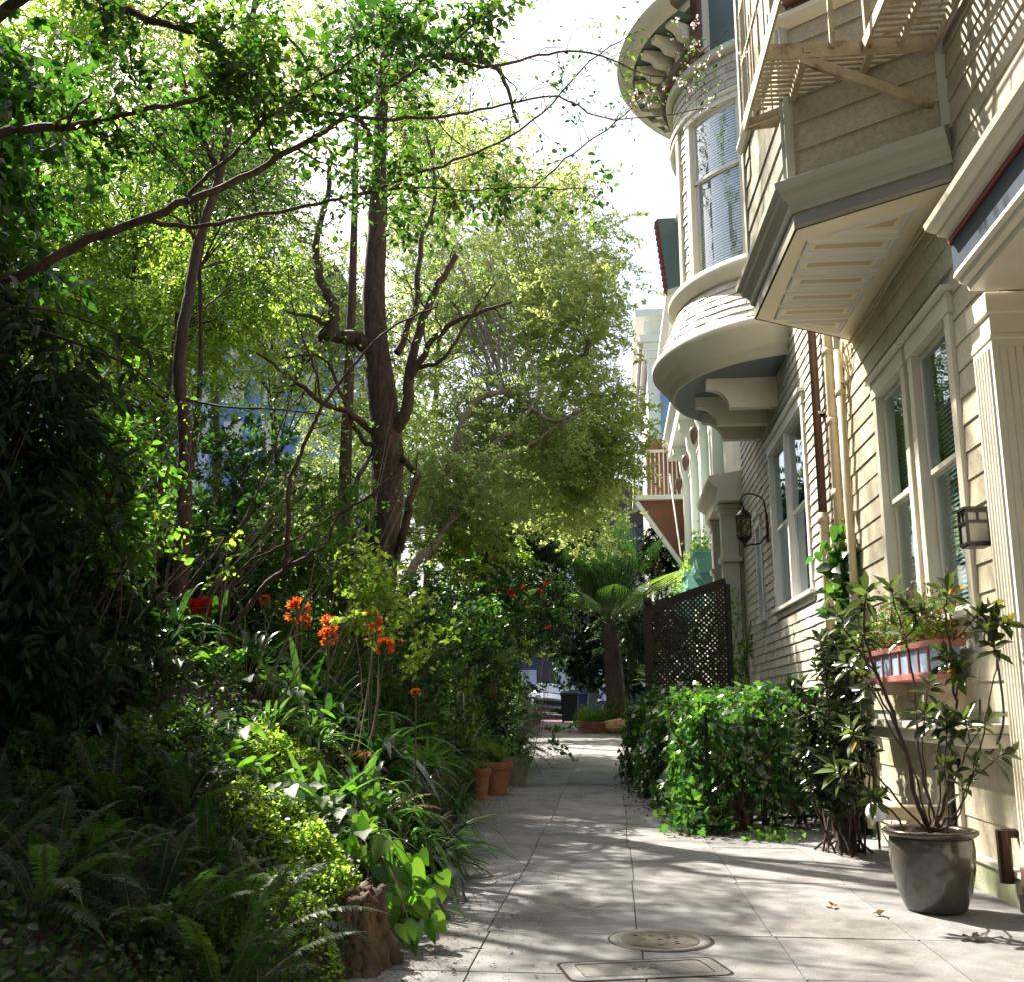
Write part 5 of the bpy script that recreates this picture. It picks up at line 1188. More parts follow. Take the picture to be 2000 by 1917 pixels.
# car on the sloping cross street
def car(loc, rz, roll):
    t = thing('parked_car', loc, 'silver blue car parked on the steep cross street at the end of the path', 'car')
    def sec(x, zr, wr, zb=.30):   # cross-section at x
        return [(-wr*.0, zr), (wr*.55, zr-.015), (wr*.80, zr-.09), (.80 if zr > 1.05 else .84, .92 if zr > .95 else zr-.06), (.89, .70), (.90, .48), (.86, zb), (0, zb-.02)]
    S_ = [(-2.15, .62, .70), (-2.08, .74, .76), (-1.7, .84, .8), (-1.15, .92, .82), (-.95, .98, .80), (-.35, 1.36, .72), (.1, 1.45, .72), (.9, 1.43, .70), (1.45, 1.28, .70), (1.85, 1.02, .76), (2.1, .96, .78), (2.2, .7, .74)]
    vs = []; n = 15
    for x, zr, wr in S_:
        h = sec(x, zr, wr); k_ = 1 if abs(x) < 2 else .93
        ring = [(a*k_, b) for a, b in h[::-1][:-1]]+[(-a*k_, b) for a, b in h[:-1]]
        full = [(a*k_, b) for a, b in h]+[(-a*k_, b) for a, b in h[1:-1][::-1]]
        vs += [(a, x, b) for a, b in full]; n = len(full)
    fs = [(i*n+j, i*n+(j+1) % n, (i+1)*n+(j+1) % n, (i+1)*n+j) for i in range(len(S_)-1) for j in range(n)]+[tuple(range(n)), tuple((len(S_)-1)*n+j for j in range(n))]
    def put(m, name, mat, par=t, **kw):
        M = Matrix.Translation(loc) @ Matrix.Rotation(roll, 4, 'Y') @ Matrix.Rotation(rz, 4, 'Z'); m.v = [tuple(M @ Vector(v)) for v in m.v]; return m.build(name, mat, par, **kw)
    m = MB(); m.add(vs, fs); b = put(m, 'body', carp, smooth=True)
    m = MB(); m.add([(-.66, -.97, 1.0), (.66, -.97, 1.0), (.57, -.38, 1.36), (-.57, -.38, 1.36)], [(0, 1, 2, 3)]); put(m, 'windscreen', paint('windscreen_glass', (.10, .14, .2), .05, .05, 1, 0, spec=1))
    m = MB()
    for s_ in (-1, 1): m.add([(s_*.845, -.7, 1.0), (s_*.845, 1.4, 1.02), (s_*.74, 1.2, 1.32), (s_*.73, -.25, 1.34)], [(0, 1, 2, 3)])
    put(m, 'side_window', MATS['windscreen_glass'])
    for sx in (-1, 1):
        for y in (-1.35, 1.35):
            m = MB(); m.tube([(sx*.70, y, .32), (sx*.9, y, .32)], .32, 20); wl = put(m, 'wheel', tyre); m = MB(); m.tube([(sx*.88, y, .32), (sx*.915, y, .32)], .19, 16); put(m, 'rim', galv, wl)
        m = MB(); m.add([(sx*.50, -2.10, .70), (sx*.80, -1.98, .72), (sx*.78, -1.95, .82), (sx*.50, -2.07, .79)], [(0, 1, 2, 3)]); m.box((sx*.52, -2.13, .68), (sx*.78, -2.02, .80)); put(m, 'headlight', whitecap)
        m = MB(); m.box((sx*.86, -.75, .98), (sx*1.02, -.62, 1.1)); put(m, 'mirror', carp, bevel=.02)
    m = MB(); m.box((-.5, -2.16, .40), (.5, -2.10, .62)); put(m, 'grille', blackm)
q = PY(1068, 1390, 50); car((q.x-.1, 51.5, 1.62-.0623*(q.x-.1+14)), radians(8), radians(6))
# hanging hook / slim pole on the mint house side
a = PY(1308, 930, 27); b = PY(1330, 1085, 23.5)
m = MB(); m.tube([tuple(a), tuple(b)], .022, 8); fp = thing('flagpole', tuple(b), 'slim pale pole slanting down in front of the balcony', 'pole'); m.build('shaft', galv, fp)
m = MB(); m.lathe(tuple(a), [(0, .06), (.04, .03), (.04, -.03), (0, -.06)], 10); m.build('knob', galv, fp)

# ================================================================== trees
def pxlimb(wb, pts, r0, r1, n=8, k=5, jit=0, rng=None):
    """limb through photo points (u, v, distance); radii in photo pixels"""
    P = [PY(*p) for p in pts]; d0, d1 = pts[0][2], pts[-1][2]
    return limb(wb, P, r0*d0/2048, r1*d1/2048, n, k, jit, rng)
def sprout(wb, tw, rng, p, rad, every=.12, L=.5, lev=1, kids=(4, 4), t0=.15, up=.05, fwd=.6, wander=.2, thin=.45, **kw):
    """side shoots along a limb"""
    seg = np.linalg.norm(np.diff(p, axis=0), axis=1); s = np.concatenate([[0], np.cumsum(seg)]); n = int(s[-1]/every)
    for j in range(n):
        q = (j+rng.random())/n; 
        if q < t0: continue
        i = min(len(p)-2, int(np.searchsorted(s, q*s[-1]))); d = p[min(i+1, len(p)-1)]-p[max(i-1, 0)]; d /= np.linalg.norm(d)+1e-9
        f = rng.normal(0, 1, 3); f -= d*f.dot(d); f /= np.linalg.norm(f)+1e-9
        grow(wb, tw, rng, p[i], d*fwd+f, L*rng.uniform(.6, 1.3)*(1.1-.4*q), min(rad[i]*thin, .012), lev, kids, wander, up, nmin=3, **kw)
def twigs(wb, lb, rng, c, rad, nt, L, per, ls, lw, droop, shape='rhomb', v=None, r0=.005):
    """cluster of leafy twigs round c"""
    for k in range(nt):
        a = c+rng.normal(0, 1, 3)*rad*.45; d = rng.normal(0, 1, 3); d[2] = d[2]*.5-droop*.5; d /= np.linalg.norm(d); n = 5
        t = np.linspace(0, 1, n); l_ = L*rng.uniform(.6, 1.3); p = a+d*(t*l_)[:, None]; p[:, 2] -= droop*l_*.6*t**2; p += rng.normal(0, .012, p.shape)
        wb.tube(p, np.linspace(r0, .0012, n), 3)
        q = rng.random(per)*(n-1); i = q.astype(int); f = (q-i)[:, None]; i2 = np.minimum(i+1, n-1); P = p[i]*(1-f)+p[i2]*f+rng.normal(0, .02, (per, 3))
        D = d+rng.normal(0, .8, (per, 3)); D[:, 2] -= droop*.8; Nn = rng.normal(0, .8, (per, 3)); Nn[:, 2] += .7
        s = rng.uniform(.6, 1.3, per); lb.leaves(P, D, Nn, ls*s, lw*s, shape, None if v is None else np.clip(rng.normal(v, .2, per), 0, 1))
def tree(name, label, base, blobs, seed, leafm, barkm=barkdark, r0=.16, nt=13, tl=.7, per=36, ls=.05, lw=.028, droop=.5, group=None, cat='tree', shape='rhomb', trunk=None, tr=None, cr=.75, limbr=.035):
    """trunk, limbs to leafy clusters filling the given ellipsoids (centre, radii, clusters)"""
    t = thing(name, tuple(base), label, cat, group); wb = WB(); tw = WB(); lb = LB(seed); rng = lb.r; base = np.array(base)-[0, 0, .25]
    cc = np.mean([b[0] for b in blobs], axis=0)
    if trunk is None:
        mid = base*.5+cc*.5+rng.normal(0, .25, 3)*[1, 1, 0]; tp = smoothpath([base, base*.75+mid*.25+rng.normal(0, .1, 3), mid, cc+[0, 0, .3*blobs[0][1][2]]], 6)
    else: tp = smoothpath([tuple(q) for q in trunk], 6)
    rad = np.linspace(r0, r0*.22, len(tp)); wb.tube(tp, rad, 10)
    for c, R, n in blobs:
        c = np.array(c, float); R = np.array(R, float)
        for k in range(n):
            d = rng.normal(0, 1, 3); d /= np.linalg.norm(d); q = c+d*R*rng.uniform(.25, 1.0)**.6*(1+.12*sin(k*2.1))
            js = np.linalg.norm(tp-q, axis=1)+np.where(tp[:, 2] > q[2]-.1, 1.5, 0)+rng.uniform(0, .8, len(tp)); i = int(np.argmin(js)); a = tp[i]; m = a*.45+q*.55+rng.normal(0, .12, 3)*np.linalg.norm(q-a)*.6; m[2] += .1*np.linalg.norm(q-a)
            lp = smoothpath([a, m, q], 5); wb.tube(lp, np.linspace(min(rad[i]*.5, limbr*.6), .005, len(lp)), 5)
            twigs(tw, lb, rng, q, cr, nt, tl, per, ls, lw, droop, shape, v=rng.uniform(.25, .7), r0=.006)
    o = wb.build('trunk', barkm, t); tw.build('twigs', barkm, t); lb.build('crown', leafm, t); return t

# --- thick old tree in the middle (limbs measured on the photograph)
Y0 = 13.0; b = on(722, Y0); t = thing('old_tree', tuple(b), 'old tree with the thickest dark furrowed trunk, standing behind the orange flowers', 'tree')
wb = WB(); lb = LB(101); rg = lb.r; tw = []; Ls = []
tr_pts = [(715, 1470, Y0), (722, 1300, Y0), (738, 1150, Y0), (752, 1020, Y0), (757, 900, Y0), (750, 800, Y0), (738, 700, Y0), (730, 580, Y0), (737, 450, Y0), (740, 330, Y0), (746, 180, 13.2), (757, 40, 13.4), (765, -120, 13.6), (775, -300, 13.8)]
P = smoothpath([PY(*p) for p in tr_pts], 5); rr_ = np.interp(np.linspace(0, 13, len(P)), range(14), np.array([52, 44, 37, 34, 34, 31, 28, 24, 21, 18, 14, 11, 8, 4])*Y0/2048); wb.tube(P, rr_*(1+rg.normal(0, .03, len(P))), 18)
def L_(pts, r0, r1, **k): p, r = pxlimb(wb, pts, r0, r1, 8, 5, .012, rg); Ls.append((p, r)); return p
Y = Y0
L_([(738, 695, Y), (700, 665, 12.9), (640, 655, 12.7), (628, 662, 12.7)], 19, 13); L_([(645, 660, 12.7), (652, 620, 12.7), (650, 590, 12.7), (628, 550, 12.8), (618, 480, 13), (636, 400, 13.2), (650, 300, 13.4)], 15, 5)
L_([(636, 640, 12.7), (612, 620, 12.6), (560, 610, 12.4)], 7, 3); L_([(765, 850, Y), (795, 800, 12.8), (800, 730, 12.8), (822, 640, 12.8), (850, 570, 12.8), (890, 500, 12.9)], 14, 7)
L_([(800, 740, 12.8), (850, 660, 12.6), (915, 620, 12.5), (1000, 590, 12.5)], 8, 3); L_([(775, 690, Y), (810, 600, 13.2), (820, 480, 13.4), (850, 380, 13.6), (830, 250, 13.8)], 9, 3)
L_([(735, 850, Y), (680, 805, 12.6), (628, 785, 12.4), (570, 740, 12.2), (500, 690, 12)], 8, 3); L_([(740, 880, Y), (700, 850, 12.8), (672, 780, 12.6), (630, 700, 12.5), (550, 700, 12.4)], 6, 2)
L_([(775, 1090, Y), (790, 1030, 12.7), (808, 950, 12.6), (815, 925, 12.6), (780, 890, Y)], 9, 7); L_([(690, 1130, Y), (700, 1060, 12.8), (660, 1000, 12.6), (695, 940, 12.6), (732, 880, Y)], 7, 5)
L_([(665, 1130, 13.1), (690, 1070, 13), (722, 1020, Y)], 10, 8)
L_([(743, 300, Y), (680, 200, 12.7), (600, 120, 12.4), (520, 20, 12.2)], 7, 2); L_([(748, 180, Y), (830, 110, 12.6), (940, 120, 12.4), (985, 160, 12.2), (1010, 240, 12.2)], 9, 3); L_([(752, 120, Y), (820, 10, 12.8), (900, -60, 12.6)], 6, 2)
L_([(815, 720, 12.8), (870, 700, 12.5), (905, 640, 12.4), (960, 560, 12.3)], 5, 2)
for p, r in Ls: sprout(wb, tw, rg, p, r, .3, .55, 1, (4, 3), wander=.3)
sprout(wb, tw, rg, P[int(len(P)*.62):], rr_[int(len(P)*.62):], .1, 1.0, 2, (5, 4, 4), t0=0, wander=.25)
sprout(wb, tw, rg, P[int(len(P)*.35):int(len(P)*.62)], rr_[int(len(P)*.35):int(len(P)*.62)], .35, .6, 1, (4, 3), t0=0, wander=.3)
dress(lb, tw, rg, 2, .05, .026, 'rhomb', .05, .3, keep=.8)
wb.build('trunk', barkdark, t); lb.build('crown', lf_mid, t)
# --- slender leaning tree
Y = 9.2; b = on(365, Y); t = thing('slender_tree', tuple(b), 'slender smooth tree with a sinuous reddish trunk, left of the red flowers', 'tree')
wb = WB(); lb = LB(102); rg = lb.r; tw = []
p, r = pxlimb(wb, [(368, 1360, Y), (365, 1290, Y), (352, 1150, Y), (360, 1000, Y), (362, 900, Y), (360, 810, Y), (350, 740, Y), (357, 650, Y), (372, 560, 9.3), (386, 480, 9.4), (412, 400, 9.5), (432, 330, 9.6), (450, 220, 9.8), (472, 110, 10), (500, 0, 10.2), (520, -120, 10.4)], 18, 6, 12, 5, .004, rg)
p2, r2 = pxlimb(wb, [(428, 345, 9.6), (400, 280, 9.5), (382, 230, 9.4), (350, 120, 9.2)], 7, 2, 8); p3, r3 = pxlimb(wb, [(360, 780, Y), (440, 795, 9), (540, 800, 8.8), (640, 812, 8.6)], 3, 1.2, 6); p4, r4 = pxlimb(wb, [(395, 480, 9.4), (350, 430, 9.3), (330, 420, 9.3)], 5, 2, 6)
sprout(wb, tw, rg, p[45:], r[45:], .14, .8, 2, (4, 3, 4), wander=.25); sprout(wb, tw, rg, p2, r2, .15, .6, 1, (4, 4)); sprout(wb, tw, rg, p3, r3, .2, .4, 1, (3, 3))
dress(lb, tw, rg, 2, .05, .034, 'oval', .04, .25, keep=.7)
wb.build('trunk', barkred, t); lb.build('crown', lf_mid, t)
# --- overhanging tree rooted off to the left
b = Vector((-4.9, 6.2, land(-4.9, 6.2))); t = thing('overhanging_tree', tuple(b), 'tree leaning in from the left edge with long dark boughs across the upper picture', 'tree')
wb = WB(); lb = LB(103); rg = lb.r; lb2 = LB(104); tw = []; twb = []
limb(wb, [b-Vector((0, 0, .3)), b+Vector((-.1, 0, 1.2)), b+Vector((.1, -.1, 2.2)), PY(-230, 620, 5.9)], .17, .09, 12, 5)
q = []
for pts, r0, r1 in [([(-240, 622, 5.9), (-60, 566, 5.7), (60, 530, 5.6), (150, 478, 5.6), (250, 440, 5.6), (370, 392, 5.6), (470, 350, 5.7), (560, 300, 5.8), (650, 243, 5.9), (730, 190, 6), (850, 110, 6.2), (960, 20, 6.4), (1040, -60, 6.5)], 13, 1.8),
                    ([(285, 428, 5.6), (360, 442, 5.7), (450, 432, 5.8), (600, 402, 6), (700, 380, 6.1), (800, 366, 6.3), (900, 372, 6.5), (1040, 368, 6.7), (1170, 370, 7)], 6, 1),
                    ([(362, 396, 5.6), (400, 350, 5.5), (470, 290, 5.4), (560, 200, 5.4), (700, 110, 5.5), (800, 20, 5.6)], 6, 1.5),
                    ([(-240, 600, 5.9), (-120, 330, 5.6), (0, 258, 5.2), (100, 252, 5.2), (180, 240, 5.2), (280, 215, 5.2), (400, 190, 5.3), (520, 120, 5.5)], 14, 2),
                    ([(-200, 560, 5.9), (-60, 100, 5.4), (120, -30, 5.2), (220, 10, 5.2), (300, 42, 5.2), (400, 72, 5.3), (480, 130, 5.4), (560, 210, 5.5)], 16, 2),
                    ([(700, 380, 6.1), (840, 330, 6.2), (950, 290, 6.4), (1060, 220, 6.6), (1150, 120, 6.8), (1250, 60, 7)], 4, 1),
                    ([(850, 110, 6.2), (960, 130, 6.3), (1050, 110, 6.5), (1150, 100, 6.8), (1300, 150, 7.2), (1420, 60, 7.4)], 4, .9),
                    ([(560, 210, 5.5), (700, 230, 5.7), (850, 230, 6), (960, 210, 6.3), (1090, 190, 6.6), (1200, 235, 7), (1400, 210, 7.4)], 5, .8),
                    ([(1040, 368, 6.7), (1120, 300, 6.9), (1200, 240, 7.1), (1290, 160, 7.3), (1350, 80, 7.4)], 2, .8)]:
    p, r = pxlimb(wb, pts, r0, r1, 8, 5, .006, rg); q.append((p, r))
for i, (p, r) in enumerate(q[:5]): sprout(wb, tw, rg, p[int(len(p)*(.42 if i == 0 else .3)):], r[int(len(p)*(.42 if i == 0 else .3)):], .085, .42, 1, (5, 5), wander=.22, up=.02)
for p, r in q[5:]: sprout(wb, twb, rg, p, r, .14, .45, 1, (4, 4), wander=.22, up=.03)
tw = [w_ for w_ in tw if w_[0][0] < -.65 or (w_[0][0] < .3 and rg.random() < .22)]
dress(lb, tw, rg, 3, .052, .036, 'oval', .045, .25, flat=.8, keep=.8); dress(lb, twb, rg, 1, .04, .018, 'oval', .03, .1, keep=.32)
far = [w_ for w_ in twb if w_[0][0] > .25]
if far:
    for k in range(34):
        c = far[rg.integers(len(far))][0]; m_ = rg.integers(4, 9); lb2.leaves(c+rg.normal(0, .012, (m_, 3)), rdir(rg, m_, 0), rdir(rg, m_, 0), .022, .02, 'oval')
wb.build('trunk', barkdark, t); lb.build('crown', lf_over, t); lb2.build('blossom', lf_pinkish, t)
# --- fine-leaved trees arching over the path: leaning stems measured on the photograph
def stemtree(name, label, loc, limbs, blobs, seed, mat, bm, ls=.068, lw=.038, per=34, nt=14, droop=.28, tl=.55, ev=.4, cr=.6, v0=.25):
    t = thing(name, loc, label, 'tree'); wb = WB(); tw = WB(); lb = LB(seed); rg = lb.r; lp = []
    for pts, r0, r1 in limbs: lp.append(pxlimb(wb, pts, r0, r1, 8, 5, .015, rg))
    A = np.concatenate([p[len(p)//3:] for p, r in lp])
    for c, R, n in blobs:
        for k in range(n):
            d = rg.normal(0, 1, 3); d /= np.linalg.norm(d); q = np.array(c)+d*np.array(R)*rg.uniform(.2, 1)**.6
            a = A[np.argmin(np.linalg.norm(A-q, axis=1)+rg.uniform(0, 1.8, len(A)))]; m = a*.5+q*.5+rg.normal(0, .15, 3)*[1, 1, .5]+[0, 0, .12*np.linalg.norm(q-a)]
            p_ = smoothpath([a, m, q], 4); wb.tube(p_, np.linspace(.012, .004, len(p_)), 4); twigs(tw, lb, rg, q, cr, nt, tl, per, ls, lw, droop, v=rg.uniform(v0, .75))
    wb.build('trunk', bm, t); tw.build('twigs', barkgrey, t); lb.build('crown', mat, t)
def E_(u, v, d, ru, rv, rd, n): c = PY(u, v, d); return (tuple(c), (ru*d/2048, rd, rv*d/2048), n)
b = on(775, 15.5)
stemtree('willowy_tree', 'fine leaved tree of leaning grey stems spreading just right of the thick trunk', tuple(b),
         [([(770, 1400, 15.5), (785, 1200, 15.7), (803, 1110, 16), (840, 1070, 16.4), (884, 1015, 16.8), (909, 950, 17.2), (947, 887, 17.5), (1010, 830, 17.8), (1060, 760, 18)], 13, 3),
          ([(905, 960, 17.1), (902, 870, 17.2), (895, 780, 17.4)], 4, 2), ([(850, 1065, 16.5), (850, 980, 17), (880, 900, 17.4), (900, 830, 17.6), (935, 780, 17.8), (990, 768, 18), (1035, 800, 18), (1085, 825, 18), (1130, 800, 18)], 9, 4),
          ([(930, 900, 17.3), (1000, 890, 17.6), (1060, 850, 18), (1150, 800, 18.2)], 5, 2)],
         [E_(900, 650, 21, 190, 150, 1.4, 40), E_(1000, 850, 19, 180, 130, 1.3, 54), E_(900, 980, 17.5, 150, 110, 1.2, 39), E_(820, 480, 25, 170, 110, 1.3, 24)], 111, lf_olive, barkgrey)
b = on(905, 22)
stemtree('willowy_tree', 'fine leaved yellowish tree hanging over the path in front of the mint house', tuple(b),
         [([(905, 1450, 22), (930, 1200, 22), (980, 1000, 22), (1050, 850, 21.5), (1130, 720, 21), (1180, 600, 21)], 14, 4), ([(950, 1100, 22), (1020, 980, 22), (1120, 900, 21.5), (1200, 870, 21)], 8, 3), ([(1000, 940, 22), (1010, 780, 22.5), (1050, 600, 23)], 7, 3)],
         [E_(1110, 640, 21, 130, 150, 1.6, 51), E_(1180, 830, 21, 95, 110, 1.5, 42), E_(1060, 920, 21.5, 150, 110, 1.5, 51), E_(1020, 520, 22, 150, 130, 1.6, 33), E_(1150, 980, 22.5, 85, 70, 1.2, 18), E_(1060, 380, 24, 110, 80, 1.3, 18), E_(1160, 500, 23, 80, 90, 1.2, 12), E_(950, 290, 22, 100, 80, 1.3, 14)], 112, lf_yel, barkgrey, .078, .044)
def T(u, d, label, bl, seed, mat, name='hillside_tree', **k):
    b = on(u, d); return tree(name, label, tuple(b), bl, seed, mat, group=None, **k)
T(560, 19, 'airy yellow green tree on the bank between the slender trunk and the thick trunk', [E_(600, 620, 19, 200, 190, 1.8, 57), E_(480, 420, 23.5, 160, 130, 1.6, 34)], 121, lf_olive, r0=.075, ls=0.067, lw=0.036)
T(270, 17, 'bright lime tree on the slope behind the slender trunk, left side', [E_(230, 430, 17, 200, 170, 1.8, 68), E_(300, 640, 16.5, 170, 110, 1.5, 44)], 122, lf_lime, r0=.15, ls=0.073, lw=0.043)
T(40, 15, 'leafy green tree at the left edge above the dark shrubs', [E_(20, 350, 15, 190, 240, 1.7, 68), E_(80, 620, 14.5, 150, 110, 1.3, 34)], 123, lf_lime, r0=.16, ls=0.073, lw=0.043)
T(420, 26, 'tall pale green tree high on the hill behind the slender tree', [E_(420, 240, 27, 230, 190, 2.6, 74)], 124, lf_yel, r0=.2, ls=0.095, lw=0.060, cr=1.0)
T(150, 28, 'tall yellow green tree at the top of the slope, upper left', [E_(130, 120, 28, 240, 190, 2.6, 74)], 125, lf_lime, r0=.2, ls=0.101, lw=0.060, cr=1.0)
T(820, 30, 'distant pale green tree showing above the willowy trees', [E_(840, 330, 30, 170, 160, 2.4, 44), E_(900, 560, 29, 180, 160, 2.4, 47)], 126, lf_yel, r0=.2, ls=0.090, lw=0.054, cr=1.0)
T(700, 24, 'mid green tree filling the gap behind the thick trunk', [E_(720, 860, 23, 190, 150, 2.0, 61), E_(640, 1010, 22, 150, 90, 1.6, 34), E_(860, 1040, 24, 130, 80, 1.6, 23)], 127, lf_olive, r0=.075, ls=0.078, lw=0.043, cr=.8)
T(660, 17, 'dark needle leaved tree at the top centre behind the boughs', [E_(690, 90, 17, 150, 150, 1.3, 14), E_(840, 190, 18, 100, 110, 1.0, 7)], 128, lf_dark, r0=.14, ls=0.067, lw=0.014, per=26, droop=.2, trunk=[on(660, 16)-Vector((0, 0, .3)), PY(675, 900, 16), PY(690, 500, 16), PY(700, 60, 16)])
T(330, 13.5, 'green tree with drooping sprays behind the bare diagonal twigs', [E_(430, 560, 14, 120, 110, 1.2, 27), E_(240, 800, 13, 120, 70, 1.1, 20)], 129, lf_lime, r0=.10, ls=0.062, lw=0.036)
T(310, 11.5, 'sparse twiggy tree leaning over the bank just behind the slender trunk, crown extended to dapple the path', [E_(280, 230, 11.5, 200, 130, 1.3, 10), ((-4.7, 12.0, 7.6), (.9, 2.4, .8), 30)], 134, lf_over, r0=.07, ls=.05, lw=.032, cr=.6, per=26)  # second crown mass added to block sun from the near path
T(260, 29, 'pale tall tree filling the top left behind the long bough', [E_(240, 50, 29, 270, 110, 2.2, 34), E_(560, 150, 30, 130, 120, 2.2, 18)], 135, lf_yel, r0=.18, ls=.095, lw=.06, cr=1.1)
T(640, 30, 'pale airy tree behind the top of the thick trunk', [E_(640, 70, 30, 130, 100, 2, 20), E_(830, 120, 31, 110, 120, 2, 20), E_(930, 60, 32, 60, 90, 1.5, 7)], 136, lf_olive, r0=.075, ls=.085, lw=.055, cr=1.0)
# dark trees shutting the far end, kept above the car
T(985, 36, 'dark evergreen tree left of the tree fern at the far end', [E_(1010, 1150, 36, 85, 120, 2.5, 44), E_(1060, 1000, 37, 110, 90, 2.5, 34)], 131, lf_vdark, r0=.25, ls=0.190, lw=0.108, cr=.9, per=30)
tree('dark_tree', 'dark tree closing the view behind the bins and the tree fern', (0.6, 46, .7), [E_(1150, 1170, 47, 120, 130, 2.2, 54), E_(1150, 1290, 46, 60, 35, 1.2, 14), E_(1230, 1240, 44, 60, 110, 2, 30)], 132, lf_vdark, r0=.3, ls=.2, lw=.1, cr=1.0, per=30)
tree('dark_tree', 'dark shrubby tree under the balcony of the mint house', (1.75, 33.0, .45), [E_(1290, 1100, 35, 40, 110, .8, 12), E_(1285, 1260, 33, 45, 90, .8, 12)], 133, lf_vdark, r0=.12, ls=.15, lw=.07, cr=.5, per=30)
# unseen trees added beyond the left edge to block sun from the bank
for i, (x, y, zc, R_, lab) in enumerate([(-6.7, 8.3, 6.2, 1.4, 'added shade evergreen just out of view at the left, nearest the slender trunk'), (-8.6, 9.6, 6.8, 1.4, 'added shade evergreen out of view at the left, farthest up the slope'), (-7.6, 7.4, 6.0, 1.7, 'added shade evergreen out of view at the left, behind the nearest one'), (-5.7, 6.1, 5.7, 1.25, 'added shade evergreen out of view at the left, beside the viewer')]):
    z = land(x, y); tree('sun_blocker_evergreen', lab, (x, y, z), [((x, y, zc), (R_, R_, R_*.8), 34)], 140+i, lf_dark, r0=.18, ls=.12, lw=.07, cr=.7, group='added shade evergreens beyond the left edge')
for i, (x, y, lab) in enumerate([(-6.5, -4, 'unseen broad tree added behind the viewer on the left to block skylight'), (-2.5, -9, 'unseen broad tree added behind the viewer near the path to block skylight'), (-8.5, .5, 'unseen broad tree added beside the viewer up the slope to block skylight'), (4.5, -7.5, 'unseen broad tree added behind the viewer on the house side to block skylight')]):  # unseen trees added around the camera to cut skylight
    z = land(x, y); tree('sky_blocker_tree', lab, (x, y, z), [((x, y, z+7.5), (4.6, 4.6, 4.2), 90)], 145+i, lf_dark, r0=.25, ls=.3, lw=.2, cr=1.3, per=24, group='added skylight blocking trees behind the viewer')

# ================================================================== shrubs on the bank
def shrub(name, label, pts, seed, mat, ls=.06, lw=.034, shape='oval', per=26, nt=8, tl=.3, cr=.3, droop=.2, bm=barkred, cat='shrub', limbs=(), flowers=None, base=None, v=None, sp=.6, fill=True):
    """pts: (u, v, dist, radius, clusters)"""
    c0 = PY(*pts[0][:3]); b = base or (c0.x, c0.y, land(c0.x, c0.y)); t = thing(name, b, label, cat); wb = WB(); lb = LB(seed); rg = lb.r
    for L in limbs: pxlimb(wb, L[0], L[1], L[2], 6, 5, .004, rg)
    fl = LB(seed+500)
    for u, vv, d, R, n in pts:
        c = np.array(PY(u, vv, d))
        for k in range(n):
            q = c+rg.normal(0, .55, 3)*R; q[2] = max(q[2], land(q[0], q[1])+.05)
            a = np.array(b)*.45+q*.55+rg.normal(0, .08, 3); a[2] = land(a[0], a[1])-.03; m = a*.5+q*.5+rg.normal(0, .08, 3)
            if rg.random() < sp: wb.tube(smoothpath([a, m, q], 3), np.linspace(.008, .003, 7), 4)
            twigs(wb, lb, rg, q, cr, nt, tl, per, ls, lw, droop, shape, v=v if v is not None else rg.uniform(.3, .65), r0=.003)
            if fill and per*nt > 60 and k % 2 == 0:
                q2 = q.copy(); q2[:2] += rg.normal(0, .3*R, 2); g_ = land(q2[0], q2[1]); q2[2] = g_+(q[2]-g_)*rg.uniform(.12, .6); twigs(wb, lb, rg, q2, cr, nt, tl, per, ls, lw, droop, shape, v=rg.uniform(.2, .5), r0=.003)
            if flowers and rg.random() < flowers[1]:
                f = q+rg.normal(0, .1, 3)*R; kk = 16; fl.leaves(f+rg.normal(0, .012, (kk, 3)), rdir(rg, kk, .2), rdir(rg, kk, .2), flowers[2], flowers[2]*.8, 'oval')
    wb.build('stems', bm, t); lb.build('foliage', mat, t)
    if flowers and fl.V: fl.build('flowers', flowers[0], t)
    return t
shrub('dark_shrub', 'large dark shrub with long drooping leaves at the left edge under the bough', [(-40, 700, 5.4, .45, 12), (90, 740, 5.4, .28, 6), (-60, 880, 5.6, .55, 14)], 151, lf_vdark, .13, .04, per=11, nt=7, droop=.9, cr=.3,
      limbs=[([(-200, 700, 5.4), (-20, 640, 5.3), (120, 660, 5.3), (260, 720, 5.5), (350, 790, 5.7)], 6, 1.5), ([(-200, 640, 5.2), (0, 600, 5.2), (150, 620, 5.4), (300, 690, 5.6)], 5, 1.5)], base=(-4.6, 5.2, land(-4.6, 5.2)))
shrub('camellia_shrub', 'camellia with backlit bright green leaves at the left, below the long leaved dark shrub', [(150, 830, 6.2, .22, 7), (240, 880, 6.3, .22, 8), (170, 930, 6.2, .28, 8), (210, 1010, 6.3, .26, 9), (260, 1040, 6.3, .18, 6), (120, 1060, 6.2, .25, 6)], 152, lf_mid, .07, .042, per=9, nt=5, tl=.18, cr=.14, droop=.35,
      limbs=[([(-40, 1080, 6.1), (80, 1030, 6.1), (200, 980, 6.2), (330, 1000, 6.4)], 5, 1), ([(-40, 1000, 6.1), (100, 920, 6.1), (200, 860, 6.2), (290, 840, 6.3)], 5, 1), ([(-20, 1120, 6.1), (120, 1080, 6.2), (290, 1045, 6.3)], 4, 1)], base=(-4.3, 6.2, land(-4.3, 6.2)), flowers=(fl_red, .06, .03))
shrub('dark_shrub', 'dark glossy undergrowth bush at the left edge beneath the camellia', [(0, 950, 6.0, .5, 16), (60, 1130, 6.2, .4, 16), (-40, 1250, 5.4, .4, 12), (160, 1180, 6.8, .35, 12)], 153, lf_vdark, .085, .045, per=20, cr=.3, droop=.4)
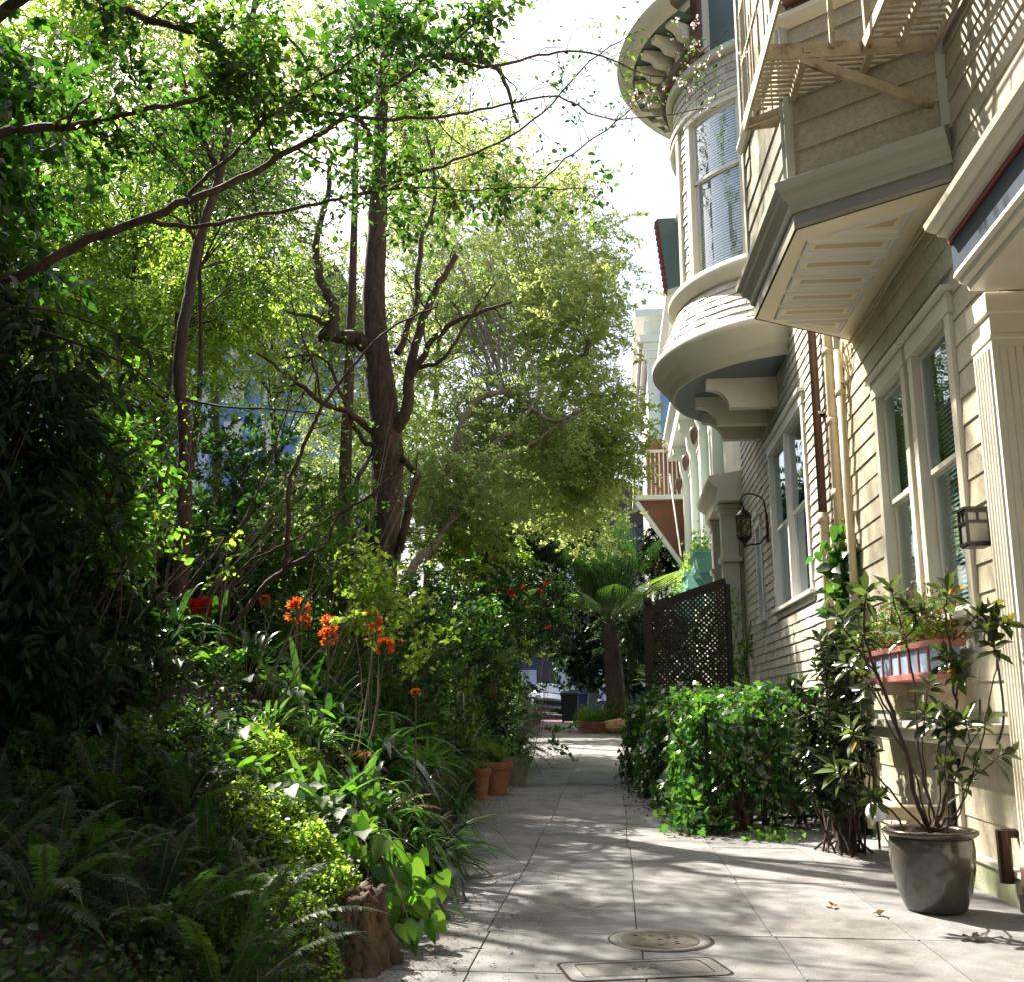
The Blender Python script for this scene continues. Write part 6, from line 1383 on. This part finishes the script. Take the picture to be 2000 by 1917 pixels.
shrub('broadleaf_bush', 'shadowy broad leaved bush on the slope behind the slender trunk', [(300, 1080, 10, .5, 12), (450, 1090, 10.5, .5, 14), (200, 950, 11, .6, 14), (420, 930, 11.5, .6, 14)], 154, lf_dark, .09, .05, per=18, cr=.45, tl=.4)
shrub('pink_flowered_shrub', 'leafy shrub with small pink flowers left of the thick trunk', [(560, 1090, 11, .45, 14), (640, 1130, 11, .4, 12), (520, 1010, 11.5, .5, 12), (600, 960, 12, .5, 10)], 155, lf_mid, .075, .03, per=20, cr=.35, flowers=(lf_pinkish, .25, .025))
shrub('glossy_shrub', 'glossy dark shrub to the right of the thick trunk foot', [(840, 1170, 12, .4, 12), (890, 1230, 12.5, .4, 12), (800, 1250, 11, .3, 8)], 156, lf_dark, .06, .034, per=24, cr=.35, flowers=(fl_red, .10, .03))
shrub('red_camellia', 'tall dark camellia dotted with red blooms left of the tree fern', [(960, 1180, 20, .8, 16), (930, 1090, 20, .7, 12), (900, 1250, 18, .6, 12), (955, 1230, 22, .5, 8)], 157, lf_dark, .09, .05, per=24, cr=.5, tl=.45, flowers=(fl_red, .45, .07))
shrub('dark_camellia', 'dark camellia hedge with a few red blooms beside the bins', [(1005, 1160, 30, .9, 20), (1065, 1170, 31, .75, 16), (960, 1290, 29, .5, 10), (1010, 1250, 30, .4, 8)], 158, lf_vdark, .11, .06, per=26, cr=.6, tl=.5, flowers=(fl_red, .5, .08), fill=False)
shrub('lime_shrub', 'sunny lime green shrub spilling toward the path above the tree fern fronds', [(900, 1060, 17, .35, 10), (985, 1080, 22, .45, 8)], 159, lf_lime, .07, .035, per=24, cr=.4)
shrub('young_shrub', 'young shrub with fresh lime leaves in front of the thick trunk', [(700, 1130, 7.8, .16, 5), (760, 1140, 7.8, .18, 6), (690, 1200, 7.6, .16, 5), (790, 1190, 7.6, .15, 5), (820, 1260, 7.8, .2, 6), (740, 1090, 7.8, .12, 3)], 160, lf_lime, .055, .036, per=8, nt=4, tl=.18, cr=.12, bm=barkgrey, base=(-2.1, 7.6, land(-2.1, 7.6)), sp=.1)
shrub('sapling', 'thin sapling with a few lime leaves against the slender trunk', [(425, 1060, 8.6, .06, 2), (300, 1010, 8.6, .06, 2), (440, 1110, 8.6, .06, 2)], 161, lf_lime, .07, .04, per=5, nt=3, tl=.12, cr=.06, bm=barkgrey)
b = on(258, 8.2); t = thing('green_stemmed_tree', tuple(b), 'small tree with a thin mossy green stem left of the slender reddish trunk', 'tree'); wb = WB(); lb = LB(162); rg = lb.r; tw = []
p, r = pxlimb(wb, [(260, 1330, 8.2), (258, 1240, 8.2), (262, 1100, 8.2), (258, 1000, 8.2), (250, 930, 8.2), (243, 890, 8.2), (235, 780, 8.3), (228, 650, 8.5)], 9, 3, 10, 5, .004, rg)
p2, r2 = pxlimb(wb, [(262, 985, 8.2), (290, 940, 8.1), (320, 895, 8), (352, 830, 8)], 4, 1.2, 6); p3, r3 = pxlimb(wb, [(245, 900, 8.2), (300, 870, 8), (330, 830, 8)], 4, 1, 6)
for a_, b_ in ((p[20:], r[20:]), (p2, r2), (p3, r3)): sprout(wb, tw, rg, a_, b_, .2, .35, 1, (3, 3))
dress(lb, tw, rg, 1, .05, .03, 'oval', .03, .2, keep=.4); wb.build('trunk', twiggreen, t); lb.build('crown', lf_mid, t)
# bare arching shrub and twig fans
b = on(470, 8.3); t = thing('bare_shrub', tuple(b), 'bare branching shrub whose long curved red brown stems cross in front of the bank', 'shrub'); wb = WB(); rg = np.random.default_rng(163); tw = []
for pts, r0, r1 in [([(420, 1310), (473, 1200), (517, 1143), (557, 1111), (600, 1085), (640, 1060), (660, 1010), (730, 960), (800, 900)], 7, 2), ([(557, 1111), (561, 1047), (564, 951), (580, 905), (605, 846), (628, 795), (711, 689), (762, 641), (851, 600)], 6, 2),
                    ([(628, 795), (618, 734), (596, 673), (573, 600), (560, 500)], 3, 1), ([(300, 1240), (323, 1197), (377, 1130), (431, 1066), (479, 1009), (530, 900), (553, 820), (600, 760)], 4, 1.2), ([(420, 1310), (440, 1210), (470, 1110), (560, 1060), (660, 1000), (760, 950)], 4, 1.2),
                    ([(270, 1180), (310, 1070), (350, 1000), (380, 900), (400, 800)], 3, 1), ([(323, 1197), (330, 1100), (362, 960), (378, 860), (376, 760)], 3, 1)]:
    p, r = pxlimb(wb, [(u, v, 8.3) for u, v in pts], r0, r1, 7, 6, .006, rg); sprout(wb, tw, rg, p, r, .35, .4, 1, (3, 3), wander=.12, up=.08)
wb.build('stems', barkred, t); lb = LB(164); dress(lb, tw, rg, 1, .03, .018, 'oval', .02, 0, keep=.18); lb.build('buds', lf_lime, t)
for i, (u, v, d, u1, v1, n, lab) in enumerate([(500, 1330, 7.6, 640, 1130, 8, 'fan of bare straw coloured stems rising among the orange flowers'), (330, 1150, 9.6, 560, 900, 15, 'spray of thin bare grey twigs slanting up to the right of the slender trunk'), (620, 1210, 10, 800, 900, 8, 'bare twiggy spray in front of the thick trunk'), (160, 1230, 6.6, 240, 1090, 10, 'dry stalks standing in the dark undergrowth at the left')]):
    b = on(u, d); t = thing('bare_twigs', tuple(b), lab, 'twigs'); wb = WB(); rg = np.random.default_rng(170+i); tw = []; a = np.array([b.x, b.y, b.z-.02])
    for k in range(n):
        e = np.array(PY(u1+rg.normal(0, 70), v1+rg.normal(0, 70), d+rg.normal(0, .4))); p, r = limb(wb, [a+rg.normal(0, .06, 3)*[1, 1, 0], a*.5+e*.5+rg.normal(0, .06, 3), e], .007, .002, 5, 5, .004, rg); sprout(wb, tw, rg, p, r, .3, .3, 0, wander=.1)
    wb.build('stems', barkgrey, t)

# ------------------------------------------------------------------ herbs of the bed
def straps(name, label, loc, n, L, Wd, seed, mat, el=(.6, 1.3), droop=1.0, cat='plant', flower=None, fan=(0, 2*pi), group=None):
    t = thing(name, loc, label, cat, group); lb = LB(seed); r = lb.r
    for k in range(n):
        az = fan[0]+(fan[1]-fan[0])*r.random(); e = r.uniform(*el); l_ = L*r.uniform(.6, 1.15); m = 8; tt = np.linspace(0, 1, m)
        d = np.array([cos(az)*cos(e), sin(az)*cos(e), sin(e)]); p = np.array(loc)+[r.normal(0, .05), r.normal(0, .05), 0]+d*(tt*l_)[:, None]; p[:, 2] -= droop*r.uniform(.5, 1.3)*l_*.55*tt**2.3
        w_ = Wd*np.array([.7, .9, 1, 1, .95, .8, .5, .04])*r.uniform(.8, 1.2); lb.strip(p, w_, np.array([-sin(az), cos(az), 0]), np.clip(r.normal(.45, .25), 0, 1))
    lb.build('leaves', mat, t)
    for (fu, fv, fd, fm, R) in (flower or []):
        c = np.array(PY(fu, fv, fd)); wb = WB(); a = np.array(loc); limb(wb, [a, a*.4+c*.6+[0, 0, .02], c], .009, .006, 6, 4); fb_ = LB(seed+900+int(fu)); r2 = fb_.r
        k = 16; D = rdir(r2, k, .55); 
        for j in range(k):
            wb.tube(np.array([c, c+D[j]*R*.6]), np.array([.003, .003]), 3); q = c+D[j]*R*.5
            a1 = np.cross(D[j], [.3, .2, .9]); a1 /= np.linalg.norm(a1); b1 = np.cross(D[j], a1); th = np.arange(6)*pi/3
            DD = D[j]*.9+(a1*np.cos(th)[:, None]+b1*np.sin(th)[:, None])*.6; fb_.leaves(np.repeat(q[None], 6, 0), DD, D[j]-DD*.5, R*.62, R*.22, 'oval')
        fo = fb_.build('flower_head', fm, t); wb.build('flower_stalk', twiggreen, t)
    return t
CL = [(405, 8.9, [(400, 1190, 8.9, fl_red, 0.115), (425, 1196, 8.9, fl_red, 0.095), (383, 1185, 8.95, fl_red, 0.081)], 'clivia with scarlet flower heads beside the slender trunk'),
      (580, 8.6, [(580, 1192, 8.6, fl_orange, 0.115), (592, 1214, 8.55, fl_orange, 0.068)], 'clivia with a large orange flower head, left one of the orange row'),
      (515, 9.4, [(517, 1170, 9.4, fl_orange, 0.054)], 'clivia with a small faded orange bud behind the bare curved stems'),
      (640, 8.3, [(642, 1218, 8.3, fl_orange, 0.081), (640, 1243, 8.2, fl_orange, 0.081)], 'clivia with two small orange heads, one above the other'),
      (725, 8.0, [(722, 1212, 8, fl_orange, 0.095), (728, 1235, 8, fl_orange, 0.081), (752, 1263, 7.8, fl_orange, 0.074)], 'clivia with three orange heads beside the thick trunk foot'),
      (815, 7.8, [(812, 1352, 7.8, fl_orange, .04)], 'low clivia with one dull orange head near the path edge')]
for i, (u, d, fl, lab) in enumerate(CL):
    if i < 5: d *= 1.04; fl = [(a_, b_, c_*1.04, m_, r_*1.1) for a_, b_, c_, m_, r_ in fl]
    b = on(u, d); straps('clivia', lab, tuple(b), 52, 1.05, .034, 200+i, lf_dblade, (.35, 1.25), 1.1, 'flower', fl)
ST = [(140, 6.3, 26, 0.92, 0.030, lf_dblade, 1.1, 'dark arching strap leaved clump at the left, silvered with sky light'), (300, 7.6, 30, 0.85, 0.030, lf_dblade, 1.1, 'dark strap leaved clump left of the slender trunk foot'), (470, 8.1, 34, 0.73, 0.027, lf_dblade, 1.1, 'dark strap clump between the slender trunk and orange flowers'),
      (610, 7.5, 60, 0.55, 0.015, lf_blade, 1.2, 'fine grassy clump in front of the orange flowers'), (520, 7.3, 50, 0.51, 0.015, lf_blade, 1.2, 'grassy clump with pale arching blades, left of the fine clump'), (700, 7.2, 50, 0.61, 0.018, lf_blade, 1.1, 'sunlit grassy clump below the three headed orange flower'),
      (640, 6.5, 20, 0.51, 0.033, lf_blade, .4, 'upright lime strap leaves standing in the middle of the bed'), (735, 6.9, 70, 0.67, 0.017, lf_blade, 1.3, 'arching grass clump in the middle of the bed above the path'), (790, 7.2, 80, 0.73, 0.015, lf_blade, 1.6, 'weeping grass clump spilling over the bank toward the path'),
      (800, 6.5, 90, 0.67, 0.015, lf_blade, 1.8, 'weeping grass hanging over the kerb of the bank, nearest'), (840, 8.0, 90, 0.73, 0.015, lf_blade, 1.6, 'weeping grass at the path edge beyond the nearest hanging one'), (860, 9.2, 80, 0.73, 0.018, lf_blade, 1.4, 'broad grassy clump at the path edge before the terracotta pots'),
      (830, 10.2, 60, 0.73, 0.021, lf_blade, 1.2, 'tall grassy clump behind the metal hook'), (780, 9.4, 50, 0.73, 0.021, lf_blade, 1.1, 'tall bladed clump behind the dull orange flower'), (958, 19.0, 120, 1.59, 0.030, lf_dblade, 1.3, 'large dark strap clump below the stone pedestal'), (890, 11.8, 60, 0.73, 0.021, lf_blade, 1.3, 'grassy clump right behind the terracotta pots'),
      (400, 6.4, 30, 0.55, 0.018, lf_dblade, 1.0, 'small dark clump in the shaded middle of the bed')]
for i, (u, d, n, L, w_, mt, dr, lab) in enumerate(ST): b = on(u, d); straps('strap_leaved_plant' if w_ > .0185 else 'ornamental_grass', lab, tuple(b), n, L, w_, 220+i, mt, (.5, 1.35), dr, 'plant' if w_ > .0185 else 'grass')
FN_ = [(150, 3.95, 'sword fern in deep shade at the bottom left corner'), (330, 3.9, 'sword fern with upright fronds at the bottom, right of the corner one'), (20, 4.5, 'sword fern cut by the left edge in the shade'), (430, 4.7, 'sword fern with long fronds reaching toward the lime mound'), (240, 5.2, 'sword fern in the dark middle of the lower left'), (520, 4.25, 'low sword fern beside the weathered stump'), (120, 5.6, 'sword fern below the dark strap leaved clump'), (90, 3.6, 'sword fern nearest the viewer in the bottom left corner'), (240, 4.4, 'sword fern between the two upright ones at the bottom left'), (380, 5.3, 'sword fern just left of the yellow green mound'), (-20, 3.9, 'sword fern at the very edge of the bottom left'), (470, 3.7, 'sword fern at the bottom edge left of the stump')]
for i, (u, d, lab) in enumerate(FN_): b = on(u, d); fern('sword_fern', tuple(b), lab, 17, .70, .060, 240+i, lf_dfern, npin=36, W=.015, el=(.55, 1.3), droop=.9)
for i, (u, d, lab) in enumerate([(45, 5.9, 'withered brown fern at the left edge'), (760, 7.4, 'rusty dry fern among the grasses beside the path'), (690, 7.9, 'small rusty dead fern under the orange flowers'), (860, 8.6, 'brown seeding fern hanging at the path edge')]):
    b = on(u, d); fern('dry_fern', tuple(b), lab, 16, .5, .06, 250+i, lf_brown, npin=26, W=.016, el=(.5, 1.2), droop=1.0)
def mound(name, label, u, d, R, n, ls, seed, mat, shape='oval', h=.3, cat='plant', lw=None, loc=None):
    b = loc or on(u, d); lb = LB(seed); r = lb.r; a = r.uniform(0, 2*pi, n); q = r.random(n)**.5; x = b[0]+R*q*np.cos(a); y = b[1]+R*q*np.sin(a)*1.1
    z = np.array([land(x_, y_) for x_, y_ in zip(x, y)]); hz = h*np.sqrt(np.clip(1-q*q, 0, 1))*(.7+.35*np.sin(x*14+1)*np.cos(y*12)); P = np.stack([x, y, z+hz*r.uniform(.55, 1, n)+.02], 1)
    D = rdir(r, n, .1); Nn = r.normal(0, .45, (n, 3)); Nn[:, 2] += 1; s = r.uniform(.45, 1.7, n)*ls*(.8+.4*np.sin(x*13+y*9)**2)
    t = thing(name, tuple(b), label, cat); lb.leaves(P, D, Nn, s, s*(lw or .8), shape); lb.build('foliage', mat, t)
    wb = WB()
    for k in range(0, n, max(1, n//220)): wb.tube(np.array([[b[0]+(P[k, 0]-b[0])*.7, b[1]+(P[k, 1]-b[1])*.7, land(b[0]+(P[k, 0]-b[0])*.7, b[1]+(P[k, 1]-b[1])*.7)], P[k]]), np.array([.002, .0015]), 3)
    wb.build('stems', barkred, t); return t
mound('foliage_mound', 'bright lime mound of tiny leaves at the front of the bed', 575, 5.5, .36, 5200, .020, 260, lf_lime, h=.26)
mound('foliage_mound', 'mound of tiny leaves right of the lime one, over the stump', 645, 5.35, .26, 2400, .020, 261, lf_lime, h=.22)
mound('foliage_mound', 'straggling maidenhair leaves low beside the stump', 585, 4.75, .28, 1800, .020, 262, lf_lime, h=.16)
mound('foliage_mound', 'yellow green feathery mound in the middle of the bed', 560, 6.9, .34, 2600, .024, 263, lf_lime, h=.28)
mound('foliage_mound', 'dark small leaved mound in the shade left of the bed centre', 330, 6.0, .5, 3600, .026, 264, lf_fern, h=.3)
mound('foliage_mound', 'dim mossy mound at the left edge, above the sword ferns', 150, 5.4, .45, 3000, .024, 265, lf_fern, h=.26)
mound('foliage_mound', 'sunlit small leaved mound near the path end of the grasses', 770, 8.6, .5, 3200, .03, 266, lf_mid, h=.35)
mound('foliage_mound', 'shaded fine leaved mound at the bottom of the bank', 460, 4.1, .42, 2400, .022, 267, lf_fern, h=.18)
for i, (u, d, n, lab) in enumerate([(480, 7.7, 26, 'broad leaved plant with a pale backlit leaf below the slender trunk'), (690, 6.5, 26, 'broad leaved plant with lime hearts in the middle of the bed'), (545, 5.95, 22, 'broad glossy leaves just behind the lime mound'), (450, 6.6, 22, 'broad leaves in half shade left of the upright lime straps'), (610, 6.2, 24, 'glossy silvered broad leaves above the lime mound'), (560, 7.9, 26, 'broad dark leaves under the orange flowers'), (710, 5.9, 26, 'broad shining leaves over the nearest hanging grass'), (350, 7.2, 22, 'broad leaves at the foot of the slender trunk')]):
    b = on(u, d); t = thing('broadleaf_plant', tuple(b), lab, 'plant'); lb = LB(280+i); wb = WB(); r = lb.r
    for k in range(n):
        a = r.uniform(0, 2*pi); R = r.uniform(.05, .32); q = np.array([b.x+R*cos(a), b.y+R*sin(a), 0]); q[2] = land(q[0], q[1])+r.uniform(.08, .26); wb.tube(np.array([tuple(b), (np.array(b)+q)/2+[0, 0, .06], q]), np.array([.004, .003, .002]), 3)
        lb.leaves([q], [[cos(a)+r.normal(0, .3), sin(a)+r.normal(0, .3), -.35]], [[r.normal(0, .3), r.normal(0, .3), 1]], r.uniform(.08, .15), r.uniform(.07, .11), 'heart')
    wb.build('stalks', twiggreen, t); lb.build('leaves', lf_mid, t)
# heart-leaved vine hanging over the stump
t = thing('trailing_vine', (-1.3, 5.75, .4), 'vine of large lime heart shaped leaves trailing over the stump to the path', 'vine'); lb = LB(295); wb = WB(); r = lb.r; root = np.array(PY(700, 1640, 6.0))
for (u, v, d) in [(700, 1600, 5.9), (745, 1625, 5.85), (760, 1660, 5.8), (735, 1690, 5.75), (790, 1690, 5.75), (760, 1725, 5.7), (800, 1735, 5.7), (775, 1765, 5.6), (825, 1760, 5.65), (845, 1790, 5.6), (865, 1710, 5.9), (830, 1720, 5.8), (705, 1665, 5.8), (680, 1640, 5.8), (640, 1660, 5.6), (720, 1730, 5.6), (800, 1800, 5.5), (715, 1625, 6), (770, 1640, 6), (810, 1670, 5.9)]:
    q = np.array(PY(u, v, d)); wb.tube(smoothpath([root, (root+q)/2+[.02, -.02, .1], q], 3), np.linspace(.005, .002, 7), 4)
    for s_ in range(2): lb.leaves([q+r.normal(0, .02, 3)], [[r.normal(.3, .4), -.4+r.normal(0, .3), -.9]], [[r.normal(.1, .3), -1+r.normal(0, .3), .5]], r.uniform(.085, .13), r.uniform(.08, .11), 'heart')
wb.build('stem', twiggreen, t); lb.build('leaves', lf_heart, t)
# stump and stones holding the bank
t = thing('tree_stump', (-1.32, 5.35, 0), 'gnarled weathered stump at the foot of the bank by the path, bottom', 'stump')
wb = WB(); rg = np.random.default_rng(300)
for k in range(44):
    a = rg.uniform(0, 2*pi); R = .15*rg.random()**.5; x = -1.32+R*cos(a); y = 5.35+R*1.3*sin(a); sp_ = smoothpath([(x*1.0+.10*cos(a), y+.12*sin(a), -.05), (x+.02*cos(a), y, .15), (x, y, .32), (x+rg.normal(0, .03), y+rg.normal(0, .03), rg.uniform(.16, .38))], 6); sp_ += rg.normal(0, .007, sp_.shape); wb.tube(sp_, np.linspace(.06, .012, len(sp_))*rg.uniform(.6, 1.3)*rg.uniform(.8, 1.2, len(sp_)), 8)
wb.build('trunk', wood_old, t)
for i, (x, y, r_, lab) in enumerate([(-1.45, 4.7, (.13, .2, .10), 'dark weathered rock at the very bottom of the bank'), (-1.42, 6.2, (.18, .3, .24), 'dark rock just beyond the stump at the bank foot'), (-1.5, 4.45, (.16, .25, .26), 'rough brown rock above the bottom edge left of the stump')]):
    tag(blob('rock', rock if i != 1 else wood_old, None, (x, y, .12), r_, 11+i, .28), lab, 'rock')
# pots by the path
def tpot(loc, r, h, lab, mat=terracotta, name='flower_pot'):
    t = thing(name, loc, lab, 'plant pot'); m = MB(); m.lathe(loc, [(0, 0), (r*.62, 0), (r*.9, h*.78), (r*1.0, h*.78), (r*1.03, h*.80), (r*1.03, h), (r*.9, h), (r*.86, h*.88)], 32); m.build('body', mat, t, smooth=True)
    m = MB(); m.lathe(loc, [(0, h*.9), (r*.87, h*.88)], 24); m.build('soil', soil2, t); return t
a = PY(968, 1532, 14.6); p1 = (a.x, 14.6, GZ(14.6)+.014); tpot(p1, .235, .44, 'large terracotta pot with thick rim at the left edge of the path')
a = PY(938, 1545, 14.0); p2 = (a.x, 14.0, GZ(14)+.014); tpot(p2, .14, .40, 'narrow terracotta pot half hidden by the bank grasses, in front of the large one')
a = PY(1008, 1510, 16.0); p3 = (a.x, 16.0, GZ(16)+.014); tpot(p3, .24, .42, 'round grey pot behind the terracotta ones', stone)
def plume(name, loc, label, n, L, seed, mat, droop):
    t = thing(name, loc, label, 'plant'); lb = LB(seed); wb = WB(); r = lb.r
    for k in range(n):
        az = r.uniform(0, 2*pi); el = r.uniform(.5, 1.4); m = 14; tt = np.linspace(0, 1, m); l_ = L*r.uniform(.6, 1.2); d = np.array([cos(az)*cos(el), sin(az)*cos(el), sin(el)]); p = np.array(loc)+d*(tt*l_)[:, None]; p[:, 2] -= droop*l_*.5*tt**2.2
        wb.tube(p, np.linspace(.004, .001, m), 3); P = np.repeat(p[1:], 26, 0)+r.normal(0, .008, ((m-1)*26, 3)); D = rdir(r, len(P), .2)+d*.4; lb.leaves(P, D, rdir(r, len(P), .3), .055*np.repeat(1.1-tt[1:]*.75, 26), .006, 'rhomb')
    wb.build('stalks', twiggreen, t); lb.build('fronds', mat, t)
plume('foxtail_fern', (p1[0], p1[1], p1[2]+.40), 'feathery foxtail fern growing in the large terracotta pot', 22, .55, 310, lf_fernl, .6)
plume('foxtail_fern', (p3[0], p3[1], p3[2]+.38), 'feathery fern leaning over the path from the grey pot', 20, .75, 311, lf_fern, 1.2)
straps('ornamental_grass', 'small tufted grass in the narrow terracotta pot', (p2[0], p2[1], p2[2]+.38), 40, .35, .010, 312, lf_blade, (.6, 1.4), 1.2, 'grass')
straps('ornamental_grass', 'yellowing grass blades hanging from the grey pot over the path', (p3[0]+.1, p3[1]-.1, p3[2]+.38), 40, .6, .012, 313, lf_blade, (.4, 1.2), 1.9, 'grass')
# hook, pedestal
bq = on(895, 13.6); straps('ornamental_grass', 'tall grass hiding the foot of the metal hook', tuple(bq), 90, .95, .016, 330, lf_blade, (.8, 1.4), .9, 'grass')
hb = on(905, 15.0); hk = []; z1 = PY(905, 1352, 15.0).z
for k in range(10): th = pi*k/9; hk.append((hb.x-.045+.045*cos(th), 15.0, z1-.05+.06*sin(th)))
m = MB(); m.tube([(hb.x, 15, hb.z-.1), (hb.x, 15, (hb.z+z1)/2), (hb.x, 15, z1-.06)]+hk+[(hb.x-.09, 15, z1-.1)], .013, 8); tag(m.build('garden_hook', galv, None, (hb.x, 15, hb.z), smooth=True), 'pale metal cane shaped garden hook standing among the grasses', 'hook')
a = PY(952, 1320, 21.0); pb = (a.x, 21.0, land(a.x, 21.0)); t = thing('stone_pedestal', pb, 'mossy pale stone pedestal block under the small fern fronds', 'pedestal')
zt_ = PY(952, 1322, 21).z; m = MB(); m.box((a.x-.2, 20.8, pb[2]-.1), (a.x+.2, 21.2, zt_-.1)); m.build('shaft', stone, t, bevel=.015); m = MB(); m.box((a.x-.24, 20.76, zt_-.099), (a.x+.24, 21.24, zt_)); m.build('cap', stone, t, bevel=.015)
b = on(940, 18.5); fern('tree_fern', (b.x, b.y, PY(955, 1310, 18.5).z), 'small tree fern with pale fronds reaching over the stone pedestal', 14, 1.1, .28, 320, lf_fernl, 'tree fern', sub=4, npin=26, W=.028, el=(.15, .9), droop=.7)
b = on(960, 23); fern('tree_fern', (b.x, b.y, PY(960, 1210, 23).z), 'bluish green tree fern half hidden in the camellia', 14, 1.5, .35, 321, lf_fern, 'tree fern', sub=4, npin=26, W=.04, el=(.1, .8), droop=.6)
fern('tree_fern', (.95, 19.6, 1.6), 'fern with bright fronds poking out left of the lattice screen', 14, 1.0, .22, 322, lf_fernl, 'tree fern', sub=4, npin=26, W=.024, el=(.1, 1.0), droop=.7)
wbx = WB(); wbx.tube(np.array([[.95, 19.6, .1], [.95, 19.6, 1.6]]), np.array([.08, .07]), 8); o = wbx.build('trunk', barkdark, bpy.data.objects['tree_fern.003'])
for nm, (bx_, by_) in (('tree_fern.001', (on(940, 18.5).x, 18.5)), ('tree_fern.002', (on(960, 23).x, 23))):
    tr_ = bpy.data.objects[nm]; wbx = WB(); wbx.tube(np.array([[bx_, by_, land(bx_, by_)-.1], [bx_, by_, tr_.location.z]]), np.array([.09, .08]), 8); wbx.build('trunk', barkdark, tr_)

# ------------------------------------------------------------------ uncountable stuff
def scatter(name, kind_label, n, seed, mat, ls, shape, dmax, yr, h, wr=.6, pw=1.6):
    lb = LB(seed); r = lb.r; y = yr[0]+(yr[1]-yr[0])*r.random(n)**pw; d = dmax*r.random(n)**1.1; x = np.array([edge(b_) for b_ in y])-d; z = np.array([land(a, b_) for a, b_ in zip(x, y)])
    cl = .5+.5*np.sin(x*3.1+1)*np.cos(y*2.3); P = np.stack([x, y, z+h*r.random(n)*(.4+cl)], 1); D = rdir(r, n, .0); D[:, 2] -= .2; Nn = r.normal(0, .5, (n, 3)); Nn[:, 2] += .9; Nn[:, 1] -= .3
    s = ls*r.uniform(.6, 1.3, n); lb.leaves(P, D, Nn, s, s*wr, shape); return tag(lb.build(name, mat), kind='stuff')
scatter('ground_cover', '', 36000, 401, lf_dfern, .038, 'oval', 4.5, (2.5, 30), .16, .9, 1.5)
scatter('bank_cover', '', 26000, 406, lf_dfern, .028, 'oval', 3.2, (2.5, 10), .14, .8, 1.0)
scatter('undergrowth', '', 20000, 402, lf_mid, .07, 'oval', 5.0, (8.6, 34), .35, .5, 1.3)
scatter('hill_undergrowth', '', 24000, 403, lf_fern, .14, 'oval', 16, (10.5, 44), .8, .5, 1.1)
scatter('leaf_litter', '', 9000, 404, litter, .035, 'oval', 3.5, (2.5, 14), .03, .6, 1.2)
lb = LB(405); r = lb.r; n = 7000; y = 4+16*r.random(n)**1.3; x = np.array([edge(a) for a in y])+np.abs(r.normal(0, .34, n)); P = np.stack([x, y, np.array([GZ(a) for a in y])+.021], 1)
D = rdir(r, n); D[:, 2] *= .15; Nn = r.normal(0, .25, (n, 3)); Nn[:, 2] += 1; s = r.uniform(.006, .02, n)*(1+.9*(r.random(n) < .06)); lb.leaves(P, D, Nn, s, s*.6, 'oval')
n = 2600; y = 4.5+14*r.random(n); x = r.uniform(-1.6, 2.4, n); P = np.stack([x, y, np.array([GZ(a) for a in y])+.021], 1); D = rdir(r, n); D[:, 2] *= .15; Nn = r.normal(0, .25, (n, 3)); Nn[:, 2] += 1; lb.leaves(P, D, Nn, r.uniform(.004, .011, n), .006, 'oval', 1.0)
n = 900; y = r.uniform(10.4, 16.5, n); x = .75-.1*(y-11)+r.normal(0, .16, n); P = np.stack([x, y, np.array([GZ(a) for a in y])+.022], 1); D = rdir(r, n); D[:, 2] *= .2; Nn = r.normal(0, .35, (n, 3)); Nn[:, 2] += 1; lb.leaves(P, D, Nn, r.uniform(.015, .05, n), .025, 'oval', r.uniform(0, .6, n))
n = 500; x = r.uniform(.8, 2.5, n); y = 10.6+.75*(x-.8)+r.normal(0, .18, n); P = np.stack([x, y, x*0+.022], 1); D = rdir(r, n); D[:, 2] *= .2; Nn = r.normal(0, .35, (n, 3)); Nn[:, 2] += 1; lb.leaves(P, D, Nn, r.uniform(.012, .045, n), .022, 'oval', r.uniform(0, .6, n))
tag(lb.build('fallen_leaves', litter), kind='stuff')
for i, (u, v, lab) in enumerate([(1625, 1768, 'curled brown leaf on the paving, left of the pair before the pot'), (1719, 1783, 'curled brown leaf on the paving nearest the pot, right of the pair'), (1898, 1830, 'flat dark fallen leaf on the paving below the pot')]):
    c = PZ(u, v, .03); lb = LB(420+i); lb.leaves(np.array([c]*3)+lb.r.normal(0, .006, (3, 3)), rdir(lb.r, 3, .1)*[1, 1, .3], [[0, .3, 1], [.4, 0, 1], [-.3, -.3, 1]], .055, .04, 'oval'); tag(lb.build('fallen_leaf', lf_brown, None, tuple(c)), lab, 'leaf')
